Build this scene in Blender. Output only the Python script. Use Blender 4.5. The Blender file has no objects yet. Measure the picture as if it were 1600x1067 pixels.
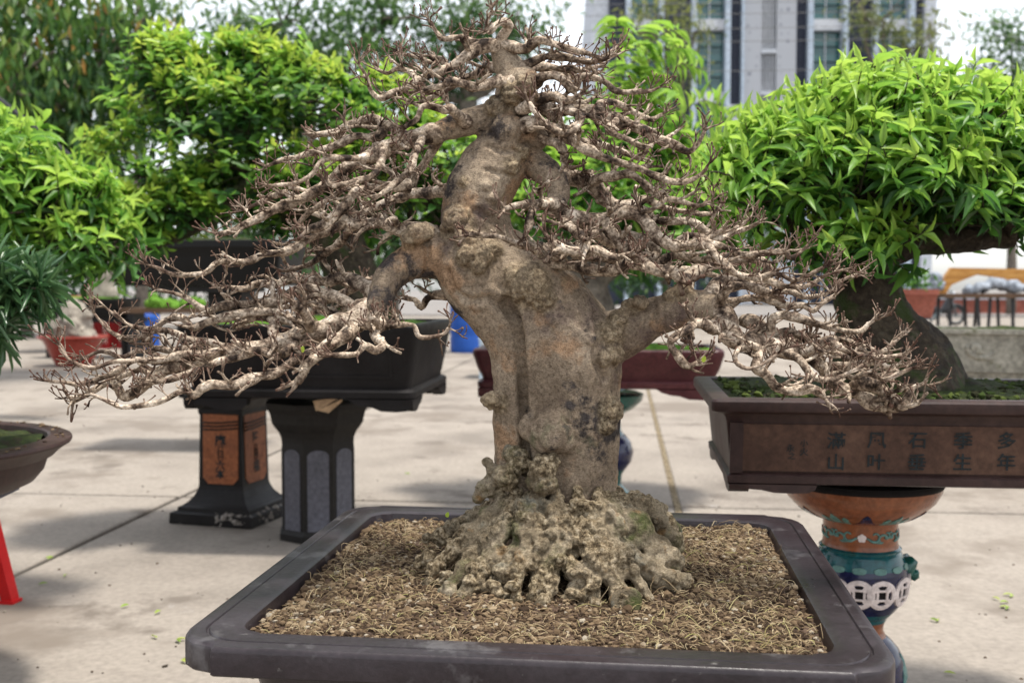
import bpy, math, random
import numpy as np
from mathutils import Vector
from mathutils.geometry import tessellate_polygon

random.seed(11)
RNG = np.random.default_rng(11)
SC = bpy.context.scene
COL = SC.collection
R = math.radians

# ------------------------------------------------------------------ camera
F_PX = 1670.0
CAM_H = 1.1
PITCH = math.atan(83.5 / F_PX)
cam_data = bpy.data.cameras.new('camera')
cam = bpy.data.objects.new('camera', cam_data)
COL.objects.link(cam)
cam.location = (0, 0, CAM_H)
cam.rotation_euler = (R(90) - PITCH, 0, 0)
cam_data.sensor_width = 36.0
cam_data.lens = F_PX / 1600 * 36.0
cam_data.clip_start = 0.05
cam_data.clip_end = 600
cam_data.dof.use_dof = True
cam_data.dof.focus_distance = 1.72
cam_data.dof.aperture_fstop = 5.4
SC.camera = cam

# ------------------------------------------------------------------ sky, sun, exposure
SUN_EL, SUN_AZ = R(76), R(118)
w = bpy.data.worlds.new('World')
SC.world = w
w.use_nodes = True
nt = w.node_tree
nt.nodes.clear()
sky = nt.nodes.new('ShaderNodeTexSky')
sky.sky_type = 'NISHITA'
sky.sun_disc = False
sky.sun_elevation = SUN_EL
sky.sun_rotation = SUN_AZ
sky.air_density = 1.0
sky.dust_density = 1.5
sky.ozone_density = 1.0
hsv = nt.nodes.new('ShaderNodeHueSaturation')      # thin bright haze takes most of the blue out
hsv.inputs['Saturation'].default_value = 0.25
bg = nt.nodes.new('ShaderNodeBackground')
bg.inputs['Strength'].default_value = 0.15
wo = nt.nodes.new('ShaderNodeOutputWorld')
nt.links.new(sky.outputs[0], hsv.inputs['Color'])
nt.links.new(hsv.outputs[0], bg.inputs[0])
nt.links.new(bg.outputs[0], wo.inputs[0])
sun_data = bpy.data.lights.new('sun', 'SUN')
sun_data.energy = 2.4
sun_data.angle = R(6)
sun_data.color = (1.0, 0.95, 0.87)
sun = bpy.data.objects.new('sun', sun_data)
COL.objects.link(sun)
sd = Vector((math.sin(SUN_AZ) * math.cos(SUN_EL), math.cos(SUN_AZ) * math.cos(SUN_EL), math.sin(SUN_EL)))
sun.rotation_euler = sd.to_track_quat('Z', 'Y').to_euler()
SC.view_settings.view_transform = 'Standard'
SC.view_settings.look = 'None'
SC.view_settings.gamma = 1.0
SC.view_settings.use_curve_mapping = False
SC.view_settings.exposure = 1.15
SC.cycles.max_bounces = 7
SC.cycles.transparent_max_bounces = 4
SC.cycles.use_denoising = True

# ------------------------------------------------------------------ where a point of the place lies
def ray(x, y):
    u = (x - 800) / F_PX
    v = (533.5 - y) / F_PX
    c, s = math.cos(PITCH), math.sin(PITCH)
    return np.array([u, c + v * s, v * c - s])

def at(x, y, depth):
    d = ray(x, y)
    return d * (depth / d[1]) + np.array([0, 0, CAM_H])

def on_plane(x, y, z=0.0):
    d = ray(x, y)
    return d * ((z - CAM_H) / d[2]) + np.array([0, 0, CAM_H])

# ------------------------------------------------------------------ numpy noise
def _hash(i, j, k, seed):
    h = (i.astype(np.int64) * 374761393 + j.astype(np.int64) * 668265263 + k.astype(np.int64) * 2147483647 + seed * 974634777) & 0xFFFFFFFF
    h = ((h ^ (h >> 13)) * 1274126177) & 0xFFFFFFFF
    h = ((h ^ (h >> 16)) * 2246822519) & 0xFFFFFFFF
    return ((h ^ (h >> 15)) & 0xFFFFFF) / float(0xFFFFFF)

def vnoise(P, scale, seed=0):
    p = np.asarray(P) * scale
    i = np.floor(p).astype(np.int64)
    f = p - i
    f = f * f * (3 - 2 * f)
    out = 0
    for a in (0, 1):
        for b in (0, 1):
            for c in (0, 1):
                wgt = (f[:, 0] if a else 1 - f[:, 0]) * (f[:, 1] if b else 1 - f[:, 1]) * (f[:, 2] if c else 1 - f[:, 2])
                out = out + wgt * _hash(i[:, 0] + a, i[:, 1] + b, i[:, 2] + c, seed)
    return out * 2 - 1

def fbm(P, scale, octaves=3, seed=0):
    o, a, t = 0, 1.0, 0
    for k in range(octaves):
        o = o + a * vnoise(P, scale * 2 ** k, seed + k)
        t += a
        a *= .5
    return o / t

def cells(P, scale, seed=0):
    """distance to the nearest feature point (knobbly crust)"""
    p = np.asarray(P) * scale
    i = np.floor(p).astype(np.int64)
    best = np.full(len(p), 9.0)
    for a in (-1, 0, 1):
        for b in (-1, 0, 1):
            for c in (-1, 0, 1):
                q = i + np.array([a, b, c])
                fx = q[:, 0] + _hash(q[:, 0], q[:, 1], q[:, 2], seed)
                fy = q[:, 1] + _hash(q[:, 0], q[:, 1], q[:, 2], seed + 7)
                fz = q[:, 2] + _hash(q[:, 0], q[:, 1], q[:, 2], seed + 13)
                d = (p[:, 0] - fx) ** 2 + (p[:, 1] - fy) ** 2 + (p[:, 2] - fz) ** 2
                best = np.minimum(best, d)
    return np.sqrt(best)

# ------------------------------------------------------------------ mesh building
def nrm(v):
    v = np.asarray(v, float)
    l = np.linalg.norm(v)
    return v / l if l > 1e-12 else v

class MB:
    def __init__(s):
        s.v, s.q, s.t, s.a, s.n = [], [], [], [], 0
    def add(s, v, q=None, t=None, a=0.0):
        v = np.asarray(v, float).reshape(-1, 3)
        if q is not None and len(q):
            s.q.append(np.asarray(q, np.int64).reshape(-1, 4) + s.n)
        if t is not None and len(t):
            s.t.append(np.asarray(t, np.int64).reshape(-1, 3) + s.n)
        s.v.append(v)
        s.a.append(np.full(len(v), a) if np.isscalar(a) else np.asarray(a, float))
        s.n += len(v)
    def box(s, c, size, rz=0.0, taper=1.0):
        x, y, z = np.asarray(size) / 2
        v = np.array([[sx * x * k, sy * y * k, sz * z] for sz, k in ((-1, 1), (1, taper)) for sx, sy in ((-1, -1), (1, -1), (1, 1), (-1, 1))])
        if rz:
            ca, sa = math.cos(rz), math.sin(rz)
            v = np.c_[v[:, 0] * ca - v[:, 1] * sa, v[:, 0] * sa + v[:, 1] * ca, v[:, 2]]
        s.add(v + np.asarray(c), [[3, 2, 1, 0], [4, 5, 6, 7], [0, 1, 5, 4], [1, 2, 6, 5], [2, 3, 7, 6], [3, 0, 4, 7]])
        return s
    def bar(s, a, b, w, h=None):
        """square bar from a to b"""
        a, b = np.asarray(a, float), np.asarray(b, float)
        d = nrm(b - a)
        u = nrm(np.cross(d, [0, 0, 1])) if abs(d[2]) < .95 else np.array([1., 0, 0])
        v = nrm(np.cross(u, d))
        h = w if h is None else h
        pts = [p + u * sx * w / 2 + v * sy * h / 2 for p in (a, b) for sx, sy in ((-1, -1), (1, -1), (1, 1), (-1, 1))]
        s.add(pts, [[3, 2, 1, 0], [4, 5, 6, 7], [0, 1, 5, 4], [1, 2, 6, 5], [2, 3, 7, 6], [3, 0, 4, 7]])
        return s
    def tube(s, path, rad, sides=8, a=0.0, cap=True, lump=0.0, seed=0):
        P = np.asarray(path, float)
        n = len(P)
        rad = np.full(n, rad) if np.isscalar(rad) else np.asarray(rad, float)
        T = np.gradient(P, axis=0)
        T /= np.maximum(np.linalg.norm(T, axis=1, keepdims=True), 1e-9)
        ref = np.array([0, 0, 1.]) if abs(T[0][2]) < .9 else np.array([1., 0, 0])
        u = nrm(np.cross(T[0], ref))
        ang = np.linspace(0, 2 * math.pi, sides, endpoint=False)
        ca, sa = np.cos(ang)[:, None], np.sin(ang)[:, None]
        V = np.empty((n, sides, 3))
        for i in range(n):
            u = u - T[i] * np.dot(u, T[i])
            l = np.linalg.norm(u)
            u = u / l if l > 1e-6 else nrm(np.cross(T[i], [.3, .5, .8]))
            w_ = np.cross(T[i], u)
            V[i] = P[i] + rad[i] * (ca * u + sa * w_)
        if lump:
            flat = V.reshape(-1, 3)
            k = vnoise(flat, .55 / max(rad.mean(), 1e-4), seed)
            flat = flat + (flat - np.repeat(P, sides, 0)) * (lump * k)[:, None]
            V = flat.reshape(n, sides, 3)
        i = np.arange(n - 1)[:, None] * sides
        j = np.arange(sides)[None, :]
        jn = (j + 1) % sides
        q = np.stack([i + j, i + jn, i + sides + jn, i + sides + j], -1).reshape(-1, 4)
        aa = a if np.isscalar(a) else np.repeat(np.asarray(a, float), sides)
        if cap:
            v = np.vstack([V.reshape(-1, 3), P[0], P[-1] + T[-1] * rad[-1] * .5])
            c0, c1 = n * sides, n * sides + 1
            jj = np.arange(sides)
            t0 = np.stack([(jj + 1) % sides, jj, np.full(sides, c0)], -1)
            t1 = np.stack([(n - 1) * sides + jj, (n - 1) * sides + (jj + 1) % sides, np.full(sides, c1)], -1)
            if not np.isscalar(aa):
                aa = np.r_[aa, aa[0], aa[-1]]
            s.add(v, q, np.vstack([t0, t1]), aa)
        else:
            s.add(V.reshape(-1, 3), q, None, aa)
        return s
    def loft(s, rings, cap0=False, cap1=False, a=0.0):
        n = len(rings[0])
        V = np.vstack([np.asarray(r, float) for r in rings])
        i = np.arange(len(rings) - 1)[:, None] * n
        j = np.arange(n)[None, :]
        jn = (j + 1) % n
        q = np.stack([i + j, i + jn, i + n + jn, i + n + j], -1).reshape(-1, 4)
        t = []
        jj = np.arange(n)
        if cap0:
            V = np.vstack([V, np.mean(rings[0], axis=0)])
            t.append(np.stack([(jj + 1) % n, jj, np.full(n, len(V) - 1)], -1))
        if cap1:
            V = np.vstack([V, np.mean(rings[-1], axis=0)])
            b = (len(rings) - 1) * n
            t.append(np.stack([b + jj, b + (jj + 1) % n, np.full(n, len(V) - 1)], -1))
        s.add(V, q, np.vstack(t) if t else None, a)
        return s
    def lathe(s, prof, c=(0, 0, 0), sides=32, ripple=None):
        ang = np.linspace(0, 2 * math.pi, sides, endpoint=False)
        rings = [np.c_[r * np.cos(ang), r * np.sin(ang), np.full(sides, z)] + np.asarray(c) for r, z in prof]
        return s.loft(rings, True, True)
    def prism(s, poly, o, ux, uy, th):
        """flat outline poly (2D, counter-clockwise) in plane (ux, uy) at o, thickness th along the normal"""
        o, ux, uy = (np.asarray(k, float) for k in (o, ux, uy))
        nz = nrm(np.cross(ux, uy))
        P = np.array([o + ux * a + uy * b for a, b in poly])
        n = len(P)
        t = np.array(tessellate_polygon([[Vector((a, b, 0)) for a, b in poly]]))
        V = np.vstack([P, P + nz * th])
        j = np.arange(n)
        jn = (j + 1) % n
        q = np.stack([j, jn, n + jn, n + j], -1)
        def orient(tt):
            out = []
            for a, b, c in tt:
                ar = (poly[b][0] - poly[a][0]) * (poly[c][1] - poly[a][1]) - (poly[c][0] - poly[a][0]) * (poly[b][1] - poly[a][1])
                out.append((a, b, c) if ar > 0 else (a, c, b))
            return np.array(out)
        t = orient(t)
        s.add(V, q, np.vstack([t + n, t[:, ::-1]]))
        return s
    def blob(s, c, r, sub=1, jit=0.25, squash=(1, 1, 1), a=0.0):
        v, t = ICO[sub]
        k = 1 + jit * (RNG.random(len(v)) - .5) * 2
        s.add(v * k[:, None] * r * np.asarray(squash) + np.asarray(c), None, t, a)
        return s
    def mesh(s, name, smooth=True):
        V = np.vstack(s.v)
        Q = np.vstack(s.q) if s.q else np.zeros((0, 4), np.int64)
        T = np.vstack(s.t) if s.t else np.zeros((0, 3), np.int64)
        me = bpy.data.meshes.new(name)
        me.vertices.add(len(V))
        me.vertices.foreach_set('co', V.astype(np.float32).ravel())
        nl = Q.size + T.size
        me.loops.add(nl)
        me.loops.foreach_set('vertex_index', np.r_[Q.ravel(), T.ravel()].astype(np.int32))
        me.polygons.add(len(Q) + len(T))
        st = np.r_[np.arange(len(Q)) * 4, Q.size + np.arange(len(T)) * 3].astype(np.int32)
        me.polygons.foreach_set('loop_start', st)
        me.update(calc_edges=True)
        me.polygons.foreach_set('use_smooth', np.full(len(Q) + len(T), smooth))
        A = np.concatenate(s.a)
        if np.any(A != 0):
            at_ = me.attributes.new('tone', 'FLOAT', 'POINT')
            at_.data.foreach_set('value', A.astype(np.float32))
        me.update()
        return me
    def build(s, name, mat_, parent=None, smooth=False, angle=None, **tags):
        return obj(name, s.mesh(name, smooth or angle is not None), mat_, parent, angle=angle, **tags)

def _ico(sub):
    import bmesh
    bm = bmesh.new()
    bmesh.ops.create_icosphere(bm, subdivisions=sub, radius=1)
    v = np.array([x.co[:] for x in bm.verts])
    t = np.array([[k.index for k in f.verts] for f in bm.faces])
    bm.free()
    return v, t
ICO = {1: _ico(1), 2: _ico(2), 3: _ico(3)}

def obj(name, me, mat_=None, parent=None, angle=None, loc=None, rz=None, **tags):
    o = bpy.data.objects.new(name, me)
    COL.objects.link(o)
    if parent is not None:
        o.parent = parent
    if mat_ is not None and me is not None and not me.materials:
        me.materials.append(mat_)
    if angle is not None:
        sharpen(me, angle)
    if loc is not None:
        o.location = loc
    if rz is not None:
        o.rotation_euler = (0, 0, rz)
    for k, v in tags.items():
        o[k] = v
    return o

def sharpen(me, deg):
    try:
        me.set_sharp_from_angle(angle=R(deg))
    except Exception:
        pass

def thing(name, label, category, loc=(0, 0, 0), rz=0.0, group=None):
    o = bpy.data.objects.new(name, None)
    COL.objects.link(o)
    o.empty_display_size = .05
    o.location = loc
    o.rotation_euler = (0, 0, rz)
    o['label'] = label
    o['category'] = category
    if group:
        o['group'] = group
    return o

def copy_tree(src, parent=None):
    c = src.copy()
    COL.objects.link(c)
    c.parent = parent
    for ch in list(src.children):
        copy_tree(ch, c)
    return c

def catmull(pts, step):
    """smooth resample of control points (any number of columns; first three are xyz)"""
    P = np.asarray(pts, float)
    if len(P) < 3:
        n = max(2, int(np.linalg.norm(P[-1, :3] - P[0, :3]) / step) + 1)
        k = np.linspace(0, 1, n)[:, None]
        return P[0] * (1 - k) + P[-1] * k
    Q = np.vstack([2 * P[0] - P[1], P, 2 * P[-1] - P[-2]])
    out = []
    for i in range(1, len(Q) - 2):
        n = max(1, int(round(np.linalg.norm(Q[i + 1, :3] - Q[i, :3]) / step)))
        for k in np.arange(n) / n:
            a, b, c, d = Q[i - 1], Q[i], Q[i + 1], Q[i + 2]
            out.append(.5 * (2 * b + (c - a) * k + (2 * a - 5 * b + 4 * c - d) * k ** 2 + (3 * b - a - 3 * c + d) * k ** 3))
    out.append(P[-1])
    return np.array(out)

def baked(me, mods):
    """run modifiers on a mesh and return the result"""
    o = bpy.data.objects.new('bake', me)
    COL.objects.link(o)
    for typ, kw in mods:
        m = o.modifiers.new(typ, typ)
        for k, v in kw.items():
            setattr(m, k, v)
    dg = bpy.context.evaluated_depsgraph_get()
    out = bpy.data.meshes.new_from_object(o.evaluated_get(dg))
    bpy.data.objects.remove(o)
    return out

def get_co(me):
    a = np.empty(len(me.vertices) * 3, np.float32)
    me.vertices.foreach_get('co', a)
    return a.reshape(-1, 3).astype(float)

def get_no(me):
    a = np.empty(len(me.vertices) * 3, np.float32)
    me.vertices.foreach_get('normal', a)
    return a.reshape(-1, 3).astype(float)

def set_co(me, P):
    me.vertices.foreach_set('co', np.asarray(P, np.float32).ravel())
    me.polygons.foreach_set('use_smooth', np.full(len(me.polygons), True))
    me.update()

# ------------------------------------------------------------------ materials
def ramp_node(nt, cols, stops=None):
    r = nt.nodes.new('ShaderNodeValToRGB')
    e = r.color_ramp.elements
    n = len(cols)
    stops = stops or [.32 + .36 * i / max(1, n - 1) for i in range(n)]
    while len(e) < n:
        e.new(.5)
    for i in range(n):
        e[i].position = stops[i]
        e[i].color = (*cols[i], 1)
    return r

def mat(name, cols, scale=8.0, rough=.7, bump=.2, bscale=60.0, detail=8.0, spec=.22, metal=0.0, stops=None,
        fine=.25, coord='Object', stretch=None, coat=0.0, bdist=.004, spots=None, rvar=.12):
    m = bpy.data.materials.new(name)
    m.use_nodes = True
    nt = m.node_tree
    b = nt.nodes['Principled BSDF']
    tc = nt.nodes.new('ShaderNodeTexCoord')
    if coord == 'World':
        vec = nt.nodes.new('ShaderNodeNewGeometry').outputs['Position']
    else:
        vec = tc.outputs[coord]
    if stretch:
        mp = nt.nodes.new('ShaderNodeMapping')
        mp.inputs['Scale'].default_value = stretch
        nt.links.new(vec, mp.inputs[0])
        vec = mp.outputs[0]
    n1 = nt.nodes.new('ShaderNodeTexNoise')
    n1.inputs['Scale'].default_value = scale
    n1.inputs['Detail'].default_value = detail
    n1.inputs['Roughness'].default_value = .6
    nt.links.new(vec, n1.inputs['Vector'])
    rp = ramp_node(nt, cols, stops)
    nt.links.new(n1.outputs[0], rp.inputs[0])
    col = rp.outputs[0]
    n2 = nt.nodes.new('ShaderNodeTexNoise')
    n2.inputs['Scale'].default_value = bscale
    n2.inputs['Detail'].default_value = 6
    n2.inputs['Roughness'].default_value = .65
    nt.links.new(vec, n2.inputs['Vector'])
    if fine:
        r2 = ramp_node(nt, [(1 - fine,) * 3, (1 + fine,) * 3], [.35, .65])
        nt.links.new(n2.outputs[0], r2.inputs[0])
        mx = nt.nodes.new('ShaderNodeMix')
        mx.data_type = 'RGBA'
        mx.blend_type = 'MULTIPLY'
        mx.inputs[0].default_value = 1
        nt.links.new(col, mx.inputs[6])
        nt.links.new(r2.outputs[0], mx.inputs[7])
        col = mx.outputs[2]
    if spots:                      # (colour, scale, threshold)
        for sc_, sscale, sth in spots:
            n3 = nt.nodes.new('ShaderNodeTexNoise')
            n3.inputs['Scale'].default_value = sscale
            n3.inputs['Detail'].default_value = 5
            n3.inputs['Roughness'].default_value = .65
            mp3 = nt.nodes.new('ShaderNodeMapping')
            mp3.inputs['Location'].default_value = (sscale * .37, sscale * 1.3, 4.1 + sth * 9)
            nt.links.new(vec, mp3.inputs[0])
            nt.links.new(mp3.outputs[0], n3.inputs['Vector'])
            r3 = ramp_node(nt, [(0, 0, 0), (1, 1, 1)], [sth, sth + .09])
            nt.links.new(n3.outputs[0], r3.inputs[0])
            mx = nt.nodes.new('ShaderNodeMix')
            mx.data_type = 'RGBA'
            nt.links.new(r3.outputs[0], mx.inputs[0])
            nt.links.new(col, mx.inputs[6])
            mx.inputs[7].default_value = (*sc_, 1)
            col = mx.outputs[2]
    nt.links.new(col, b.inputs['Base Color'])
    if rvar:
        mr = nt.nodes.new('ShaderNodeMapRange')
        mr.inputs[1].default_value, mr.inputs[2].default_value = .3, .7
        mr.inputs[3].default_value, mr.inputs[4].default_value = max(.05, rough - rvar), min(1, rough + rvar)
        nt.links.new(n1.outputs[0], mr.inputs[0])
        nt.links.new(mr.outputs[0], b.inputs['Roughness'])
    else:
        b.inputs['Roughness'].default_value = rough
    b.inputs['Specular IOR Level'].default_value = spec
    b.inputs['Metallic'].default_value = metal
    b.inputs['Coat Weight'].default_value = coat
    if bump:
        bp = nt.nodes.new('ShaderNodeBump')
        bp.inputs['Strength'].default_value = bump
        bp.inputs['Distance'].default_value = bdist
        nt.links.new(n2.outputs[0], bp.inputs['Height'])
        nt.links.new(bp.outputs[0], b.inputs['Normal'])
    return m

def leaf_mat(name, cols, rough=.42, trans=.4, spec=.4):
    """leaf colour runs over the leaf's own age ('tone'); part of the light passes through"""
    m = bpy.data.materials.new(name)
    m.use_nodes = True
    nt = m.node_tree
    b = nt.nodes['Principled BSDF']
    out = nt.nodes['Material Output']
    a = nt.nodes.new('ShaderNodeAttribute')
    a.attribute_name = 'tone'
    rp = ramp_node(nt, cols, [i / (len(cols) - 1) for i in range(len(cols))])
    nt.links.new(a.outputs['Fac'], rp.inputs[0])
    nt.links.new(rp.outputs[0], b.inputs['Base Color'])
    b.inputs['Roughness'].default_value = rough
    b.inputs['Specular IOR Level'].default_value = spec
    tr = nt.nodes.new('ShaderNodeBsdfTranslucent')
    hs = nt.nodes.new('ShaderNodeHueSaturation')
    hs.inputs['Value'].default_value = 1.35
    hs.inputs['Hue'].default_value = .49
    nt.links.new(rp.outputs[0], hs.inputs['Color'])
    nt.links.new(hs.outputs[0], tr.inputs[0])
    mx = nt.nodes.new('ShaderNodeMixShader')
    mx.inputs[0].default_value = trans
    nt.links.new(b.outputs[0], mx.inputs[1])
    nt.links.new(tr.outputs[0], mx.inputs[2])
    nt.links.new(mx.outputs[0], out.inputs[0])
    return m

def twig_mat(name):
    """bark: pale ringed bark on old wood, brown skin on young shoots (tone 1)"""
    m = bpy.data.materials.new(name)
    m.use_nodes = True
    nt = m.node_tree
    b = nt.nodes['Principled BSDF']
    tc = nt.nodes.new('ShaderNodeTexCoord')
    n1 = nt.nodes.new('ShaderNodeTexNoise')
    n1.inputs['Scale'].default_value = 38
    n1.inputs['Detail'].default_value = 6
    n1.inputs['Roughness'].default_value = .65
    nt.links.new(tc.outputs['Object'], n1.inputs['Vector'])
    r1 = ramp_node(nt, [(.032, .023, .018), (.155, .115, .086), (.41, .34, .265), (.64, .565, .475)], [.375, .455, .55, .68])
    nt.links.new(n1.outputs[0], r1.inputs[0])
    n2 = nt.nodes.new('ShaderNodeTexNoise')
    n2.inputs['Scale'].default_value = 260
    n2.inputs['Detail'].default_value = 4
    nt.links.new(tc.outputs['Object'], n2.inputs['Vector'])
    r2 = ramp_node(nt, [(.5, .47, .44), (1.3, 1.26, 1.22)], [.36, .62])
    nt.links.new(n2.outputs[0], r2.inputs[0])
    mx = nt.nodes.new('ShaderNodeMix')
    mx.data_type, mx.blend_type = 'RGBA', 'MULTIPLY'
    mx.inputs[0].default_value = 1
    nt.links.new(r1.outputs[0], mx.inputs[6])
    nt.links.new(r2.outputs[0], mx.inputs[7])
    a = nt.nodes.new('ShaderNodeAttribute')
    a.attribute_name = 'tone'
    r3 = ramp_node(nt, [(.12, .068, .048), (.062, .03, .022)], [.35, .7])
    nt.links.new(n2.outputs[0], r3.inputs[0])
    mx2 = nt.nodes.new('ShaderNodeMix')
    mx2.data_type = 'RGBA'
    nt.links.new(a.outputs['Fac'], mx2.inputs[0])
    nt.links.new(mx.outputs[2], mx2.inputs[6])
    nt.links.new(r3.outputs[0], mx2.inputs[7])
    nt.links.new(mx2.outputs[2], b.inputs['Base Color'])
    b.inputs['Roughness'].default_value = .75
    b.inputs['Specular IOR Level'].default_value = .12
    bp = nt.nodes.new('ShaderNodeBump')
    bp.inputs['Strength'].default_value = .5
    bp.inputs['Distance'].default_value = .002
    nt.links.new(n2.outputs[0], bp.inputs['Height'])
    nt.links.new(bp.outputs[0], b.inputs['Normal'])
    return m

MT = {}
MT['concrete'] = mat('concrete', [(.176, .153, .129), (.229, .200, .170), (.268, .236, .201), (.219, .193, .165)], scale=1.1, rough=.85, bump=.25, bscale=38,
                     fine=.14, coord='World', spots=[((.175, .148, .122), .8, .54), ((.150, .127, .106), 2.3, .58), ((.30, .28, .26), 5.0, .68), ((.09, .075, .063), 34.0, .72)])
MT['joint'] = mat('joint', [(.025, .022, .02), (.06, .05, .042)], scale=30, rough=.95, bump=.4)
MT['gravel_joint'] = mat('gravel_joint', [(.10, .08, .055), (.26, .21, .14), (.36, .30, .2)], scale=90, rough=.95, bump=.6)
MT['pot_dark'] = mat('pot_dark', [(.006, .005, .005), (.010, .0085, .0085), (.016, .014, .014)], scale=5, rough=.55, bump=.12, bscale=90, spec=.16, fine=.2,
                     spots=[((.045, .04, .038), 14, .68)])
MT['pot_main'] = mat('pot_main', [(.0145, .0098, .0112), (.0215, .0155, .0178), (.036, .0285, .0325)], scale=6, rough=.36, bump=.14, bscale=120, spec=.40, fine=.2, rvar=.1,
                     spots=[((.075, .068, .07), 9, .57), ((.15, .14, .13), 30, .66), ((.22, .21, .2), 70, .70)])
MT['pot_black'] = mat('pot_black', [(.004, .004, .004), (.007, .007, .007)], scale=5, rough=.5, bump=.1)
MT['pot_brown'] = mat('pot_brown', [(.022, .011, .010), (.034, .017, .0145), (.048, .027, .023)], scale=5, rough=.5, bump=.12, spec=.3, spots=[((.06, .046, .043), 12, .68)])
MT['pot_panel'] = mat('pot_panel', [(.05, .025, .017), (.075, .039, .026), (.10, .056, .038)], scale=7, rough=.65, bump=.15)
MT['pot_maroon'] = mat('pot_maroon', [(.035, .009, .011), (.058, .015, .017), (.078, .024, .025)], scale=5, rough=.42, bump=.1, spots=[((.13, .09, .085), 12, .70)])
MT['ink'] = mat('ink', [(.008, .011, .013), (.018, .024, .026)], scale=40, rough=.6, bump=0)
MT['terracotta'] = mat('terracotta', [(.20, .06, .04), (.27, .085, .058), (.31, .11, .08)], scale=5, rough=.6, bump=.12)
MT['red_glaze'] = mat('red_glaze', [(.22, .035, .025), (.30, .055, .04)], scale=4, rough=.3, bump=.05)
MT['red_plastic'] = mat('red_plastic', [(.48, .012, .014), (.58, .02, .02)], scale=3, rough=.35, bump=.03, fine=.06)
MT['blue_plastic'] = mat('blue_plastic', [(.012, .06, .27), (.02, .085, .36)], scale=3, rough=.4, bump=.03, fine=.08)
MT['orange_tile'] = mat('orange_tile', [(.19, .058, .022), (.29, .10, .042), (.20, .07, .034)], scale=9, rough=.5, bump=.12, spots=[((.10, .03, .012), 12, .62)])
MT['stand_black'] = mat('stand_black', [(.008, .007, .007), (.016, .014, .0135)], scale=7, rough=.5, spec=.18, bump=.1, spots=[((.2, .19, .18), 22, .70)])
MT['chipped'] = mat('chipped', [(.16, .14, .12), (.30, .27, .24)], scale=25, rough=.9, bump=.6)
MT['slate'] = mat('slate', [(.075, .075, .09), (.10, .10, .12)], scale=4, rough=.55, bump=.08)
MT['slate_brown'] = mat('slate_brown', [(.009, .008, .0072), (.018, .016, .0145)], scale=6, rough=.6, bump=.15)
MT['cardboard'] = mat('cardboard', [(.36, .25, .16), (.44, .32, .21)], scale=8, rough=.85, bump=.1)
MT['glaze_orange'] = mat('glaze_orange', [(.17, .052, .022), (.26, .092, .038)], scale=8, rough=.3, bump=.06, coat=.3)
MT['glaze_teal'] = mat('glaze_teal', [(.006, .048, .062), (.011, .085, .095), (.014, .058, .055)], scale=12, rough=.22, bump=.06, coat=.4)
MT['glaze_pale_teal'] = mat('glaze_pale_teal', [(.075, .17, .155), (.13, .24, .21)], scale=14, rough=.3, bump=.06)
MT['glaze_navy'] = mat('glaze_navy', [(.008, .010, .035), (.016, .018, .06)], scale=8, rough=.2, bump=.05, coat=.4)
MT['glaze_white'] = mat('glaze_white', [(.55, .47, .45), (.66, .58, .55)], scale=14, rough=.35, bump=.05)
MT['glaze_green'] = mat('glaze_green', [(.006, .055, .045), (.014, .10, .08)], scale=9, rough=.22, bump=.06, coat=.4)
MT['hole_shade'] = mat('hole_shade', [(.006, .005, .005), (.012, .01, .01)], rough=.9, bump=0)  # near black, paints the shade inside openings and gaps
MT['soil'] = mat('soil', [(.030, .019, .013), (.075, .048, .032), (.12, .08, .055)], scale=55, rough=.95, bump=.8, bscale=220)
MT['crumb'] = None
MT['moss'] = mat('moss', [(.012, .016, .006), (.028, .042, .010), (.065, .075, .022)], scale=35, rough=.95, bump=.9, bscale=160, bdist=.01, spots=[((.03, .022, .014), 20, .55)])
MT['grass_bright'] = mat('grass_bright', [(.05, .13, .01), (.11, .25, .025), (.2, .34, .05)], scale=30, rough=.9, bump=.9, bscale=120, bdist=.02)
MT['bark_dark'] = mat('bark_dark', [(.022, .016, .012), (.045, .034, .024), (.085, .066, .046)], scale=22, rough=.9, bump=1.0, bscale=60, bdist=.012, fine=.4, spots=[((.035, .05, .014), 9, .50), ((.10, .085, .06), 26, .60)])
MT['bark_grey'] = mat('bark_grey', [(.06, .05, .04), (.13, .11, .09), (.2, .17, .14)], scale=14, rough=.9, bump=.7, bscale=70, bdist=.01)
MT['stone'] = mat('stone', [(.16, .14, .115), (.27, .24, .2), (.35, .31, .26)], scale=9, rough=.95, bump=.8, bscale=50, bdist=.01)
MT['planter_concrete'] = mat('planter_concrete', [(.15, .14, .115), (.26, .245, .205), (.34, .32, .27)], scale=5, rough=.95, bump=.5, bscale=40, spots=[((.10, .10, .05), 6, .6)])
MT['steel'] = mat('steel', [(.10, .12, .13), (.16, .19, .2)], scale=4, rough=.5, bump=.05, metal=.3)
MT['dark_metal'] = mat('dark_metal', [(.018, .018, .02), (.035, .035, .037)], scale=4, rough=.5, bump=.05)
MT['pale_blue_metal'] = mat('pale_blue_metal', [(.34, .43, .5), (.44, .52, .58)], scale=4, rough=.5, bump=.05)
MT['rubber'] = mat('rubber', [(.012, .012, .013), (.022, .022, .022)], scale=8, rough=.8, bump=.1)
MT['wood_orange'] = mat('wood_orange', [(.26, .11, .025), (.42, .20, .05), (.5, .27, .08)], scale=4, rough=.5, bump=.15, stretch=(1, 6, 6))
MT['wood_brown'] = mat('wood_brown', [(.07, .04, .024), (.13, .08, .05)], scale=5, rough=.7, bump=.2, stretch=(1, 6, 6))
MT['grey_cloth'] = mat('grey_cloth', [(.17, .19, .22), (.30, .33, .37)], scale=9, rough=.9, bump=.4, bscale=40)
MT['net_green'] = mat('net_green', [(.008, .10, .05), (.015, .15, .075)], scale=8, rough=.8, bump=.1)
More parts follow.
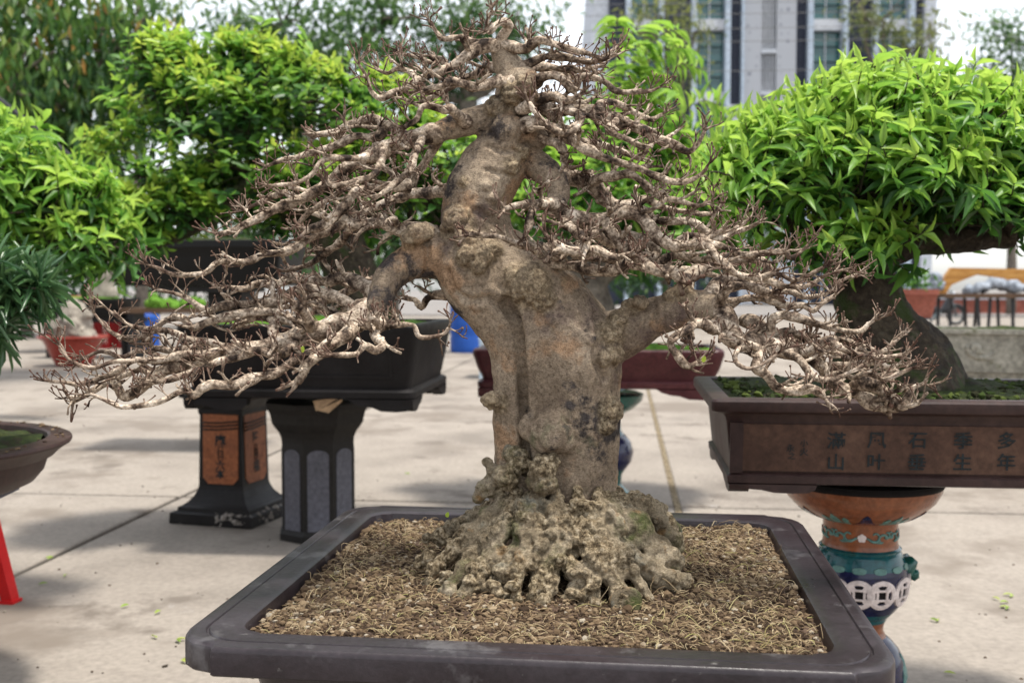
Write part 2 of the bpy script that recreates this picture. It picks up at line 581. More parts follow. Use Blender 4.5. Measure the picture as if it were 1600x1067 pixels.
MT['wall_white'] = mat('wall_white', [(.40, .43, .47), (.48, .50, .54)], scale=.6, rough=.6, bump=.05, bscale=8)
MT['wall_perf'] = None
MT['wall_dark'] = mat('wall_dark', [(.030, .036, .058), (.045, .053, .08)], scale=.5, rough=.4, bump=.03, bscale=6)
MT['fin_white'] = mat('fin_white', [(.33, .40, .48), (.42, .48, .55)], scale=.7, rough=.5, bump=.02, bscale=8)
MT['grey_stripe'] = mat('grey_stripe', [(.24, .25, .27), (.36, .37, .39)], scale=.5, rough=.6, bump=.05, stretch=(9, 9, .3))
MT['spandrel'] = mat('spandrel', [(.42, .44, .47), (.52, .535, .56)], scale=.6, rough=.5, bump=.02, bscale=8)
MT['glass'] = mat('glass', [(.005, .032, .034), (.012, .065, .063), (.04, .13, .125), (.008, .04, .042)], scale=.35, rough=.12, bump=.02, bscale=2.0, spec=.6, fine=.1, rvar=.05)
MT['road'] = mat('road', [(.17, .16, .15), (.23, .21, .195)], scale=1.2, rough=.9, bump=.2)
MT['wire'] = mat('wire', [(.12, .12, .12), (.18, .18, .18)], rough=.6, bump=0)

# two special ones: a perforated panel and tone-driven soil crumbs
def perforated():
    m = bpy.data.materials.new('wall_perforated')
    m.use_nodes = True
    nt = m.node_tree
    b = nt.nodes['Principled BSDF']
    tc = nt.nodes.new('ShaderNodeTexCoord')
    v = nt.nodes.new('ShaderNodeTexVoronoi')
    v.inputs['Scale'].default_value = 1.9
    v.inputs['Randomness'].default_value = 0.25
    nt.links.new(tc.outputs['Object'], v.inputs['Vector'])
    rp = ramp_node(nt, [(.14, .15, .18), (.34, .355, .385)], [.24, .34])
    nt.links.new(v.outputs['Distance'], rp.inputs[0])
    nt.links.new(rp.outputs[0], b.inputs['Base Color'])
    b.inputs['Roughness'].default_value = .6
    return m
MT['wall_perf'] = perforated()

def tone_mat(name, cols, rough=.95, bump=.4, bscale=300):
    m = bpy.data.materials.new(name)
    m.use_nodes = True
    nt = m.node_tree
    b = nt.nodes['Principled BSDF']
    a = nt.nodes.new('ShaderNodeAttribute')
    a.attribute_name = 'tone'
    rp = ramp_node(nt, cols, [i / (len(cols) - 1) for i in range(len(cols))])
    nt.links.new(a.outputs['Fac'], rp.inputs[0])
    nt.links.new(rp.outputs[0], b.inputs['Base Color'])
    b.inputs['Roughness'].default_value = rough
    b.inputs['Specular IOR Level'].default_value = .15
    return m
MT['crumb'] = tone_mat('crumb', [(.030, .019, .012), (.075, .049, .029), (.140, .096, .056), (.225, .168, .104), (.31, .27, .21)])
MT['straw'] = tone_mat('straw', [(.19, .13, .075), (.33, .245, .14), (.44, .35, .22), (.31, .29, .11), (.20, .11, .06)])
# ================================================================== foliage helpers
def _tmpl(stations, fold, curl):
    v, q, t = [(0, 0, 0)], [], []
    for x, wd in stations:
        z = -curl * x * x
        v += [(x, wd, z + fold * wd), (x, 0, z), (x, -wd, z + fold * wd)]
    v.append((1, 0, -curl))
    n = len(stations)
    t += [(0, 2, 1), (0, 3, 2)]
    for i in range(n - 1):
        a = 1 + 3 * i
        q += [(a, a + 1, a + 4, a + 3), (a + 1, a + 2, a + 5, a + 4)]
    a = 1 + 3 * (n - 1)
    e = len(v) - 1
    t += [(a, a + 1, e), (a + 1, a + 2, e)]
    return np.array(v, float), np.array(q), np.array(t)

LEAF = {
    'lance': _tmpl([(.16, .28), (.42, .5), (.72, .33)], .40, .45),
    'lance_flat': _tmpl([(.16, .30), (.42, .5), (.72, .35)], .3, .12),
    'oval': _tmpl([(.2, .36), (.5, .5), (.8, .36)], .25, .15),
    'strap': _tmpl([(.1, .4), (.45, .5), (.85, .36)], .2, .25),
}
DIAMOND = (np.array([(0, 0, 0), (.5, .5, .06), (1, 0, -.1), (.5, -.5, .06)], float), np.array([(0, 3, 2, 1)]), None)

def frames(D, N):
    D = D / np.maximum(np.linalg.norm(D, axis=1, keepdims=True), 1e-9)
    S = np.cross(N, D)
    S /= np.maximum(np.linalg.norm(S, axis=1, keepdims=True), 1e-9)
    return D, S, np.cross(D, S)

def add_leaves(mb, P, D, N, L, W, tone, tmpl):
    v, q, t = tmpl
    D, S, U = frames(np.asarray(D, float), np.asarray(N, float))
    n, m = len(P), len(v)
    L, W = np.asarray(L)[:, None, None], np.asarray(W)[:, None, None]
    V = (np.asarray(P)[:, None, :] + L * v[None, :, 0, None] * D[:, None, :] + W * v[None, :, 1, None] * S[:, None, :]
         + L * v[None, :, 2, None] * U[:, None, :])
    off = (np.arange(n) * m)[:, None, None]
    mb.add(V.reshape(-1, 3), (q[None] + off).reshape(-1, 4) if q is not None and len(q) else None,
           (t[None] + off).reshape(-1, 3) if t is not None and len(t) else None, np.repeat(tone, m))

def shoots(blobs, n, leaf_len, w_ratio, shoot_len, pairs, rng, up=.5, low=-.45, tip_fan=True, jitter=.35, inner=.3, gap=-2, gap_size=.1):
    """leafy shoots over ellipsoids: blobs = [(centre, radii)] -> P, D, N, L, W, tone"""
    C = np.array([b[0] for b in blobs], float)
    Rr = np.array([b[1] for b in blobs], float)
    wgt = (Rr[:, 0] * Rr[:, 2] + Rr[:, 0] * Rr[:, 1])
    wgt /= wgt.sum()
    P, D, N, L, W, T, SH = [], [], [], [], [], [], []
    made = tries = 0
    while made < n and tries < n * 8:
        tries += 1
        i = rng.choice(len(C), p=wgt)
        d = rng.normal(size=3)
        d /= np.linalg.norm(d)
        if d[2] < low:
            continue
        rr = rng.uniform(.86, 1.03) if rng.random() > inner else rng.uniform(.45, .86)
        rr *= 1 + .13 * math.sin(5.1 * d[0] + 3 * i) * math.cos(4.3 * d[2] + i) + .08 * math.sin(11 * d[0] - 9 * d[1])
        p = C[i] + Rr[i] * d * rr
        k = (((p - C) / Rr) ** 2).sum(1)
        k[i] = 9
        if k.min() < .55:
            continue
        if gap > -1 and vnoise(p[None], 1 / gap_size, 17)[0] < gap and rng.random() < .85:
            continue
        made += 1
        out = nrm(d / Rr[i])
        sd_ = nrm(out * .75 + np.array([0, 0, up]) + rng.normal(size=3) * jitter)
        a = nrm(np.cross(sd_, [0, 0, 1]) + rng.normal(size=3) * .12)
        b = np.cross(sd_, a)
        a, b = nrm(a + b * .5), nrm(a - b * .5)
        sl = shoot_len * rng.uniform(.5, 1.25)
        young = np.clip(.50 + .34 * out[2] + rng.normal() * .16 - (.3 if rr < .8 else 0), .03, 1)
        SH.append((p - sd_ * sl * .4, p + sd_ * sl))
        for j in range(pairs):
            f = (j + .5) / pairs
            s1 = a if j % 2 == 0 else b
            for sg in (-1, 1):
                if rng.random() < .1:
                    continue
                ld = nrm(sd_ * (.12 + .45 * f) + s1 * sg * (1.0 - .25 * f) + rng.normal(size=3) * .2 - np.array([0, 0, .12]))
                nn = nrm(np.array([0, 0, 1.]) * .8 + sd_ * .7 + rng.normal(size=3) * .25)
                P.append(p + sd_ * sl * f)
                D.append(ld)
                N.append(nn)
                l = leaf_len * rng.uniform(.42, 1.18) * (1.0 if f < .8 else .85)
                L.append(l)
                W.append(l * w_ratio * rng.uniform(.85, 1.15))
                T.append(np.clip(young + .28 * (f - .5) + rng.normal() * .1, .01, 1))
        if tip_fan:
            P.append(p + sd_ * sl)
            D.append(nrm(sd_ + rng.normal(size=3) * .3))
            N.append(nrm(np.cross(sd_, a) + .2 * rng.normal(size=3)))
            L.append(leaf_len * rng.uniform(.5, .8))
            W.append(L[-1] * w_ratio)
            T.append(np.clip(young + .25, 0, 1))
    return [np.array(k) for k in (P, D, N, L, W, T)], SH

def leafy(parent, base, data, tmpl, mats, n_single=300, stuff_name='leaves'):
    """the 300 leaves nearest the viewer are parts of their own, the others one mass"""
    P, D, N, L, W, T = data
    size = L / np.linalg.norm(P - np.array([0, 0, CAM_H]), axis=1)
    # leaves in the frame that face the viewer come first
    px = P[:, 0] / P[:, 1] * F_PX + 800
    py = 450 - (P[:, 2] - CAM_H) / P[:, 1] * F_PX
    inside = (px > -30) & (px < 1630) & (py > -30) & (py < 1090)
    key = np.where(inside, size, size * .01) - .02 * (P[:, 1] - P[:, 1].min()) * .02
    depth_rank = np.argsort(P[:, 1])
    front = np.zeros(len(P), bool)
    front[depth_rank[: int(len(P) * .45)]] = True
    order = np.argsort(-(key * np.where(front, 1.0, .3)))
    one = order[:n_single]
    rest = np.setdiff1d(np.arange(len(P)), one)
    Dn, S, U = frames(D, N)
    wr = np.median(W / L)
    var = {}
    for k in range(6):
        mb = MB()
        add_leaves(mb, np.zeros((1, 3)), np.array([[1., 0, 0]]), np.array([[0, 0, 1.]]), np.array([1.]), np.array([wr]), np.array([max(.01, (k + .5) / 6)]), LEAF[tmpl])
        me = mb.mesh('leaf', True)
        me.materials.append(mats)
        var[k] = me
    from mathutils import Matrix
    for i in one:
        o = bpy.data.objects.new('leaf', var[min(5, int(T[i] * 6))])
        COL.objects.link(o)
        o.parent = parent
        l = L[i]
        p = P[i] - base
        o.matrix_basis = Matrix(((Dn[i][0] * l, S[i][0] * l, U[i][0] * l, p[0]), (Dn[i][1] * l, S[i][1] * l, U[i][1] * l, p[1]),
                                 (Dn[i][2] * l, S[i][2] * l, U[i][2] * l, p[2]), (0, 0, 0, 1)))
    if len(rest):
        mb = MB()
        add_leaves(mb, P[rest] - base, D[rest], N[rest], L[rest], W[rest], T[rest], LEAF[tmpl])
        mb.build(stuff_name, mats, parent, smooth=True, kind='stuff')

def limbs(mb, base, start, targets, r0, rng, sides=7, wob=.06):
    """crooked limbs from a start point to the crown's parts"""
    for tg in targets:
        tg = np.asarray(tg, float)
        mid = start + (tg - start) * .5 + rng.normal(size=3) * wob * np.linalg.norm(tg - start)
        mid[2] -= .08 * np.linalg.norm(tg - start)
        pts = catmull(np.array([start, start * .7 + mid * .3, mid, tg]), np.linalg.norm(tg - start) / 9)
        n = len(pts)
        pts[1:-1] += rng.normal(size=(n - 2, 3)) * wob * .12 * np.linalg.norm(tg - start)
        mb.tube(pts - base, np.linspace(r0, r0 * .3, n), sides, lump=.2)

# ================================================================== ground and paving
SITE = R(-5.9)
FWD = np.array([math.sin(-SITE), math.cos(-SITE), 0])
RGT = np.array([math.cos(-SITE), -math.sin(-SITE), 0])
def site(xp, yp, z=0.0):
    return RGT * xp + FWD * yp + np.array([0, 0, z])

def sheet(name, pts, m, **tags):
    mb = MB()
    mb.add(pts, [[0, 1, 2, 3]])
    return mb.build(name, m, **tags)

sheet('ground', [(-300, -30, -.05), (300, -30, -.05), (300, 500, -.05), (-300, 500, -.05)], MT['road'], kind='structure', label='grey ground running out to the horizon')
pav = MB()
pav.add([site(-24, -6, -.035), site(26, -6, -.035), site(26, 45, -.035), site(-24, 45, -.035)], [[0, 1, 2, 3]])
pav = pav.build('pavement', MT['joint'], kind='structure', label='pale concrete yard cast in large slabs')
SX, SY = 2.6, 3.3
slab_me = {}
def slab_mesh(wx, wy):
    k = (round(wx, 3), round(wy, 3))
    if k not in slab_me:
        mb = MB()
        b = .006
        def rr(o, z):
            x, y = wx / 2 - o, wy / 2 - o
            return [(-x, -y, z), (x, -y, z), (x, y, z), (-x, y, z)]
        mb.loft([rr(0, -.03), rr(0, -b), rr(b, 0)], cap1=True)
        slab_me[k] = mb.mesh('slab', False)
    return slab_me[k]
for r_ in range(-1, 12):
    for c_ in range(-8, 9):
        xl, yl = .28 + SX * c_, 2.1 + SY * r_
        gl = .017 if c_ == 0 else .018
        gr = .017 if c_ == -1 else .018
        wx, wy = SX - gl - gr, SY - .045
        o = obj('slab', slab_mesh(wx, wy), MT['concrete'], pav)
        p = site(xl + gl + wx / 2, yl + SY / 2, RNG.uniform(-.002, .002))
        o.location = p
        o.rotation_euler = (0, 0, SITE)
mb = MB()
mb.add([site(.28 - .016, 2.2, -.006), site(.28 + .016, 2.2, -.006), site(.28 + .016, 40, -.006), site(.28 - .016, 40, -.006)], [[0, 1, 2, 3]])
for k in range(1500):
    y = 5.0 + 9 * RNG.random() ** 1.6
    mb.blob(site(.28 + RNG.uniform(-.013, .013), y, -.003), RNG.uniform(.003, .007), 1, .4)
mb.build('gravel_filling', MT['gravel_joint'], pav, kind='stuff')

# ================================================================== office building far behind
BD = 72.0
PXM = BD / F_PX
def bx(px):
    return (px - 800) * PXM
bz = lambda py: CAM_H + (450 - py) * PXM
tower = thing('office_tower', 'tall white and dark office tower with green glass bays and white fins', 'building', (bx(1200), BD, 0))
TB = np.array([bx(1200), BD, 0.0])
ZT = 33.0
def slabbox(x0, x1, y0, y1, z0, z1, name, m, par=tower):
    mb = MB()
    mb.box(((x0 + x1) / 2 - TB[0], (y0 + y1) / 2 - BD, (z0 + z1) / 2), (x1 - x0, y1 - y0, z1 - z0))
    return mb.build(name, m, par)
slabbox(bx(948), bx(1452), BD + .9, BD + 16, 0, ZT + .5, 'core', MT['wall_dark'])
# white wing receding on the left
mb = MB()
x0, x1 = bx(920), bx(950)
mb.prism([(x0 - TB[0], 0), (x1 - TB[0], 0), (x1 - TB[0], 34), (bx(950) - .05 - TB[0], 34), (bx(921) - TB[0], bz(88)), ], (0, 12.0, 0), (1, 0, 0), (0, 0, 1), 11.6)
mb.build('side_wing', MT['wall_white'], tower)
def fin(px0, px1):
    slabbox(bx(px0), bx(px1), BD - .35, BD + .95, 0, ZT, 'fin', MT['fin_white'])
for a, b in ((975, 983), (1026, 1034), (1076, 1084), (1128, 1136), (1153, 1157), (1255, 1263), (1309, 1317), (1356, 1364), (1410, 1419)):
    fin(a, b)
def dark_bay(px0, px1, ribs):
    p = slabbox(bx(px0), bx(px1), BD + .25, BD + .97, 0, ZT, 'dark_panel', MT['wall_dark'])
    mb = MB()
    for k in range(ribs):
        x = bx(px0) + (k + .5) / ribs * (bx(px1) - bx(px0)) - TB[0]
        mb.box((x, .21, ZT / 2), (.05, .12, ZT - .1))
    mb.build('ribs', MT['wall_dark'], p)
for a, b, n in ((951, 975, 4), (1034, 1076, 8), (1136, 1153, 4), (1238, 1255, 4), (1317, 1356, 8), (1419, 1434, 3)):
    dark_bay(a, b, n)
slabbox(bx(1434), bx(1452), BD - .3, BD + .97, 0, ZT, 'corner_panel', MT['wall_white'])
slabbox(bx(1157), bx(1184), BD - .1, BD + .96, 0, ZT, 'perforated_panel', MT['wall_perf'])
slabbox(bx(1208), bx(1238), BD - .1, BD + .96, 0, ZT, 'perforated_panel', MT['wall_perf'])
p = slabbox(bx(1184), bx(1208), BD + .3, BD + .96, 0, ZT, 'striped_recess', MT['grey_stripe'])
mb = MB()
for k in range(5):
    mb.box((bx(1186.5 + k * 4.8) - TB[0], .2, ZT / 2), (.07, .25, ZT - .2))
mb.build('ribs', MT['spandrel'], p)
for py in (86, 150):
    mb = MB()
    mb.box((bx(1196) - TB[0], .05, bz(py)), (1.0, .4, .25))
    mb.build('crossbar', MT['wall_white'], p)
pane_me = None
for a, b in ((983, 1026), (1084, 1128), (1263, 1309), (1364, 1410)):
    x0, x1 = bx(a), bx(b)
    for fl in range(8):
        zs = bz(155) - 4.74 * 2 + fl * 4.74       # spandrel centre of this storey
        if zs < .6 or zs > ZT - .5:
            continue
        slabbox(x0, x1, BD - .05, BD + .96, zs - .36, zs + .36, 'spandrel', MT['spandrel'])
        ph = (4.74 - .72) / 4
        for row in range(4):
            z0 = zs + .36 + row * ph
            if z0 + ph > ZT:
                continue
            for cc in range(2):
                wv = (x1 - x0) / 2
                if pane_me is None or abs(pane_me[1] - wv) > .02:
                    mbp = MB()
                    mbp.box((0, 0, 0), (wv - .08, .06, ph - .09))
                    pane_me = (mbp.mesh('pane', False), wv)
                o = obj('pane', pane_me[0], MT['glass'], tower)
                o.location = (x0 + (cc + .5) * wv - TB[0], .5, z0 + ph / 2)
                o.rotation_euler = (RNG.uniform(-.03, .03), 0, RNG.uniform(-.03, .03))
    mb = MB()
    mb.box(((x0 + x1) / 2 - TB[0], .5, ZT / 2), (.07, .2, ZT))
    mb.build('mullion', MT['spandrel'], tower)
for y0, y1 in ((169, 194), (198, 226)):           # two white-framed boxes on the dark strip
    mb = MB()
    xa, xb = bx(1131.5) - TB[0], bx(1152) - TB[0]
    za, zb = bz(y1), bz(y0)
    wd = .26
    mb.box(((xa + xb) / 2, -.15, za + wd / 2), (xb - xa, .7, wd))
    mb.box(((xa + xb) / 2, -.15, zb - wd / 2), (xb - xa, .7, wd))
    mb.box((xa + wd / 2, -.15, (za + zb) / 2), (wd, .68, zb - za - 2 * wd))
    mb.box((xb - wd / 2, -.15, (za + zb) / 2), (wd, .68, zb - za - 2 * wd))
    mb.build('white_frame', MT['wall_white'], tower)

# ================================================================== trees beyond the yard
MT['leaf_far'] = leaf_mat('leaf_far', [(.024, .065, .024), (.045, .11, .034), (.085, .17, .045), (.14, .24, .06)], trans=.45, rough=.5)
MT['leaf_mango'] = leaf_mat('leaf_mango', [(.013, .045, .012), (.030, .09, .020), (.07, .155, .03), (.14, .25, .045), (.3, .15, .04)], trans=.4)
MT['leaf_yellowgreen'] = leaf_mat('leaf_yellowgreen', [(.06, .085, .03), (.11, .14, .045), (.17, .20, .06), (.23, .25, .08)], trans=.42)

def far_tree(name, label, depth, blobs, trunk_px, n, leaf, m, trunk_r=.12, seed=1, clump=.35, group=None, droop=.2):
    rng = np.random.default_rng(seed)
    k = depth / F_PX
    base = at(trunk_px, 450, depth)
    base[2] = 0
    t = thing(name, label, 'tree', tuple(base), group=group)
    bl = [(at(x, y, depth + dz), np.array([rx * k, max(rx * k * .7, .3), ry * k])) for x, y, rx, ry, dz in blobs]
    cm = MB()
    top = max(b[0][2] for b in bl)
    fork = np.array([base[0], base[1], max(1.2, min(b[0][2] - b[1][2] * .9 for b in bl))])
    pts = catmull(np.array([base, base * .4 + fork * .6 + rng.normal(size=3) * .05, fork]), .4)
    cm.tube(pts - base, np.linspace(trunk_r * 1.3, trunk_r, len(pts)), 9, lump=.12)
    limbs(cm, base, fork, [b[0] for b in bl], trunk_r * .6, rng, 6)
    for b in bl:
        limbs(cm, base, b[0], [b[0] + b[1] * nrm(rng.normal(size=3)) * .85 for _ in range(7)], trunk_r * .22, rng, 5)
    cm.build('trunk', MT['bark_grey'], t, smooth=True)
    P, T = [], []
    vol = np.array([np.prod(b[1]) ** .67 for b in bl])
    vol /= vol.sum()
    for i, b in enumerate(bl):
        nb = int(n * vol[i])
        ncl = max(6, nb // 45)
        d = rng.normal(size=(ncl, 3))
        d /= np.linalg.norm(d, axis=1, keepdims=True)
        cc = b[0] + b[1] * d * (rng.random(ncl) ** .45)[:, None]
        w_ = rng.integers(0, ncl, nb)
        P.append(cc[w_] + rng.normal(size=(nb, 3)) * clump * np.array([1, 1, .7]))
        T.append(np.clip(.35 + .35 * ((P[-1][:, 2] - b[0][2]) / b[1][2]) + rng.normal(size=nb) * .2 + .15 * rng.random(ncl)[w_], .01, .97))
    P, T = np.vstack(P), np.concatenate(T)
    n = len(P)
    D = rng.normal(size=(n, 3)) + np.array([0, 0, -droop * 3])
    N = rng.normal(size=(n, 3)) * .6 + np.array([0, -.2, 1])
    mb = MB()
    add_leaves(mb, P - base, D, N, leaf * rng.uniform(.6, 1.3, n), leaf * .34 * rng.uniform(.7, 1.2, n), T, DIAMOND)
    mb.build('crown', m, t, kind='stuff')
    return t

far_tree('mango_tree', 'dark drooping mango tree filling the upper left corner', 13.0,
         [(60, 40, 150, 110, 0), (-60, 120, 130, 130, .5), (130, 150, 100, 90, .4), (190, 70, 70, 80, 0), (90, 215, 110, 50, .6), (20, 130, 100, 80, -.6)],
         -110, 7000, .19, MT['leaf_mango'], .16, 3, clump=.3, droop=.8)
far_tree('tall_tree', 'slim trunked tree rising into white sky between the dark mango and the grey crown', 20.0,
         [(225, 20, 34, 46, 0), (205, 130, 50, 60, 0), (300, 150, 50, 50, 0)], 224, 1000, .26, MT['leaf_far'], .09, 5, clump=.45)
far_tree('shade_tree', 'broad grey green tree crown in the distance above the leafy bonsai', 30.0,
         [(440, 40, 95, 75, 0), (370, 90, 60, 55, 0), (520, 95, 100, 60, 0), (600, 30, 90, 70, 1)], 480, 3600, .32, MT['leaf_far'], .3, 7, clump=.5)
far_tree('shade_tree', 'broad dark tree crown in the distance right behind the bare bonsai top', 32.0,
         [(720, 40, 100, 60, 0), (640, 110, 90, 50, 0), (800, 60, 75, 70, 0), (730, 130, 80, 45, 1)], 730, 3200, .32, MT['leaf_far'], .3, 8, clump=.55)
far_tree('street_tree', 'olive leaved tree standing in front of the tower left bays', 40.0,
         [(1040, 40, 45, 50, 0), (1062, 110, 34, 40, 0), (1012, 60, 26, 40, 0), (1085, 50, 22, 40, 0)], 1062, 750, .34, MT['leaf_yellowgreen'], .16, 9, clump=.45)
far_tree('street_tree', 'olive leaved tree overlapping the right edge of the tower', 40.0,
         [(1380, 30, 46, 46, 0), (1420, 75, 48, 32, 0), (1455, 50, 28, 34, 0), (1350, 20, 26, 50, 0), (1410, 105, 46, 18, 0)], 1372, 700, .34, MT['leaf_yellowgreen'], .16, 10, clump=.45)
far_tree('street_tree', 'airy tree against white sky at the upper right edge', 45.0,
         [(1580, 60, 46, 40, 0), (1545, 110, 30, 40, 0), (1590, 130, 30, 36, 0), (1560, 145, 42, 22, 0)], 1580, 1300, .36, MT['leaf_far'], .16, 12, clump=.5)
# hedge of trees closing the yard at eye level
for i, (px, w_, dz) in enumerate(((40, 150, 24), (330, 150, 27), (620, 160, 26), (860, 120, 28), (1040, 130, 30))):
    far_tree('hedge_tree', ['low leafy tree behind the pots at the far left', 'low leafy tree behind the high black pot',
                            'low leafy tree behind the blue barrel', 'low leafy tree behind the middle of the yard', 'low leafy tree behind the right part of the bare crown'][i], dz,
             [(px, 340, w_, 85, 0), (px + 40, 270, w_ * .7, 55, .5), (px - 20, 410, w_, 50, .3)], px, 3000, .32, MT['leaf_far'], .12, 20 + i, clump=.5)

# power lines
for i, (ya, yb) in enumerate(((10, -2), (30, 14), (55, 36), (72, 58), (118, 104))):
    mb = MB()
    a, b = at(-200, ya + 6, 34), at(1900, yb - 8, 34)
    k = np.linspace(0, 1, 24)[:, None]
    pts = a * (1 - k) + b * k
    pts[:, 2] -= (1 - (2 * k[:, 0] - 1) ** 2) * .12
    mb.tube(pts, .010, 5)
    o = mb.build('power_line', MT['wire'], smooth=True, label=['topmost', 'second highest', 'middle', 'second lowest', 'lowest'][i] + ' of the thin power lines crossing before the trees and tower',
                 category='power line', group='power lines')

# green shade roof at the left
t = thing('shade_canopy', 'sloping green shade cloth roof on a dark edge pole at the left', 'canopy', tuple(at(-60, 300, 9.0) * np.array([1, 1, 0])))
tb = np.array(t.location)
mb = MB()
a0, a1 = at(-120, 60, 9.0), at(160, 285, 8.6)
b0, b1 = at(-190, 260, 9.4), at(95, 345, 9.0)
n = 14
rows = []
for j in range(6):
    f = j / 5
    p0, p1 = a0 * (1 - f) + b0 * f, a1 * (1 - f) + b1 * f
    k = np.linspace(0, 1, n)[:, None]
    r_ = p0 * (1 - k) + p1 * k
    r_[:, 2] -= .10 * np.sin(k[:, 0] * math.pi) * (1 if j else 0) + .02 * np.sin(k[:, 0] * 17 + j)
    rows.append(r_)
V = np.vstack(rows) - tb
q = [[j * n + i, j * n + i + 1, (j + 1) * n + i + 1, (j + 1) * n + i] for j in range(5) for i in range(n - 1)]
mb.add(V, q)
V2 = V + np.array([0, .004, -.006])
mb.add(V2, [x[::-1] for x in q])
mb.build('cloth', MT['net_green'], t, smooth=True)
mb = MB()
mb.tube([a0 - tb, a1 - tb], .022, 8)
mb.build('edge_pole', MT['dark_metal'], t, smooth=True)
for p in (a0 + (a1 - a0) * .05, a0 + (a1 - a0) * .36):
    mb = MB()
    q_ = p - tb
    mb.tube([q_, (q_[0], q_[1], .0)], .025, 8)
    mb.build('post', MT['dark_metal'], t, smooth=True)
# ================================================================== pots
def outline(w, d, c=.03, style='round', n=6):
    hx, hy = w / 2, d / 2
    c = min(c, hx * .95, hy * .95)
    out = []
    for k, (sx, sy) in enumerate(((1, -1), (1, 1), (-1, 1), (-1, -1))):
        if style == 'notch':
            loc = [(0, c), (c * .05, c * .74), (c * .17, c * .46), (c * .38, c * .25), (c * .62, c * .17), (c * .74, c * .12), (c * .80, 0)]
        elif style == 'cut':
            loc = [(0, c), (c * .2, c * .8), (c * .5, c * .5), (c * .8, c * .2), (c, 0)]
        else:
            loc = [(c - c * math.cos(a), c - c * math.sin(a)) for a in np.linspace(0, math.pi / 2, n)]
        pts = [(sx * (hx - a), sy * (hy - b)) for a, b in loc]
        if k % 2 == 0:
            pts = pts[::-1]
        out += pts
    # counter-clockwise: start lower right corner going up
    return np.array(out)

def ring(w, d, o, z, c, style):
    p = outline(w - 2 * o, d - 2 * o, max(.004, c - o * .3), style)
    return np.c_[p, np.full(len(p), z)]

def oval_ring(w, d, o, z, n=64):
    a = np.linspace(0, 2 * math.pi, n, endpoint=False)
    return np.c_[(w / 2 - o) * np.cos(a), (d / 2 - o) * np.sin(a), np.full(n, z)]

def pot_body(levels, w, d, c, style, oval=False):
    mb = MB()
    rings = [oval_ring(w, d, o, z) if oval else ring(w, d, o, z, c, style) for o, z in levels]
    mb.loft(rings, cap0=True)
    return mb

def soil_patch(mb, outer, z, rise, bump, seed=0, steps=22):
    """uneven soil inside an outline (2D ring)"""
    rings = []
    for k in np.linspace(1, .03, steps):
        p = outer[:, :2] * k
        zz = np.full(len(p), z) + rise * (1 - k * k)
        P = np.c_[p, zz]
        P[:, 2] += bump * fbm(P * np.array([1, 1, 0]), 14, 3, seed)
        rings.append(P)
    mb.loft(rings, cap1=True)

def foot_poly(w, h, curl=.3):
    """cloud-shaped pot foot: wide at the top, scalloped below"""
    pts = [(-w / 2, 0)]
    pts += [(-w / 2 + w * .02, -h * .55), (-w / 2 + w * .1, -h * .92), (-w / 2 + w * .26, -h), (-w / 2 + w * .48, -h * .95), (-w / 2 + w * .62, -h * .66), (-w / 2 + w * .78, -h * .55), (-w / 2 + w * .92, -h * .3), (w / 2, 0)]
    return pts

def add_feet(parent, w, d, z, fw, fh, m, mirror=True):
    for sx in (-1, 1):
        for sy in (-1, 1):
            mb = MB()
            poly = [(a * -sx * -1, b) for a, b in foot_poly(fw, fh)]
            if sx > 0:
                poly = [(-a, b) for a, b in foot_poly(fw, fh)]
                poly = poly[::-1]
            poly = poly[::-1] if sum((poly[i][0] * poly[(i + 1) % len(poly)][1] - poly[(i + 1) % len(poly)][0] * poly[i][1]) for i in range(len(poly))) < 0 else poly
            mb.prism(poly, (sx * (w / 2 - fw / 2), sy * (d / 2) + (.045 if sy < 0 else 0), z), (1, 0, 0), (0, 0, 1), .045)
            side = [(a, b) for a, b in ([(-q[0], q[1]) for q in foot_poly(fw * .8, fh)] if sy > 0 else foot_poly(fw * .8, fh))]
            side = side[::-1] if sum((side[i][0] * side[(i + 1) % len(side)][1] - side[(i + 1) % len(side)][0] * side[i][1]) for i in range(len(side))) < 0 else side
            mb.prism(side, (sx * (w / 2) - (.045 if sx > 0 else 0) - .002 * sx, sy * (d / 2 - fw * .4) + sy * .003, z - .001), (0, 1, 0), (0, 0, 1), .045)
            mb.build('foot', m, parent)

def glyph(parent, ch, size, m, o, ux, uy, th=.002, weight=.012, name='character', squash=1.0):
    cu = bpy.data.curves.new('glyph', 'FONT')
    cu.body = ch
    cu.size = 1.0
    cu.offset = weight
    cu.resolution_u = 2
    cu.align_x = 'CENTER'
    to = bpy.data.objects.new('glyph', cu)
    COL.objects.link(to)
    dg = bpy.context.evaluated_depsgraph_get()
    me = bpy.data.meshes.new_from_object(to.evaluated_get(dg))
    bpy.data.objects.remove(to)
    P = get_co(me)
    if not len(P):
        return None
    P[:, :2] -= (P[:, :2].max(0) + P[:, :2].min(0)) / 2
    o, ux, uy = (np.asarray(k, float) for k in (o, ux, uy))
    nz = nrm(np.cross(ux, uy))
    V = o + P[:, :1] * size * squash * ux + P[:, 1:2] * size * uy + nz * th
    me.vertices.foreach_set('co', V.astype(np.float32).ravel())
    me.update()
    me.materials.clear()
    me.materials.append(m)
    return obj(name, me, m, parent)

X3, Y3, Z3 = np.array([1., 0, 0]), np.array([0, 1., 0]), np.array([0, 0, 1.])

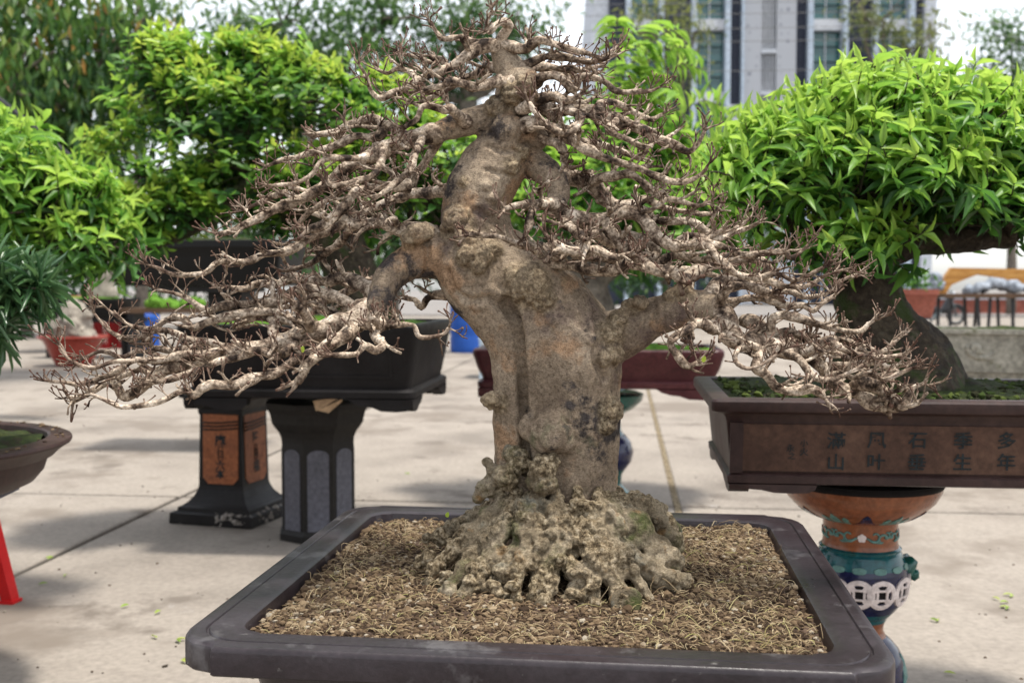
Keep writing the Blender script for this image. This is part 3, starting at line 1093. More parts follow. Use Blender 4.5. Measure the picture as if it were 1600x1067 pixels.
# ---------------- the front tray pot
PW, PD, PZ = .95, .93, .63
PC = np.array([.067, 1.793, 0])
PRZ = R(-6.8)
pot = thing('bonsai_pot', 'dark brown glazed square tray pot full of soil in the foreground', 'pot', (PC[0], PC[1], .40), PRZ)
Z0 = .40
lv = [(.15, .405), (.125, .412), (.112, .43), (.092, .50), (.078, .56), (.07, .584), (.045, .588), (.012, .589), (.003, .590), (0, .593), (0, .622), (.0015, .6265), (.005, .6295), (.012, .6305),
      (.024, .6305), (.0255, .6275), (.0275, .6275), (.029, .6305), (.05, .6300), (.066, .6290), (.070, .6265), (.0725, .615), (.078, .56)]
mb = MB()
rings = []
for o, z in lv:
    st, c = ('notch', .08) if o < .02 else (('round', .075) if o < .06 or z < .59 else ('notch', .06))
    p_ = outline(PW - 2 * o, PD - 2 * o, c - .2 * o, st, 7)
    rings.append(np.c_[p_, np.full(len(p_), z - Z0)])
mb.loft(rings, cap0=True)
mb.build('body', MT['pot_main'], pot, angle=32)
for sx in (-1, 1):
    for sy in (-1, 1):
        mb = MB()
        mb.prism(foot_poly(.16, .035)[::1] if False else [(-.08, 0), (-.075, -.03), (.05, -.035), (.08, 0)], (sx * .27, sy * .30, .008), (1, 0, 0), (0, 0, 1), .05)
        mb.build('foot', MT['pot_main'], pot)

def soil_h(x, y):
    """height of the front soil over the pot plane, pot-local metres"""
    P = np.c_[x, y, np.zeros_like(x)]
    r2 = ((x - .0) / .26) ** 2 + ((y - .03) / .24) ** 2
    return .2135 + .012 * np.exp(-r2) + .009 * fbm(P, 9, 3, 5) + .006 * fbm(P, 38, 3, 9)
inn = outline(PW - 2 * .073, PD - 2 * .073, .05, 'notch')
nx = 220
gx = np.linspace(-PW / 2 + .07, PW / 2 - .07, nx)
gy = np.linspace(-PD / 2 + .07, PD / 2 - .07, nx)
GX, GY = np.meshgrid(gx, gy)
GZ = soil_h(GX.ravel(), GY.ravel())
# outside the rounded opening the soil dips under the rim
cx_, cy_ = np.abs(GX.ravel()), np.abs(GY.ravel())
hx, hy = PW / 2 - .074, PD / 2 - .074
corner = (cx_ > hx - .03) & (cy_ > hy - .03)
GZ = np.where((cx_ > hx) | (cy_ > hy) | corner, GZ - .03, GZ)
i = np.arange(nx - 1)[:, None] * nx + np.arange(nx - 1)[None]
q = np.stack([i, i + 1, i + nx + 1, i + nx], -1).reshape(-1, 4)
mb = MB()
mb.add(np.c_[GX.ravel(), GY.ravel(), GZ], q)
mb.build('soil', MT['soil'], pot, smooth=True)

def scatter_pts(n, rng, margin=.004):
    x = rng.uniform(-hx + margin, hx - margin, n)
    y = rng.uniform(-hy + margin, hy - margin, n)
    k = ~((np.abs(x) > hx - .034) & (np.abs(y) > hy - .034))
    return x[k], y[k]
rng = np.random.default_rng(5)
mb = MB()
x, y = scatter_pts(27000, rng)
dens = fbm(np.c_[x, y, np.zeros_like(x)], 7, 2, 31)
z = soil_h(x, y)
v, t_ = ICO[1]
n = len(x)
rad = .0014 + .0040 * rng.random(n) ** 2.6
rad[rng.random(n) < .03] *= 1.8
V = v[None] * (1 + .7 * (rng.random((n, len(v), 1)) - .5)) * rad[:, None, None] * np.array([1, 1, .75])
ra = rng.random(n) * 6.28
ca, sa = np.cos(ra)[:, None], np.sin(ra)[:, None]
V = np.stack([V[..., 0] * ca - V[..., 1] * sa, V[..., 0] * sa + V[..., 1] * ca, V[..., 2]], -1)
V += np.c_[x, y, z + rad * .35][:, None, :]
tone = np.clip(.34 + .3 * dens + .18 * fbm(np.c_[x, y, np.zeros_like(x)], 22, 2, 3) + rng.normal(size=n) * .22, .01, .95)
tone[rng.random(n) < .02] = .98
mb.add(V.reshape(-1, 3), None, (t_[None] + (np.arange(n) * len(v))[:, None, None]).reshape(-1, 3), np.repeat(tone, len(v)))
mb.build('soil_crumbs', MT['crumb'], pot, kind='stuff')

mb = MB()                                   # dry rootlets and straw lying on the soil
x, y = scatter_pts(4800, rng, .012)
keep = rng.random(len(x)) < np.clip(.38 + .45 * np.clip((x + .05) / .3, 0, 1) + .35 * (y < -.28) + .25 * fbm(np.c_[x, y, x * 0], 6, 2, 77), .05, 1)
x, y = x[keep], y[keep]
for k in range(len(x)):
    l = rng.uniform(.007, .026) if rng.random() > .05 else rng.uniform(.04, .085)
    m_ = 4 if l < .04 else 8
    a = rng.random() * 6.28
    bend = rng.normal() * 1.1
    px_, py_ = [x[k]], [y[k]]
    for j in range(m_):
        a += bend / m_ + rng.normal() * .35
        px_.append(px_[-1] + math.cos(a) * l / m_)
        py_.append(py_[-1] + math.sin(a) * l / m_)
    px_, py_ = np.clip(px_, -hx + .003, hx - .003), np.clip(py_, -hy + .003, hy - .003)
    zz = soil_h(px_, py_) + .0035 + rng.random() * .003 + np.sin(np.linspace(0, math.pi, m_ + 1)) * l * rng.uniform(0, .35)
    mb.tube(np.c_[px_, py_, zz], np.linspace(1, .5, m_ + 1) * rng.uniform(.00035, .0008), 3, a=float(np.clip(rng.normal(.35, .22), .02, .85)), cap=False)
mb.build('dry_rootlets', MT['straw'], pot, smooth=True, kind='stuff')

# stand under the front pot (below the frame)
st = thing('stand', 'squat grey plinth under the foreground tray pot', 'stand', (PC[0], PC[1], 0), PRZ)
mb = MB()
mb.box((0, 0, .015), (.46, .46, .03)); mb.box((0, 0, .19), (.36, .36, .32), taper=.92)
mb.build('shaft', MT['slate'], st)
mb = MB(); mb.box((0, 0, .361), (.66, .62, .022)); mb.build('top_slab', MT['slate'], st)

# ---------------- right pot with the painted characters
rp_w, rp_d = 1.06, .63
cor = at(1112, 624, 2.4)
RP = cor + RGT * rp_w / 2 + FWD * rp_d / 2
RP[2] = .632
rpot = thing('bonsai_pot', 'brown rectangular pot with black painted characters at the right', 'pot', tuple(RP), SITE)
zz = lambda z: z - .632
lv = [(.08, .650), (.048, .651), (.041, .654), (.040, .670), (.043, .673), (.050, .676), (.049, .678), (.037, .795), (.034, .806), (.028, .814), (.010, .8185), (.002, .822), (0, .827), (0, .844), (.003, .849), (.008, .851),
      (.040, .851), (.045, .848), (.05, .82), (.055, .79)]
pot_body([(o, zz(z)) for o, z in lv], rp_w, rp_d, .014, 'round').build('body', MT['pot_brown'], rpot, angle=30)
add_feet(rpot, rp_w - .085, rp_d - .085, zz(.651), .20, .02, MT['pot_brown'])
def front_frame(o_low, z_low, o_top, z_top, d_):
    """origin and up vector on the tapering front face"""
    a = np.array([0, -d_ / 2 + o_low, z_low]); b = np.array([0, -d_ / 2 + o_top, z_top])
    return a, nrm(b - a), np.linalg.norm(b - a)
fa, fu, fl = front_frame(.049, zz(.678), .037, zz(.795), rp_d)
pw2 = rp_w / 2 - .075
mb = MB()
mb.prism([(-pw2, .004), (pw2, .004), (pw2, fl - .004), (-pw2, fl - .004)], fa + np.array([0, .002, 0]), X3, fu, .0045)
mb.build('panel', MT['pot_panel'], rpot)
for sx in (-1, 1):
    mb = MB()
    mb.prism([(sx * pw2 + (.0005 if sx > 0 else -.030), 0), (sx * pw2 + (.030 if sx > 0 else -.0005), 0), (sx * pw2 + (.030 if sx > 0 else -.0005), fl), (sx * pw2 + (.030 if sx > 0 else -.0005) - (.03 - .0005), fl)], fa, X3, fu, .010)
    mb.build('stile', MT['pot_brown'], rpot)
pn = nrm(np.cross(X3, fu))
def px_local(px, py):
    """pixel on the front face -> pot-local x and height along the panel"""
    d = ray(px, py)
    org = np.array([0, 0, CAM_H])
    fo = RP + RGT * fa[0] + FWD * fa[1] + np.array([0, 0, fa[2]])
    n_ = -FWD
    k = np.dot(fo - org, n_) / np.dot(d, n_)
    p = org + d * k - fo
    return np.dot(p, RGT), p[2]
for px, ch, ch2, sz in ((1305, '滿', '山', .041), (1368, '風', '叶', .041), (1431, '石', '垂', .041), (1502, '季', '生', .041), (1570, '多', '年', .041), (1640, '萬', '里', .041)):
    for c_, py in ((ch, 686), (ch2, 720)):
        lx, lz = px_local(px, py)
        glyph(rpot, c_, sz, MT['ink'], fa + X3 * lx + fu * lz + pn * .0048, X3, fu, .0008, .014, squash=1.05)
for px, py, c_, sz in ((1234, 698, '永', .020), (1236, 710, '之', .018), (1255, 690, '小', .018), (1255, 704, '火', .02)):
    lx, lz = px_local(px, py)
    glyph(rpot, c_, sz, MT['ink'], fa + X3 * lx + fu * lz + pn * .0048, X3, fu, .0008, .01)
mb = MB()
soil_patch(mb, outline(rp_w - .098, rp_d - .098, .02), zz(.842), .02, .02, 4, 40)
mb.build('soil', MT['moss'], rpot, smooth=True)
rng = np.random.default_rng(9)
mb = MB()
for k in range(900):
    x_, y_ = rng.uniform(-rp_w / 2 + .06, rp_w / 2 - .06), rng.uniform(-rp_d / 2 + .06, rp_d / 2 - .06)
    mb.blob((x_, y_, zz(.846) + .008 * rng.random()), rng.uniform(.004, .012), 1, .5, (1, 1, .7), float(rng.choice([.05, .2, .4, .6])))
mb.build('moss_crumbs', tone_mat('moss_crumb', [(.02, .018, .01), (.03, .05, .012), (.07, .09, .02), (.16, .15, .06)]), rpot, kind='stuff')

# ---------------- the glazed stand under it
scx = at(1346, 700, 2.74)
gst = thing('ceramic_stand', 'glazed orange teal and navy ceramic pedestal with white coin openwork under the right pot', 'pedestal', (scx[0], scx[1], 0))
zt = lambda py: CAM_H - (py - 450) * float(np.interp(py, [770, 824, 870, 930, 985, 1060], [2.53, 2.64, 2.64, 2.62, 2.67, 2.63])) / F_PX
seg = [('lip', 'hole_shade', [(.15, zt(772)), (.190, zt(769)), (.196, zt(768)), (.204, zt(770)), (.205, zt(775)), (.201, zt(779))]),  # lip coloured near black for the shade inside the bowl
       ('bowl', 'glaze_orange', [(.2005, zt(779)), (.197, zt(786)), (.184, zt(798)), (.162, zt(809)), (.135, zt(818)), (.103, zt(824))]),
       ('neck', 'glaze_orange', [(.0945, zt(824)), (.0935, zt(830)), (.0925, zt(846)), (.0935, zt(862)), (.096, zt(868))]),
       ('shoulder', 'glaze_teal', [(.097, zt(868)), (.103, zt(871)), (.100, zt(875)), (.104, zt(879)), (.110, zt(889)), (.116, zt(900))]),
       ('belly', 'glaze_navy', [(.1162, zt(900)), (.119, zt(910)), (.120, zt(926)), (.117, zt(942)), (.107, zt(957)), (.090, zt(969))]),
       ('lower_ring', 'glaze_teal', [(.0895, zt(969)), (.080, zt(975)), (.071, zt(980)), (.067, zt(985))]),
       ('waist', 'glaze_orange', [(.0665, zt(985)), (.062, zt(993)), (.061, zt(1004)), (.068, zt(1014))]),
       ('foot', 'glaze_navy', [(.0682, zt(1014)), (.085, zt(1024)), (.100, zt(1036)), (.113, zt(1054)), (.120, zt(1080)), (.116, .05), (.13, .03), (.13, .0)])]
for nm, mt_, prof in seg:
    ps = []
    for i in range(len(prof) - 1):
        for k in np.linspace(0, 1, 4)[:-1]:
            ps.append((prof[i][0] * (1 - k) + prof[i + 1][0] * k, prof[i][1] * (1 - k) + prof[i + 1][1] * k))
    ps.append(prof[-1])
    MB().lathe(ps[::-1], sides=48).build(nm, MT[mt_], gst, angle=40)
PROF = sorted([(z, r) for s_ in seg for r, z in s_[2]])
PZs, PRs = np.array([p[0] for p in PROF]), np.array([p[1] for p in PROF])
def wrap(poly, ang0, z0, off):
    """flat outline (metres) laid on the stand's round wall"""
    out = []
    for a, b in poly:
        z_ = z0 + b
        r_ = np.interp(z_, PZs, PRs) + off
        th_ = ang0 + a / max(.05, np.interp(z0, PZs, PRs))
        out.append((r_ * math.cos(th_), r_ * math.sin(th_), z_))
    return np.array(out)
def decal(mb, poly, ang0, z0, off=.003):
    """filled by a fan of rings so that it follows the curve"""
    n_ = len(poly)
    c_ = np.mean(poly, axis=0)
    rings = [wrap([tuple(c_ + (np.array(p) - c_) * k) for p in poly], ang0, z0, off if k < .99 else -.001) for k in (1.0, .98, .66, .33, .02)]
    mb.loft(rings, cap1=True)
def annulus(mb, r_out, r_in, ang0, z0, dx=0.0, dz=0.0, off=.005, n_=36):
    a = np.linspace(0, 2 * math.pi, n_, endpoint=False)
    prof = [(r_out, -.001), (r_out, off), ((r_out + r_in) / 2, off + .001), (r_in, off), (r_in, -.001)]
    rings = [wrap([(dx + r_ * math.cos(k), dz + r_ * math.sin(k)) for k in a], ang0, z0, o_) for r_, o_ in prof]
    mb.loft(rings)
A0 = -math.pi / 2 + math.atan2(scx[0], scx[1]) * -1
A0 = math.atan2(-scx[1], -scx[0])          # towards the camera
zb_ = zt(936)
for rep in range(4):
    ang = A0 + rep * math.pi / 2
    for cx in (-.056, .0, .056):
        mbw, mbh = MB(), MB()
        cz = 0.0
        annulus(mbw, .038, .026, ang, zb_, cx, cz)
        sq_, fr_ = .0095, .0155
        for (ax, az, bx_, bz_) in ((-fr_, -fr_, fr_, -sq_), (-fr_, sq_, fr_, fr_), (-fr_, -sq_, -sq_, sq_), (sq_, -sq_, fr_, sq_)):
            decal(mbw, [(cx + ax, cz + az), (cx + bx_, cz + az), (cx + bx_, cz + bz_), (cx + ax, cz + bz_)], ang, zb_, .005)
        for k in range(4):                    # web from ring to square
            a = k * math.pi / 2 + math.pi / 4
            p0 = np.array([math.cos(a), math.sin(a)]); p1 = np.array([-p0[1], p0[0]])
            pts = [p0 * .015 - p1 * .006, p0 * .026 - p1 * .008, p0 * .026 + p1 * .008, p0 * .015 + p1 * .006]
            decal(mbw, [(cx + p[0], cz + p[1]) for p in pts], ang, zb_, .0048)
        decal(mbh, [(cx + .0225 * math.cos(k), cz + .0225 * math.sin(k)) for k in np.linspace(0, 2 * math.pi, 20, endpoint=False)], ang, zb_, .0012)
        co = mbw.build('coin_openwork', MT['glaze_white'], gst)
        mbh.build('coin_hole_shade', MT['hole_shade'], co)  # flat dark disc on the closed wall, painting a shaded opening
for rep in range(4):                          # scrolls and blossom on the neck
    ang = A0 + .05 + rep * math.pi / 2
    zc = zt(846)
    for sx in (-1, 1):
        mbs = MB()
        for (ox, oz, rr, a0, a1) in ((.032, .004, .015, -2.6, 2.4), (.052, -.004, .014, .4, 5.0), (.066, .008, .010, -2.4, 2.2)):
            path = []
            for k in np.linspace(0, 1, 14):
                a = a0 + (a1 - a0) * k
                r_ = rr * (1 - .55 * k)
                path.append((sx * (ox + r_ * math.cos(a)), oz + r_ * math.sin(a)))
            W_ = wrap(path, ang, zc, .001)
            mbs.tube(W_, np.linspace(.0036, .002, len(W_)), 6)
        mbs.tube(wrap([(sx * .012, 0), (sx * .022, -.006), (sx * .036, -.010), (sx * .05, -.012)], ang, zc, .001), .003, 6)
        mbs.build('scroll', MT['glaze_pale_teal'], gst, smooth=True)
    mbf = MB()
    for k in range(5):
        a = k * 2 * math.pi / 5 + .3
        decal(mbf, [(.0055 * math.cos(a) + .0055 * math.cos(b), .0055 * math.sin(a) + .0055 * math.sin(b)) for b in np.linspace(0, 6.28, 10, endpoint=False)], ang, zc, .003)
    mbf.build('blossom', MT['glaze_white'], gst)
for rep in range(6):
    ang = A0 + .10 + rep * math.pi / 3
    mbn = MB()
    decal(mbn, [(-.032, -.004), (.032, -.004), (.014, .006), (.007, .022), (0, .030), (-.007, .022), (-.014, .006)], ang, zt(820), .003)
    mbn.build('navy_lappet', MT['glaze_navy'], gst)
    a2 = ang + math.pi / 6
    mbl = MB()
    for lx, sc_ in ((-.022, .8), (0, 1.15), (.022, .8)):
        decal(mbl, [(lx - .01 * sc_, -.004), (lx + .01 * sc_, -.004), (lx + .009 * sc_, .012), (lx, .024 * sc_), (lx - .009 * sc_, .012)], a2, zt(820), .003)
    mbl.build('leaf_lappet', MT['glaze_pale_teal'], gst)
    mbg = MB()
    decal(mbg, [(-.03, -.05), (.03, -.05), (.024, -.02), (0, .03), (-.024, -.02)], ang + .25, zt(1060), .003)
    mbg.build('foot_lappet', MT['glaze_pale_teal'], gst)
for rep in range(14):
    ang = A0 + rep * math.pi / 7
    mbp = MB()
    decal(mbp, [(.017 * math.cos(b), .006 * math.sin(b) - (.004 if math.sin(b) < 0 else 0)) for b in np.linspace(0, 6.28, 12, endpoint=False)], ang, zt(896), .003)
    mbp.build('teal_petal', MT['glaze_pale_teal'], gst)
for sg in (0.15, math.pi + .15):                              # small lion-mask handles on the belly
    ang = A0 + math.pi / 2 + sg
    mb = MB()
    c_ = wrap([(0, 0)], ang, zt(908), .0)[0]
    mb.blob(c_, .026, 2, .25, (1, 1, 1.3)); mb.blob(c_ + np.array([math.cos(ang) * .018, math.sin(ang) * .018, -.016]), .014, 2, .3)
    mb.build('mask_handle', MT['glaze_green'], gst, smooth=True)
MB().lathe([(.15, zt(773)), (.15, .6305), (.145, .631)], sides=32).build('core', MT['hole_shade'], gst, angle=40)  # added filler, near black to paint the shaded gap under the pot

# ---------------- left dark pot on the octagonal pedestal
def big_pot(name, label, corner_px, depth, w_, d_, rim_z, foot_z, m, panel=True, soil=None, foot_w=.27):
    c0 = at(corner_px, 600, depth)
    c = c0 + RGT * w_ / 2 + FWD * d_ / 2
    c[2] = foot_z
    t = thing(name, label, 'pot', tuple(c), SITE)
    h = rim_z - foot_z
    fh = .05
    lv = [(.09, fh), (.035, fh + .001), (.022, fh + .006), (.020, fh + .03), (.028, fh + .038), (.045, fh + .042), (.043, fh + .055), (.020, h * .62), (.006, h - .045), (0, h - .03), (0, h - .008), (.006, h - .001), (.012, h),
          (.045, h), (.052, h - .006), (.058, h - .05)]
    pot_body(lv, w_, d_, .045, 'round').build('body', m, t, angle=30)
    add_feet(t, w_ - .05, d_ - .05, fh + .001, foot_w, fh, m)
    if panel:
        a, u, l = front_frame(.043, fh + .055, .013, h * .8, d_)
        mb = MB()
        pw = w_ / 2 - .11
        b = .012
        for poly in ([(-pw, .03), (pw, .03), (pw, .03 + b), (-pw, .03 + b)], [(-pw, l - b), (pw, l - b), (pw, l), (-pw, l)],
                     [(-pw, .03 + b), (-pw + b, .03 + b), (-pw + b, l - b), (-pw, l - b)], [(pw - b, .03 + b), (pw, .03 + b), (pw, l - b), (pw - b, l - b)]):
            mb.prism(poly, a - np.array([0, .0, 0]), X3, u, .006)
        mb.build('raised_frame', m, t)
    mb = MB()
    soil_patch(mb, outline(w_ - .112, d_ - .112, .03), h - .012, .03, .03, 7)
    mb.build('soil', soil or MT['moss'], t, smooth=True)
    return t, c
LP, LPC = big_pot('bonsai_pot', 'large black rectangular pot on the octagonal pedestal at the left', 272, 4.3, 1.0, .86, .955, .605, MT['pot_dark'], soil=MT['grass_bright'])

op = at(497, 700, 4.72)
oct_ = thing('pedestal', 'dark octagonal pedestal with grey arched panels under the large black pot', 'pedestal', (op[0], op[1], 0))
OROT = R(16)
def octring(r_, z_, rot=0):
    a = np.arange(8) * math.pi / 4 + math.pi / 8 + SITE + OROT
    return np.c_[r_ * np.cos(a), r_ * np.sin(a), np.full(8, z_)]
mb = MB()
mb.loft([octring(.18, 0), octring(.18, .03), octring(.172, .04), octring(.168, .05), octring(.168, .43), octring(.171, .45), octring(.182, .475), octring(.200, .497), octring(.212, .515), octring(.216, .535), octring(.222, .56), octring(.236, .582), octring(.24, .604)], True, True)
mb.build('shaft', MT['slate_brown'], oct_)
for k in range(8):
    a = k * math.pi / 4 + SITE + OROT
    ux_ = np.array([-math.sin(a), math.cos(a), 0])
    nrm_ = np.array([math.cos(a), math.sin(a), 0])
    hw = .046
    arch = [(-hw, .05), (hw, .05), (hw, .375)] + [(hw * math.cos(b), .375 + hw * .6 * math.sin(b)) for b in np.linspace(.3, 2.84, 8)] + [(-hw, .375)]
    mb = MB()
    mb.prism(arch, nrm_ * (.168 * math.cos(math.pi / 8) - .001), ux_, Z3, .004)
    mb.build('arched_panel', MT['slate'], oct_)
cb = thing('cardboard_scrap', 'folded scrap of brown cardboard wedged under the large black pot', 'cardboard', tuple(at(512, 630, 4.42)))
mb = MB()
mb.prism([(-.06, .012), (.055, .03), (.045, .022), (-.05, -.035)], (0, 0, 0), X3, nrm(np.array([0, -.35, 1])), .003)
mb.build('upper_flap', MT['cardboard'], cb)
mb = MB()
mb.prism([(-.045, -.036), (.06, .024), (.065, .016), (.0, -.05)], (0, -.006, 0), X3, nrm(np.array([0, -.7, 1])), .003)
mb.build('lower_flap', MT['cardboard'], cb)

# ---------------- orange-panelled square pedestal
ORZ = R(-17)
oc = np.array([-1.335, 5.10, 0])
orp = thing('pedestal', 'square black pedestal with orange lettered panels and a chipped base', 'pedestal', tuple(oc), ORZ)
def sq(r_, z_):
    return np.array([(-r_, -r_, z_), (r_, -r_, z_), (r_, r_, z_), (-r_, r_, z_)])
mb = MB()
mb.loft([sq(.215, 0), sq(.217, .006), sq(.215, .05), sq(.205, .055), sq(.19, .06), sq(.188, .075), sq(.172, .082), sq(.155, .095), sq(.135, .12), sq(.122, .15), sq(.118, .17), sq(.112, .50), sq(.118, .515), sq(.118, .53), sq(.15, .575), sq(.18, .59), sq(.18, .61)], True, True)
mb.build('shaft', MT['stand_black'], orp)
for k in range(4):
    a = k * math.pi / 2 - math.pi / 2
    nn = np.array([math.cos(a), math.sin(a), 0])
    uu = np.array([-math.sin(a), math.cos(a), 0])
    up = nrm(np.array([0, 0, 1]) - nn * (.006 / .33))
    hw, z0, z1, ch_ = .094, .010, .375, .028
    poly = [(-hw + ch_, z0), (hw - ch_, z0), (hw, z0 + ch_), (hw, z1), (-hw, z1), (-hw, z0 + ch_)]
    o_ = nn * .118 + np.array([0, 0, .17])
    mb = MB()
    mb.prism(poly, o_ - nn * .002, uu, up, .005)
    pnl = mb.build('orange_panel', MT['orange_tile'], orp)
    mb = MB()
    for j in range(3):
        pts = [o_ + uu * x_ + up * (.265 + j * .016 + (.010 * max(0, (x_ + .02) / .1) if x_ > -.02 else 0)) + nn * .004 for x_ in np.linspace(-hw, hw, 9)]
        mb.tube(pts, .0042, 6)
    mb.build('wave_moulding', MT['stand_black'], orp, smooth=True)
    for c_, zc, sz in ((('麻', .215, .062), ('六', .098, .052), ('本', .058, .052)) if k % 2 == 0 else (('隆', .225, .055), ('福', .085, .06))):
        glyph(orp, c_, sz, MT['ink'], o_ + up * zc + nn * .0034, uu, up, .001, .02)
    mb = MB()
    for r1, r2 in ((.014, .038), (.007, .018)):
        a_ = np.linspace(0, 2 * math.pi, 22)
        mb.tube([o_ + uu * r1 * math.cos(b) + up * (.152 + r2 * math.sin(b)) + nn * .0038 for b in a_], .002, 5)
    mb.build('oval_mark', MT['ink'], orp, smooth=True)
mb = MB()
rng = np.random.default_rng(3)
for k in range(170):                                          # the broken front corner of the base
    f = rng.random() * 1.6
    p = np.array([.19 - max(0, .6 - f) * .28, -.205, 0]) if f < .6 else np.array([.204, -.205 + (f - .6) * .36, 0])
    mb.blob(p + np.array([rng.normal() * .004 - .006, rng.normal() * .004 + .006, rng.uniform(.008, .050)]), rng.uniform(.012, .020), 1, .35)
mb.build('chipped_edge', MT['chipped'], orp)

# ---------------- maroon pot and teal stand in the middle
MP, MPC = big_pot('bonsai_pot', 'maroon rectangular pot behind the bare tree trunk', 737, 5.25, 1.23, .62, .80, .555, MT['pot_maroon'], panel=False, soil=MT['grass_bright'], foot_w=.3)
mc = at(938, 600, 5.56)
tst = thing('ceramic_stand', 'dark green glazed ceramic stand under the maroon pot', 'pedestal', (mc[0], mc[1], 0))
for nm, mt_, prof in (('bowl', 'glaze_green', [(.20, .56), (.225, .55), (.22, .52), (.18, .48), (.13, .45), (.11, .445)]),
                      ('neck', 'glaze_teal', [(.108, .4452), (.104, .42), (.11, .36), (.125, .34)]),
                      ('belly', 'glaze_navy', [(.126, .3402), (.16, .30), (.175, .25), (.165, .20), (.135, .16)]),
                      ('base', 'glaze_green', [(.134, .1602), (.115, .13), (.11, .08), (.15, .04), (.175, .02), (.175, 0)])):
    MB().lathe(prof[::-1], sides=36).build(nm, MT[mt_], tst, angle=50)

# ---------------- round pot at the left edge
rc = at(-205, 660, 2.75)
RPZ = .570
rdp = thing('round_pot', 'round brown unglazed pot with a wide lip at the left edge', 'pot', (rc[0], rc[1], RPZ), 0)
lv = [(.20, 0), (.13, .003), (.095, .018), (.072, .045), (.062, .075), (.058, .083), (.045, .085), (.030, .100), (.014, .112), (.003, .118), (0, .124), (.002, .131), (.010, .134), (.055, .136), (.062, .132), (.066, .10)]
pot_body(lv, .985, .9, .1, 'round', oval=True).build('body', MT['pot_brown'], rdp, angle=30)
mb = MB()
soil_patch(mb, oval_ring(.985, .9, .067, 0), .122, .02, .025, 12)
mb.build('soil', MT['moss'], rdp, smooth=True)
mb = MB()
for k in range(120):
    a = RNG.random() * 6.28
    mb.blob(((.985 / 2 - .03 + RNG.normal() * .012) * math.cos(a), (.45 - .03 + RNG.normal() * .012) * math.sin(a), .136), RNG.uniform(.003, .008), 1, .5, (1, 1, .4), float(RNG.random() * .6))
mb.build('spilled_crumbs', MT['crumb'], rdp, kind='stuff')
sst = thing('stand', 'grey slab topped stand under the round pot at the left edge', 'stand', (rc[0], rc[1] - .12, 0), R(4))
mb = MB(); mb.box((-.02, 0, .553), (.66, .62, .028)); mb.build('top_slab', MT['slate'], sst)
mb = MB(); mb.box((-.05, .05, .269), (.4, .36, .536), taper=.9); mb.build('shaft', MT['slate'], sst)

# ---------------- red plastic stool
sl = thing('stool', 'red plastic stool with slanted legs at the lower left edge', 'stool', (-1.975, 3.55, 0), R(-10))
mb = MB()
mb.loft([ring(.30, .30, 0, .43, .04, 'round'), ring(.29, .29, 0, .448, .04, 'round'), ring(.27, .27, 0, .452, .04, 'round')], True, True)
mb.loft([ring(.30, .30, .001, .38, .04, 'round'), ring(.30, .30, .001, .43, .04, 'round')])
mb.build('seat', MT['red_plastic'], sl, angle=30)
for sx in (-1, 1):
    for sy in (-1, 1):
        mb = MB()
        t0, b0 = np.array([sx * .125, sy * .125, .40]), np.array([sx * .185, sy * .185, .012])
        def lr(p, r_):
            return np.array([p + np.array([-r_, -r_, 0]), p + np.array([r_, -r_, 0]), p + np.array([r_, r_, 0]), p + np.array([-r_, r_, 0])])
        mb.loft([lr(t0, .026), lr(b0, .021), lr(b0 - [0, 0, .001], .028), lr(b0 - [0, 0, .012], .028)], True, True)
        mb.build('leg', MT['red_plastic'], sl)
for sx in (-1, 1):
    mb = MB()
    mb.bar((sx * .155, -.15, .2), (sx * .155, .15, .2), .012, .03)
    mb.build('stretcher', MT['red_plastic'], sl)
# ================================================================== the bare bonsai
BY = 1.80
TB0 = np.array([.065, BY, .62])
tree = thing('bonsai_tree', 'bare leafless bonsai tree with thick knobbly trunk in the foreground pot', 'bonsai tree', tuple(TB0))
PM = BY / F_PX                       # metres per pixel at the tree

def tp(x, y, d=0.0):
    return at(x, y, BY + d) - TB0

def traced(pts, step=.006):
    """[(px, py, radius_px, depth offset)] -> path with radius (metres)"""
    P = np.array([np.r_[tp(x, y, d), r * PM * (BY + d) / BY] for x, y, r, d in pts])
    return catmull(P, step)

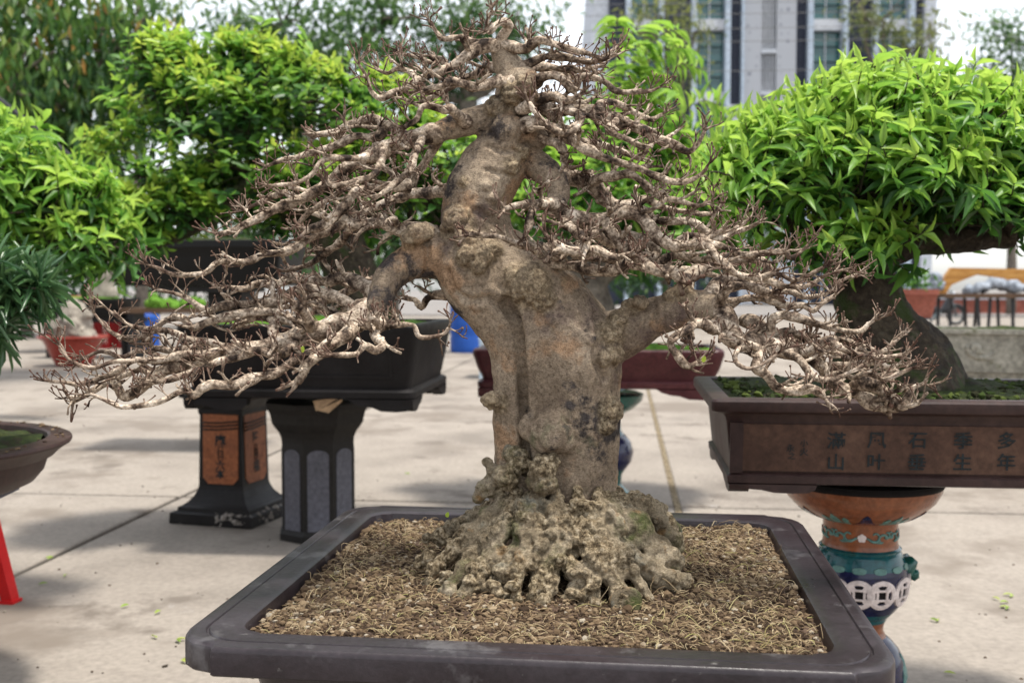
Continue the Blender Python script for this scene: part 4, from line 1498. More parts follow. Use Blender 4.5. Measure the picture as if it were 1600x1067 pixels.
# bark of the trunk: grey violet skin, ochre scars, dark weathered patches
def bark_main(name, root=False):
    m = bpy.data.materials.new(name)
    m.use_nodes = True
    nt = m.node_tree
    b = nt.nodes['Principled BSDF']
    L = nt.links
    tc = nt.nodes.new('ShaderNodeTexCoord')
    def noise(scale, detail=6, rough=.62, stretch=None, off=0):
        v = tc.outputs['Object']
        mp = nt.nodes.new('ShaderNodeMapping')
        mp.inputs['Location'].default_value = (off, off * .7, off * 1.3)
        if stretch:
            mp.inputs['Scale'].default_value = stretch
        L.new(v, mp.inputs[0])
        n = nt.nodes.new('ShaderNodeTexNoise')
        n.inputs['Scale'].default_value = scale
        n.inputs['Detail'].default_value = detail
        n.inputs['Roughness'].default_value = rough
        L.new(mp.outputs[0], n.inputs['Vector'])
        return n.outputs[0]
    def mixc(fac, a, bb, blend='MIX'):
        x = nt.nodes.new('ShaderNodeMix')
        x.data_type, x.blend_type = 'RGBA', blend
        if fac is None:
            x.inputs[0].default_value = 1
        else:
            L.new(fac, x.inputs[0])
        for k, s in ((6, a), (7, bb)):
            if isinstance(s, tuple):
                x.inputs[k].default_value = (*s, 1)
            else:
                L.new(s, x.inputs[k])
        return x.outputs[2]
    def ramp(v, cols, stops):
        r = ramp_node(nt, cols, stops)
        L.new(v, r.inputs[0])
        return r.outputs[0]
    if root:
        col = ramp(noise(16, 8), [(.040, .031, .021), (.135, .108, .072), (.25, .208, .145), (.37, .32, .24)], [.30, .44, .56, .72])
        col = mixc(ramp(noise(11, 6, off=3), [(0, 0, 0), (1, 1, 1)], [.54, .66]), col, (.07, .085, .03))
        col = mixc(ramp(noise(30, 5, off=8), [(0, 0, 0), (1, 1, 1)], [.58, .68]), col, (.20, .125, .06))
        col = mixc(ramp(noise(14, 5, off=12), [(0, 0, 0), (1, 1, 1)], [.56, .66]), col, (.23, .235, .195))
        at_ = nt.nodes.new('ShaderNodeAttribute'); at_.attribute_name = 'tone'
        cr_ = ramp(noise(110, 6, .7, off=5), [(.030, .022, .014), (.135, .102, .062), (.285, .23, .150), (.43, .365, .265)], [.37, .46, .55, .66])
        col = mixc(at_.outputs['Fac'], col, cr_)
    else:
        col = ramp(noise(9, 8), [(.12, .090, .066), (.225, .175, .126), (.33, .262, .19), (.46, .375, .28)], [.30, .43, .56, .70])
        col = mixc(ramp(noise(6, 8, .7, off=15), [(0, 0, 0), (1, 1, 1)], [.53, .63]), col, (.15, .11, .092))
        col = mixc(ramp(noise(12, 6, off=3), [(0, 0, 0), (1, 1, 1)], [.54, .63]), col, (.34, .225, .14))
        col = mixc(ramp(noise(10, 8, .7, off=6), [(0, 0, 0), (1, 1, 1)], [.55, .61]), col, (.065, .056, .053))
        col = mixc(ramp(noise(7, 7, off=10), [(0, 0, 0), (1, 1, 1)], [.66, .76]), col, (.15, .15, .09))
        at_ = nt.nodes.new('ShaderNodeAttribute'); at_.attribute_name = 'tone'
        cr_ = ramp(noise(120, 6, .7, off=5), [(.055, .040, .025), (.20, .15, .088), (.37, .295, .185), (.52, .44, .31)], [.36, .46, .55, .66])
        col = mixc(at_.outputs['Fac'], col, cr_)
    fine = ramp(noise(150, 6, .7), [(.62, .60, .58), (1.0, 1.0, 1.0), (1.3, 1.28, 1.26)], [.36, .5, .66])
    col = mixc(None, col, fine, 'MULTIPLY')
    streak = ramp(noise(330, 4, .7, (1, 1, 1.6), 2), [(.74, .71, .71), (1.0, 1.0, 1.0), (1.2, 1.19, 1.17)], [.38, .5, .64])
    col = mixc(None, col, streak, 'MULTIPLY')
    L.new(col, b.inputs['Base Color'])
    b.inputs['Roughness'].default_value = .85
    b.inputs['Specular IOR Level'].default_value = .06
    add = nt.nodes.new('ShaderNodeMath')
    L.new(noise(150, 6, .7), add.inputs[0])
    L.new(noise(330, 4, .7, (1, 1, 1.6), 2), add.inputs[1])
    bp = nt.nodes.new('ShaderNodeBump')
    bp.inputs['Strength'].default_value = .75
    bp.inputs['Distance'].default_value = .004
    L.new(add.outputs[0], bp.inputs['Height'])
    L.new(bp.outputs[0], b.inputs['Normal'])
    return m
MT['bark_main'] = bark_main('bark_main')
MT['bark_root'] = bark_main('bark_root', True)
MT['twig'] = twig_mat('twig')

# ---------------- trunk: strands and burls grown together
tm = MB()
STRANDS = [
    [(885, 850, 92, .03), (885, 760, 82, .02), (888, 690, 78, .01), (888, 620, 77, .0), (886, 560, 82, .0), (866, 512, 82, .01), (832, 466, 74, .01), (792, 428, 68, .01), (756, 392, 58, .01), (744, 350, 53, .01), (747, 310, 52, .01),
     (762, 276, 52, .01), (782, 244, 47, .01), (793, 214, 36, .01), (793, 188, 29, .01), (799, 160, 28, .01), (806, 132, 30, .01), (796, 108, 22, .01), (785, 88, 17, .01), (778, 70, 13, .01)],
    [(815, 800, 52, .0), (808, 730, 36, -.005), (806, 670, 33, -.005), (803, 610, 33, -.01), (797, 550, 33, -.01), (778, 500, 42, -.015), (752, 455, 52, -.02), (735, 415, 52, -.02), (738, 380, 44, .0)],
    [(900, 545, 52, .0), (948, 530, 43, .0), (985, 515, 38, -.01), (1025, 495, 30, -.02), (1062, 484, 27, -.03), (1100, 478, 24, -.04), (1126, 490, 20, -.05)],
    [(740, 405, 46, -.01), (700, 402, 40, -.015), (664, 402, 33, -.02), (632, 414, 28, -.04), (608, 437, 25, -.06), (596, 464, 21, -.08), (584, 490, 17, -.10)],
    [(790, 250, 40, .01), (820, 252, 27, .02), (850, 266, 22, .0), (868, 282, 17, -.01), (873, 305, 16, -.02), (864, 330, 15, -.03)],
    [(800, 176, 26, .01), (760, 184, 22, .0), (728, 192, 20, -.01), (700, 201, 18, -.02), (672, 212, 15, -.03)],
    [(806, 140, 26, 0), (822, 128, 22, -.02), (838, 124, 15, -.02)],
    [(815, 205, 24, 0), (835, 214, 19, .0), (850, 222, 13, .0)],
]
for s in STRANDS:
    P = traced(s, .008)
    tm.tube(P[:, :3], P[:, 3], 18, lump=.10, seed=3)
from mathutils.bvhtree import BVHTree
def tag_tone(me, val):
    a_ = me.attributes.new('tone', 'FLOAT', 'POINT')
    a_.data.foreach_set('value', np.asarray(val, np.float32))
def bvh_of(mb):
    V = np.vstack(mb.v)
    F = [tuple(f) for f in np.vstack(mb.q)] if mb.q else []
    F += [tuple(f) for f in np.vstack(mb.t)] if mb.t else []
    return BVHTree.FromPolygons([tuple(v) for v in V], F)
def surf(bvh, x, y, fallback=-.06):
    o = CAM0 - TB0
    d = nrm(ray(x, y))
    h = bvh.ray_cast(Vector(o), Vector(d))
    return np.array(h[0]) if h[0] is not None else tp(x, y, fallback)
CAM0 = np.array([0, 0, CAM_H])
tb_ = bvh_of(tm)
CRUST = []
for x, y, r, k in [(826, 446, 31, .35), (846, 466, 20, .3), (808, 434, 20, .4), (862, 676, 36, .1), (834, 666, 20, .2), (880, 688, 20, .1), (716, 346, 24, .45), (704, 362, 17, .5), (728, 372, 17, .5), (742, 380, 14, .5),
                   (952, 524, 22, .3), (964, 504, 17, .3), (958, 552, 18, .3), (944, 560, 12, .4), (780, 628, 15, .3), (766, 625, 15, .3), (952, 640, 22, .3), (946, 662, 15, .3), (792, 205, 25, .15), (730, 400, 16, .5),
                   (755, 398, 16, .5), (770, 390, 15, .5), (746, 414, 13, .5), (985, 482, 16, .5), (1000, 472, 13, .6), (970, 494, 14, .5), (1068, 458, 17, .5), (1050, 462, 12, .5), (650, 366, 17, .5), (638, 374, 14, .5), (665, 362, 13, .5),
                   (800, 146, 20, .4), (775, 166, 17, .5), (822, 134, 15, .5), (866, 412, 13, .4), (850, 405, 12, .4), (862, 500, 10, .2), (918, 530, 11, .2), (760, 290, 9, .2), (768, 310, 9, .2), (725, 285, 9, .3), (800, 260, 14, .3), (815, 240, 12, .3)]:
    c_ = surf(tb_, x, y)
    n_ = nrm(CAM0 - TB0 - c_)
    tm.blob(c_ + n_ * (k - .45) * r * PM, r * PM, 3, .10)
    if k >= .28:
        CRUST.append((c_, r * 1.12 * PM))
me = baked(tm.mesh('trunk'), [('REMESH', dict(mode='VOXEL', voxel_size=.0032)), ('SMOOTH', dict(iterations=3, factor=.5))])
P, N = get_co(me), get_no(me)
W_ = P + TB0
h = .0045 * fbm(W_, 16, 3, 3) + .0018 * fbm(W_, 75, 3, 8)
crust = np.zeros(len(P))
for c_, r in CRUST:
    crust = np.maximum(crust, np.clip(1.5 * (1.25 - np.linalg.norm(P - c_, axis=1) / r), 0, 1))
h += crust * (.012 * (.30 - cells(W_, 90, 4) ** 2) + .005 * (.30 - cells(W_, 190, 6) ** 2))
# grooves and folds of the old wood
GROOVES = [([(792, 470), (808, 505), (815, 560), (817, 620), (820, 680), (822, 735)], .016, .0075), ([(700, 425), (712, 455), (738, 470), (765, 462)], .007, .006), ([(772, 470), (790, 486), (806, 500)], .010, .007),
           ([(905, 440), (930, 462), (950, 486)], .006, .006), ([(930, 490), (934, 530), (930, 565), (945, 590)], .009, .006), ([(835, 690), (862, 706), (890, 698)], .006, .004), ([(838, 655), (862, 650), (885, 660)], .005, .004),
           ([(860, 560), (862, 620), (858, 650)], .003, .008), ([(905, 600), (908, 660), (904, 740)], .004, .010), ([(770, 180), (792, 188), (815, 180)], .007, .004), ([(762, 228), (790, 236), (822, 226)], .006, .005),
           ([(760, 265), (785, 272), (812, 268)], .004, .004), ([(745, 330), (770, 345), (790, 372)], .006, .006), ([(665, 375), (668, 400), (662, 428)], .005, .004), ([(630, 395), (640, 420), (640, 440)], .004, .004), ([(1020, 468), (1024, 490), (1018, 512)], .005, .004), ([(880, 445), (886, 480), (920, 520)], .004, .006)]
for pts, dep, wid in GROOVES:
    g_ = np.array([surf(tb_, x, y) for x, y in pts])
    g_ = catmull(g_, .006)
    dd = np.full(len(P), 9.0)
    for q_ in g_:
        dd = np.minimum(dd, ((P - q_) ** 2).sum(1))
    h -= dep * np.exp(-dd / wid ** 2) * (1 + .35 * fbm(W_, 60, 2, 12))
    h += dep * .25 * np.exp(-(np.sqrt(dd) - wid * 2) ** 2 / wid ** 2)
set_co(me, P + N * h[:, None])
tag_tone(me, crust * .85)
me.materials.clear()
trunk = obj('trunk', me, MT['bark_main'], tree)

# ---------------- root base: burls and roots spilling over the soil
rng = np.random.default_rng(21)
rm = MB()
base_c = tp(872, 840, .02)
soil_z = lambda: .0
for s in [[(878, 790, 84, .03), (880, 850, 118, .03), (880, 905, 150, .03)]]:
    P = traced(s, .01)
    rm.tube(P[:, :3], P[:, 3] * .42, 16, lump=.15)
ROOTS = [  # hand laid roots (px, py, r, depth)
    [(790, 800, 26, -.04), (745, 835, 24, -.05), (712, 862, 18, -.07), (690, 885, 13, -.08)],
    [(790, 820, 24, -.07), (750, 860, 22, -.09), (720, 900, 17, -.12), (690, 925, 12, -.14)],
    [(825, 800, 22, -.08), (820, 850, 22, -.11), (795, 890, 18, -.14), (780, 925, 15, -.16), (770, 950, 10, -.17)],
    [(850, 830, 22, -.10), (845, 880, 21, -.14), (838, 920, 20, -.17), (828, 950, 14, -.18)],
    [(880, 820, 24, -.10), (885, 870, 20, -.13), (900, 905, 15, -.16), (892, 930, 13, -.175), (882, 955, 11, -.18)],
    [(930, 815, 28, -.09), (945, 860, 25, -.12), (948, 890, 20, -.15), (965, 920, 20, -.17), (978, 942, 24, -.18)],
    [(950, 800, 30, -.05), (990, 820, 30, -.06), (1020, 850, 24, -.07), (1045, 885, 18, -.09)],
    [(970, 795, 30, -.01), (1010, 805, 30, .0), (1035, 830, 24, .0), (1060, 860, 15, .0)],
    [(960, 850, 22, -.10), (1005, 885, 20, -.12), (1040, 905, 18, -.12), (1080, 905, 14, -.11)],
    [(770, 800, 20, .03), (735, 815, 20, .04), (705, 830, 16, .05), (680, 845, 12, .06)],
    [(905, 830, 18, -.11), (925, 880, 15, -.15), (930, 915, 13, -.17), (935, 940, 9, -.175)],
    [(760, 900, 16, -.13), (735, 930, 13, -.15), (742, 955, 10, -.17)],
    [(1000, 800, 22, .06), (1040, 815, 18, .10), (1060, 830, 12, .13)],
    [(835, 790, 14, -.085), (828, 835, 12, -.115), (812, 880, 11, -.15), (806, 925, 9, -.185), (800, 955, 6, -.20)],
    [(868, 795, 13, -.09), (866, 845, 12, -.13), (864, 895, 10, -.165), (858, 935, 8, -.19), (856, 962, 6, -.20)],
    [(905, 790, 14, -.085), (912, 840, 12, -.125), (918, 890, 10, -.16), (912, 930, 9, -.185), (905, 960, 6, -.20)],
    [(942, 790, 15, -.07), (962, 835, 13, -.11), (975, 880, 11, -.14), (1000, 915, 9, -.16), (1020, 940, 6, -.17)],
    [(800, 790, 13, -.06), (780, 840, 12, -.10), (755, 880, 11, -.13), (735, 905, 9, -.15), (712, 940, 6, -.16)],
    [(965, 800, 13, -.05), (1000, 850, 12, -.08), (1030, 890, 10, -.11), (1062, 925, 7, -.13)],
    [(775, 790, 12, -.02), (735, 830, 11, -.05), (700, 865, 10, -.07), (668, 895, 7, -.09)],
]
for s in ROOTS:
    x0, y0, r0, d0 = s[0]
    s = [(872 + (x0 - 872) * .9, y0 - 30, r0 * .42, d0 + .020)] + s
    P = traced(s, .006)
    n_ = len(P)
    P[:, :3] += fbm(P[:, :3] + TB0, 45, 2, 5)[:, None] * .004
    rm.tube(P[:, :3], P[:, 3] * .95 * (1 + .25 * vnoise(P[:, :3], 90, 2)), 12, lump=.25, seed=6)
rb_ = bvh_of(rm)
for k in range(300):                                        # knobs clustered over the base
    f = rng.random() ** .8
    y_ = 785 + 160 * f
    half = 70 + 140 * f
    x_ = 880 + rng.uniform(-1, 1) * half
    o_ = CAM0 - TB0
    hit = rb_.ray_cast(Vector(o_), Vector(nrm(ray(x_, y_))))
    if hit[0] is None or fbm(np.array([[x_, y_, 0.]]), .022, 2, 3)[0] < -.12 - .25 * (1 - f):
        continue
    c_ = np.array(hit[0])
    r_ = rng.uniform(4, 10.5)
    rm.blob(c_ + np.array(hit[1]) * r_ * PM * .35, r_ * PM, 2, .12)
for x, y, r, d in [(770, 760, 26, -.03), (752, 762, 16, -.03), (748, 776, 15, -.03), (790, 745, 24, -.055), (812, 722, 24, -.05), (800, 708, 18, -.045), (846, 735, 26, -.085), (852, 758, 22, -.09), (862, 722, 16, -.08), (835, 752, 16, -.085), (770, 735, 14, -.03), (762, 722, 11, -.03),
                   (1000, 790, 22, -.02), (1015, 800, 20, -.01), (1028, 815, 20, -.02), (990, 805, 22, -.04), (700, 905, 18, -.10), (690, 915, 14, -.10), (668, 915, 12, -.10), (1045, 870, 24, -.09), (1030, 860, 22, -.09), (1058, 880, 16, -.09), (976, 936, 24, -.19), (690, 838, 20, .0), (668, 842, 14, .0), (670, 870, 17, -.04), (655, 878, 12, -.04)]:
    rm.blob(tp(x, y, d), r * PM * .74, 3, .22)
me = baked(rm.mesh('roots'), [('REMESH', dict(mode='VOXEL', voxel_size=.0026)), ('SMOOTH', dict(iterations=1, factor=.5))])
P, N = get_co(me), get_no(me)
W_ = P + TB0
rough_ = np.clip(.66 + 1.6 * fbm(W_, 17, 2, 41) + 1.6 * np.clip(P[:, 2] - .05, -.06, .12), 0, 1)
h = rough_ * (.0105 * (.30 - cells(W_, 74, 14) ** 2) + .003 * (.30 - cells(W_, 160, 16) ** 2)) + .005 * fbm(W_, 30, 2, 5)
set_co(me, P + N * h[:, None])
tag_tone(me, rough_ * .9)
me.materials.clear()
obj('root_base', me, MT['bark_root'], tree)
mb = MB()                                                   # sawn root end facing the viewer
c_ = tp(979, 941, -.203)
a = np.linspace(0, 2 * math.pi, 20, endpoint=False)
for_ = nrm(np.array([.12, -1, .15]))
u_ = nrm(np.cross(for_, Z3)); v_ = np.cross(u_, for_)
rr = [1.0, .97, .8, .5, .2]
mb.loft([np.array([c_ + (u_ * math.cos(b) + v_ * math.sin(b) * .95) * 23 * PM * k * (1 + .06 * math.sin(3 * b + 1)) + for_ * (.004 - .010 * (k > .98)) + for_ * .0015 * math.sin(9 * k) for b in a]) for k in rr], cap1=True)
mb.build('sawn_root_end', MT['bark_root'], tree, smooth=True)

# ---------------- branches
# each: (points [(px, py, r, d)], twigginess, shoot length factor)
BR = [
 # lower left tier
 ([(584, 478, 17, -.08), (562, 498, 16, -.10), (536, 507, 15.5, -.12), (484, 524, 15, -.13), (433, 536, 14, -.14), (385, 545, 13, -.15), (340, 553, 12, -.15), (300, 565, 11.5, -.14), (256, 580, 11, -.14), (235, 593, 10, -.14), (194, 617, 9, -.13), (182, 603, 8, -.13), (165, 600, 6.5, -.14), (143, 611, 5.5, -.15), (116, 625, 5, -.15)], 1.0),
 ([(560, 505, 12, -.12), (545, 523, 11, -.17), (525, 528, 10.5, -.19), (509, 538, 10, -.2), (490, 552, 9, -.21), (455, 565, 8.5, -.22), (427, 583, 8, -.23), (391, 592, 8, -.23), (367, 602, 8, -.24), (335, 600, 7, -.24), (316, 607, 8, -.24), (303, 619, 7.5, -.24), (287, 610, 6, -.24), (246, 628, 5, -.25), (194, 636, 4.5, -.25), (174, 630, 4, -.25), (141, 615, 3, -.25)], .8),
 ([(470, 528, 9, -.13), (433, 553, 8, -.17), (402, 546, 7, -.18), (371, 561, 7, -.18), (340, 566, 6, -.18), (300, 580, 6, -.19), (262, 592, 5, -.2), (225, 600, 4, -.2)], 1.0),
 ([(588, 455, 15, -.05), (572, 447, 12, -.03), (546, 435, 10, 0), (526, 436, 9.5, .02), (484, 439, 9, .05), (455, 434, 8.5, .07), (430, 446, 7, .08), (405, 443, 6, .08), (380, 452, 5, .08), (350, 448, 3.5, .08)], .9),
 ([(578, 478, 14, -.08), (557, 484, 13, -.08), (546, 474, 11, -.07), (515, 462, 9, -.05), (488, 451, 8, -.05), (464, 454, 7.5, -.05), (447, 463, 9, -.05), (410, 472, 9, -.06), (371, 476, 8.5, -.06), (340, 480, 7, -.06), (326, 485, 6, -.06), (287, 463, 4, -.07), (246, 452, 2.5, -.08)], 1.0),
 ([(470, 500, 10, -.09), (445, 498, 9, -.08), (433, 488, 8, -.07), (402, 487, 7.5, -.07), (361, 492, 7.5, -.07), (330, 500, 7, -.07), (302, 510, 7, -.07), (290, 500, 6, -.07), (277, 494, 6, -.07), (255, 500, 5, -.07), (236, 512, 5, -.08), (205, 508, 3.2, -.08), (180, 492, 2.6, -.08), (165, 481, 2, -.08)], .8),
 ([(360, 545, 8, -.12), (330, 535, 7, -.1), (297, 533, 6, -.09), (275, 520, 5.5, -.08), (252, 516, 5, -.08), (225, 524, 4.5, -.08), (203, 531, 4.5, -.08), (174, 520, 3.4, -.09), (160, 505, 2.6, -.09), (149, 491, 2, -.09)], .8),
 ([(330, 555, 8, -.15), (289, 553, 7, -.16), (262, 560, 6, -.16), (236, 564, 6, -.17), (211, 564, 5.5, -.17), (190, 576, 5, -.17), (165, 588, 5, -.17), (128, 600, 4.4, -.18), (100, 598, 3.4, -.18), (77, 597, 3, -.18)], .9),
 ([(262, 560, 5, -.1), (219, 547, 4.5, -.08), (190, 558, 4, -.07), (170, 552, 3.6, -.07), (153, 551, 3.2, -.07), (130, 560, 3, -.07)], 1.0),
 ([(211, 564, 4.4, -.2), (176, 566, 4, -.21), (150, 575, 3.8, -.21), (128, 572, 3.4, -.21), (110, 564, 3, -.21), (99, 551, 2.4, -.21), (92, 540, 2, -.21)], 1.0),
 ([(588, 490, 12, -.1), (592, 507, 10, -.17), (583, 524, 9, -.22), (598, 540, 8, -.25), (585, 548, 7.5, -.26), (567, 540, 6.5, -.27), (554, 553, 5.5, -.28), (521, 557, 4.5, -.29)], 1.0),
 ([(560, 508, 7, -.13), (592, 511, 6, -.17), (620, 508, 5, -.19), (646, 508, 4.4, -.2), (655, 526, 4, -.2), (690, 522, 3.4, -.2), (700, 512, 3, -.2)], .35),
 ([(525, 528, 9, -.19), (509, 544, 9, -.21), (501, 557, 9, -.22), (484, 569, 8.5, -.23), (474, 585, 8.5, -.23), (464, 594, 7, -.23)], 1.0),
 ([(433, 536, 10, -.14), (425, 520, 9, -.10), (430, 505, 8, -.08), (415, 495, 7, -.05), (395, 498, 6, -.03), (370, 508, 5, -.01)], 1.0),
 ([(484, 520, 10, -.13), (478, 500, 9.5, -.17), (470, 484, 9, -.19), (458, 476, 8, -.2)], .6),
 ([(540, 503, 9, -.1), (520, 490, 8, -.02), (500, 484, 7, .03), (470, 492, 6, .06), (440, 505, 5, .08)], 1.0),
 ([(300, 560, 8, -.14), (285, 545, 7, -.12), (268, 548, 6, -.1), (240, 545, 4.5, -.08)], 1.1),
 ([(240, 590, 6, -.14), (222, 578, 5, -.15), (205, 582, 4.4, -.15), (186, 590, 3.6, -.15)], 1.1),
 ([(700, 462, 8, .02), (672, 462, 7, .04), (660, 478, 6, .05), (650, 468, 4, .06), (632, 466, 3, .07)], .5),
 # middle left
 ([(690, 378, 16, -.02), (670, 364, 13, -.03), (645, 362, 12, -.04), (620, 359, 11.5, -.05), (598, 350, 11, -.06), (575, 353, 10.5, -.07), (548, 352, 10, -.08), (537, 345, 8, -.08), (523, 359, 7.5, -.08), (486, 374, 7.5, -.09), (444, 393, 7, -.1), (415, 399, 6.5, -.1), (385, 411, 6, -.11), (343, 411, 5.5, -.11), (320, 428, 5, -.12), (272, 427, 4, -.12), (250, 420, 3, -.12), (233, 416, 2.4, -.12)], .9),
 ([(640, 290, 10, -.03), (600, 291, 8, -.05), (568, 297, 8, -.07), (552, 306, 8.5, -.08), (530, 330, 8.5, -.1), (506, 349, 9, -.11), (486, 357, 9, -.11)], .9),
 ([(552, 352, 9, -.05), (540, 372, 8, -.02), (525, 385, 7, 0), (505, 398, 6, .02), (485, 412, 5, .03), (455, 420, 4, .03)], .8),
 ([(620, 359, 8, 0), (600, 340, 7, .05), (575, 345, 6.5, .08), (545, 330, 6, .1), (515, 338, 5, .12), (480, 330, 4, .14)], .9),
 # upper left
 ([(690, 206, 17, -.03), (660, 216, 15, -.03), (632, 221, 14, -.04), (605, 232, 13.5, -.05), (587, 240, 13, -.05), (560, 252, 12, -.06), (540, 264, 11.5, -.06), (525, 279, 11, -.06), (494, 297, 10.5, -.07), (465, 312, 9.5, -.07), (432, 327, 8.5, -.08), (405, 342, 7.5, -.08), (382, 352, 6.5, -.09), (360, 361, 5, -.09), (341, 365, 4, -.09)], 1.0),
 ([(640, 220, 9, -.02), (620, 204, 9, -.01), (600, 196, 8.5, 0), (592, 211, 8.5, -.0), (575, 214, 8, 0), (558, 213, 7.5, 0), (535, 224, 7, 0), (516, 230, 7, 0), (486, 239, 6, 0), (460, 246, 5, .0), (440, 250, 4.4, 0), (415, 260, 3.4, 0)], .9),
 ([(600, 196, 8, .02), (589, 188, 7.5, .03), (565, 190, 7, .04), (547, 195, 6.5, .05), (530, 204, 6, .06), (516, 207, 6, .06), (500, 210, 6, .06), (486, 213, 5.5, .07)], .8),
 ([(575, 246, 7, -.09), (547, 248, 6, -.11), (516, 247, 5, -.13), (497, 258, 4.6, -.14), (486, 273, 4.4, -.14), (461, 287, 4, -.15), (428, 291, 3.4, -.16)], .8),
 ([(640, 285, 8, .0), (600, 290, 7, .01), (564, 302, 6.5, .02), (543, 296, 6, .02), (523, 305, 5.5, .03), (498, 321, 5, .03), (477, 338, 4.4, .04), (461, 355, 3.6, .04)], .9),
 ([(600, 235, 8, -.06), (593, 255, 7, -.09), (578, 275, 6.5, -.11), (547, 286, 5.5, -.12), (520, 290, 4.4, -.13)], .9),
 ([(690, 206, 9, .0), (680, 230, 8, .03), (665, 255, 7, .04), (650, 275, 7, .05), (640, 288, 7, .05), (610, 268, 6, .07), (585, 262, 5, .08), (550, 262, 4, .1)], 1.0),
 ([(660, 216, 8, -.08), (645, 240, 7, -.12), (640, 262, 6.4, -.14), (620, 282, 5.6, -.15), (600, 300, 5, -.16), (585, 310, 4, -.16)], 1.0),
 ([(465, 312, 7, -.07), (445, 300, 6, -.04), (425, 308, 5, -.02), (405, 318, 4, -.01), (388, 326, 3, 0)], 1.1),
 # top left
 ([(778, 72, 11, .0), (746, 77, 10.5, -.01), (730, 86, 10, -.02), (715, 96, 9.5, -.03), (700, 106, 8.5, -.03), (684, 114, 8, -.04), (653, 129, 7, -.05), (630, 138, 6.5, -.05), (612, 145, 6, -.06), (595, 153, 5, -.06), (580, 140, 4, -.06), (575, 124, 3.5, -.06), (560, 102, 2.4, -.07)], 1.0),
 ([(801, 130, 13, -.02), (775, 126, 11.5, -.04), (758, 132, 10, -.05), (740, 136, 9, -.06), (725, 132, 8, -.07), (705, 128, 7, -.07), (688, 135, 6, -.08), (660, 142, 5, -.08)], 1.0),
 ([(780, 66, 11, 0), (787, 55, 10, -.01), (796, 43, 9, -.02), (788, 37, 8, -.03), (775, 42, 6, -.04), (764, 52, 5, -.05), (760, 40, 4, -.05), (766, 20, 3, -.05)], 1.4),
 ([(770, 66, 6, 0), (737, 66, 5.4, .0), (722, 58, 5, 0), (704, 60, 4.8, 0), (690, 60, 4.2, 0), (684, 52, 3.6, 0), (671, 31, 2.4, 0)], 1.1),
 ([(728, 192, 11, -.03), (715, 176, 9, -.06), (706, 170, 8, -.07), (694, 172, 6.5, -.08), (667, 167, 6, -.09), (658, 172, 5.5, -.09), (651, 186, 5, -.09), (632, 200, 4, -.09)], .9),
 ([(700, 106, 6, -.01), (690, 92, 5, .01), (672, 98, 4.4, .02), (650, 90, 3.6, .03), (630, 84, 2.8, .04)], 1.2),
 ([(653, 129, 6, -.05), (640, 112, 5, -.03), (620, 108, 4, -.02), (605, 116, 3.4, -.01), (590, 110, 2.8, 0)], 1.2),
 # top right
 ([(785, 70, 10, 0), (806, 74, 9, -.01), (824, 75, 8.5, -.02), (840, 66, 7.5, -.03), (860, 69, 6.5, -.03), (890, 77, 5.5, -.04), (917, 84, 4.6, -.05), (940, 94, 3.6, -.05), (952, 90, 3, -.05)], 1.0),
 ([(806, 110, 9, 0), (836, 94, 7.5, -.01), (861, 87, 7, -.02), (890, 90, 6.5, -.02), (905, 95, 6, -.03), (923, 98, 5.5, -.03), (944, 92, 5, -.03), (955, 82, 4, -.03), (964, 72, 3, -.03)], 1.0),
 ([(820, 118, 8, .01), (845, 103, 6, .03), (882, 109, 5, .05), (913, 109, 4, .06), (935, 104, 3, .07)], 1.0),
 ([(836, 130, 10, -.02), (850, 122, 8.5, -.04), (870, 118, 7.5, -.05), (884, 124, 7, -.05), (898, 140, 6.5, -.05), (905, 128, 6, -.05), (912, 121, 6, -.05), (927, 121, 5.8, -.06), (948, 131, 5.4, -.06), (964, 144, 5, -.07), (995, 144, 4.4, -.07), (1016, 142, 3.4, -.08), (1032, 135, 2.6, -.08)], .8),
 ([(812, 160, 15, .01), (840, 168, 12, .0), (870, 172, 11, -.01), (902, 170, 11, -.02), (935, 174, 12.5, -.03), (964, 188, 12.5, -.04), (980, 194, 11.5, -.04), (1000, 202, 10.5, -.05), (1026, 216, 9, -.05), (1045, 224, 8, -.06), (1060, 231, 7, -.06), (1078, 238, 5, -.06), (1092, 226, 4, -.07), (1102, 206, 3, -.07)], 1.1),
 ([(815, 198, 13, -.02), (838, 193, 11, -.04), (856, 194, 10, -.05), (878, 203, 9.5, -.06), (893, 214, 9, -.06), (906, 227, 8.5, -.07), (921, 233, 8, -.07), (949, 247, 7.5, -.08), (973, 257, 7, -.08), (1004, 266, 6.5, -.09), (1024, 274, 6, -.09), (1055, 284, 5.5, -.1), (1080, 282, 4.4, -.1), (1100, 270, 3.4, -.1), (1107, 258, 2.4, -.1)], 1.0),
 ([(830, 212, 12, .0), (852, 220, 10, -.02), (868, 223, 9, -.03), (878, 235, 8, -.03), (882, 252, 6.5, -.03)], .7),
 ([(880, 166, 9, -.06), (905, 180, 8, -.1), (900, 200, 7, -.12), (885, 208, 7.5, -.12), (860, 200, 6, -.13), (840, 182, 5, -.14), (826, 160, 4, -.14)], .8),
 ([(935, 174, 8, .0), (950, 160, 7, .04), (975, 166, 6, .06), (1000, 180, 5, .07), (1020, 186, 4, .08), (1035, 178, 3, .08)], 1.0),
 ([(964, 188, 7, -.08), (950, 200, 6.4, -.1), (965, 210, 6, -.12), (985, 220, 5, -.13), (1005, 232, 4.4, -.13), (1020, 226, 3, -.13)], 1.1),
 ([(820, 162, 11, .03), (850, 150, 8.5, .06), (880, 152, 7, .09), (910, 160, 5, .11), (930, 152, 3, .12)], 1.2),
 ([(812, 172, 11, -.02), (840, 160, 8.5, -.05), (866, 150, 7.5, -.07), (884, 158, 6.5, -.08), (905, 150, 4.5, -.09)], 1.2),
 # middle right
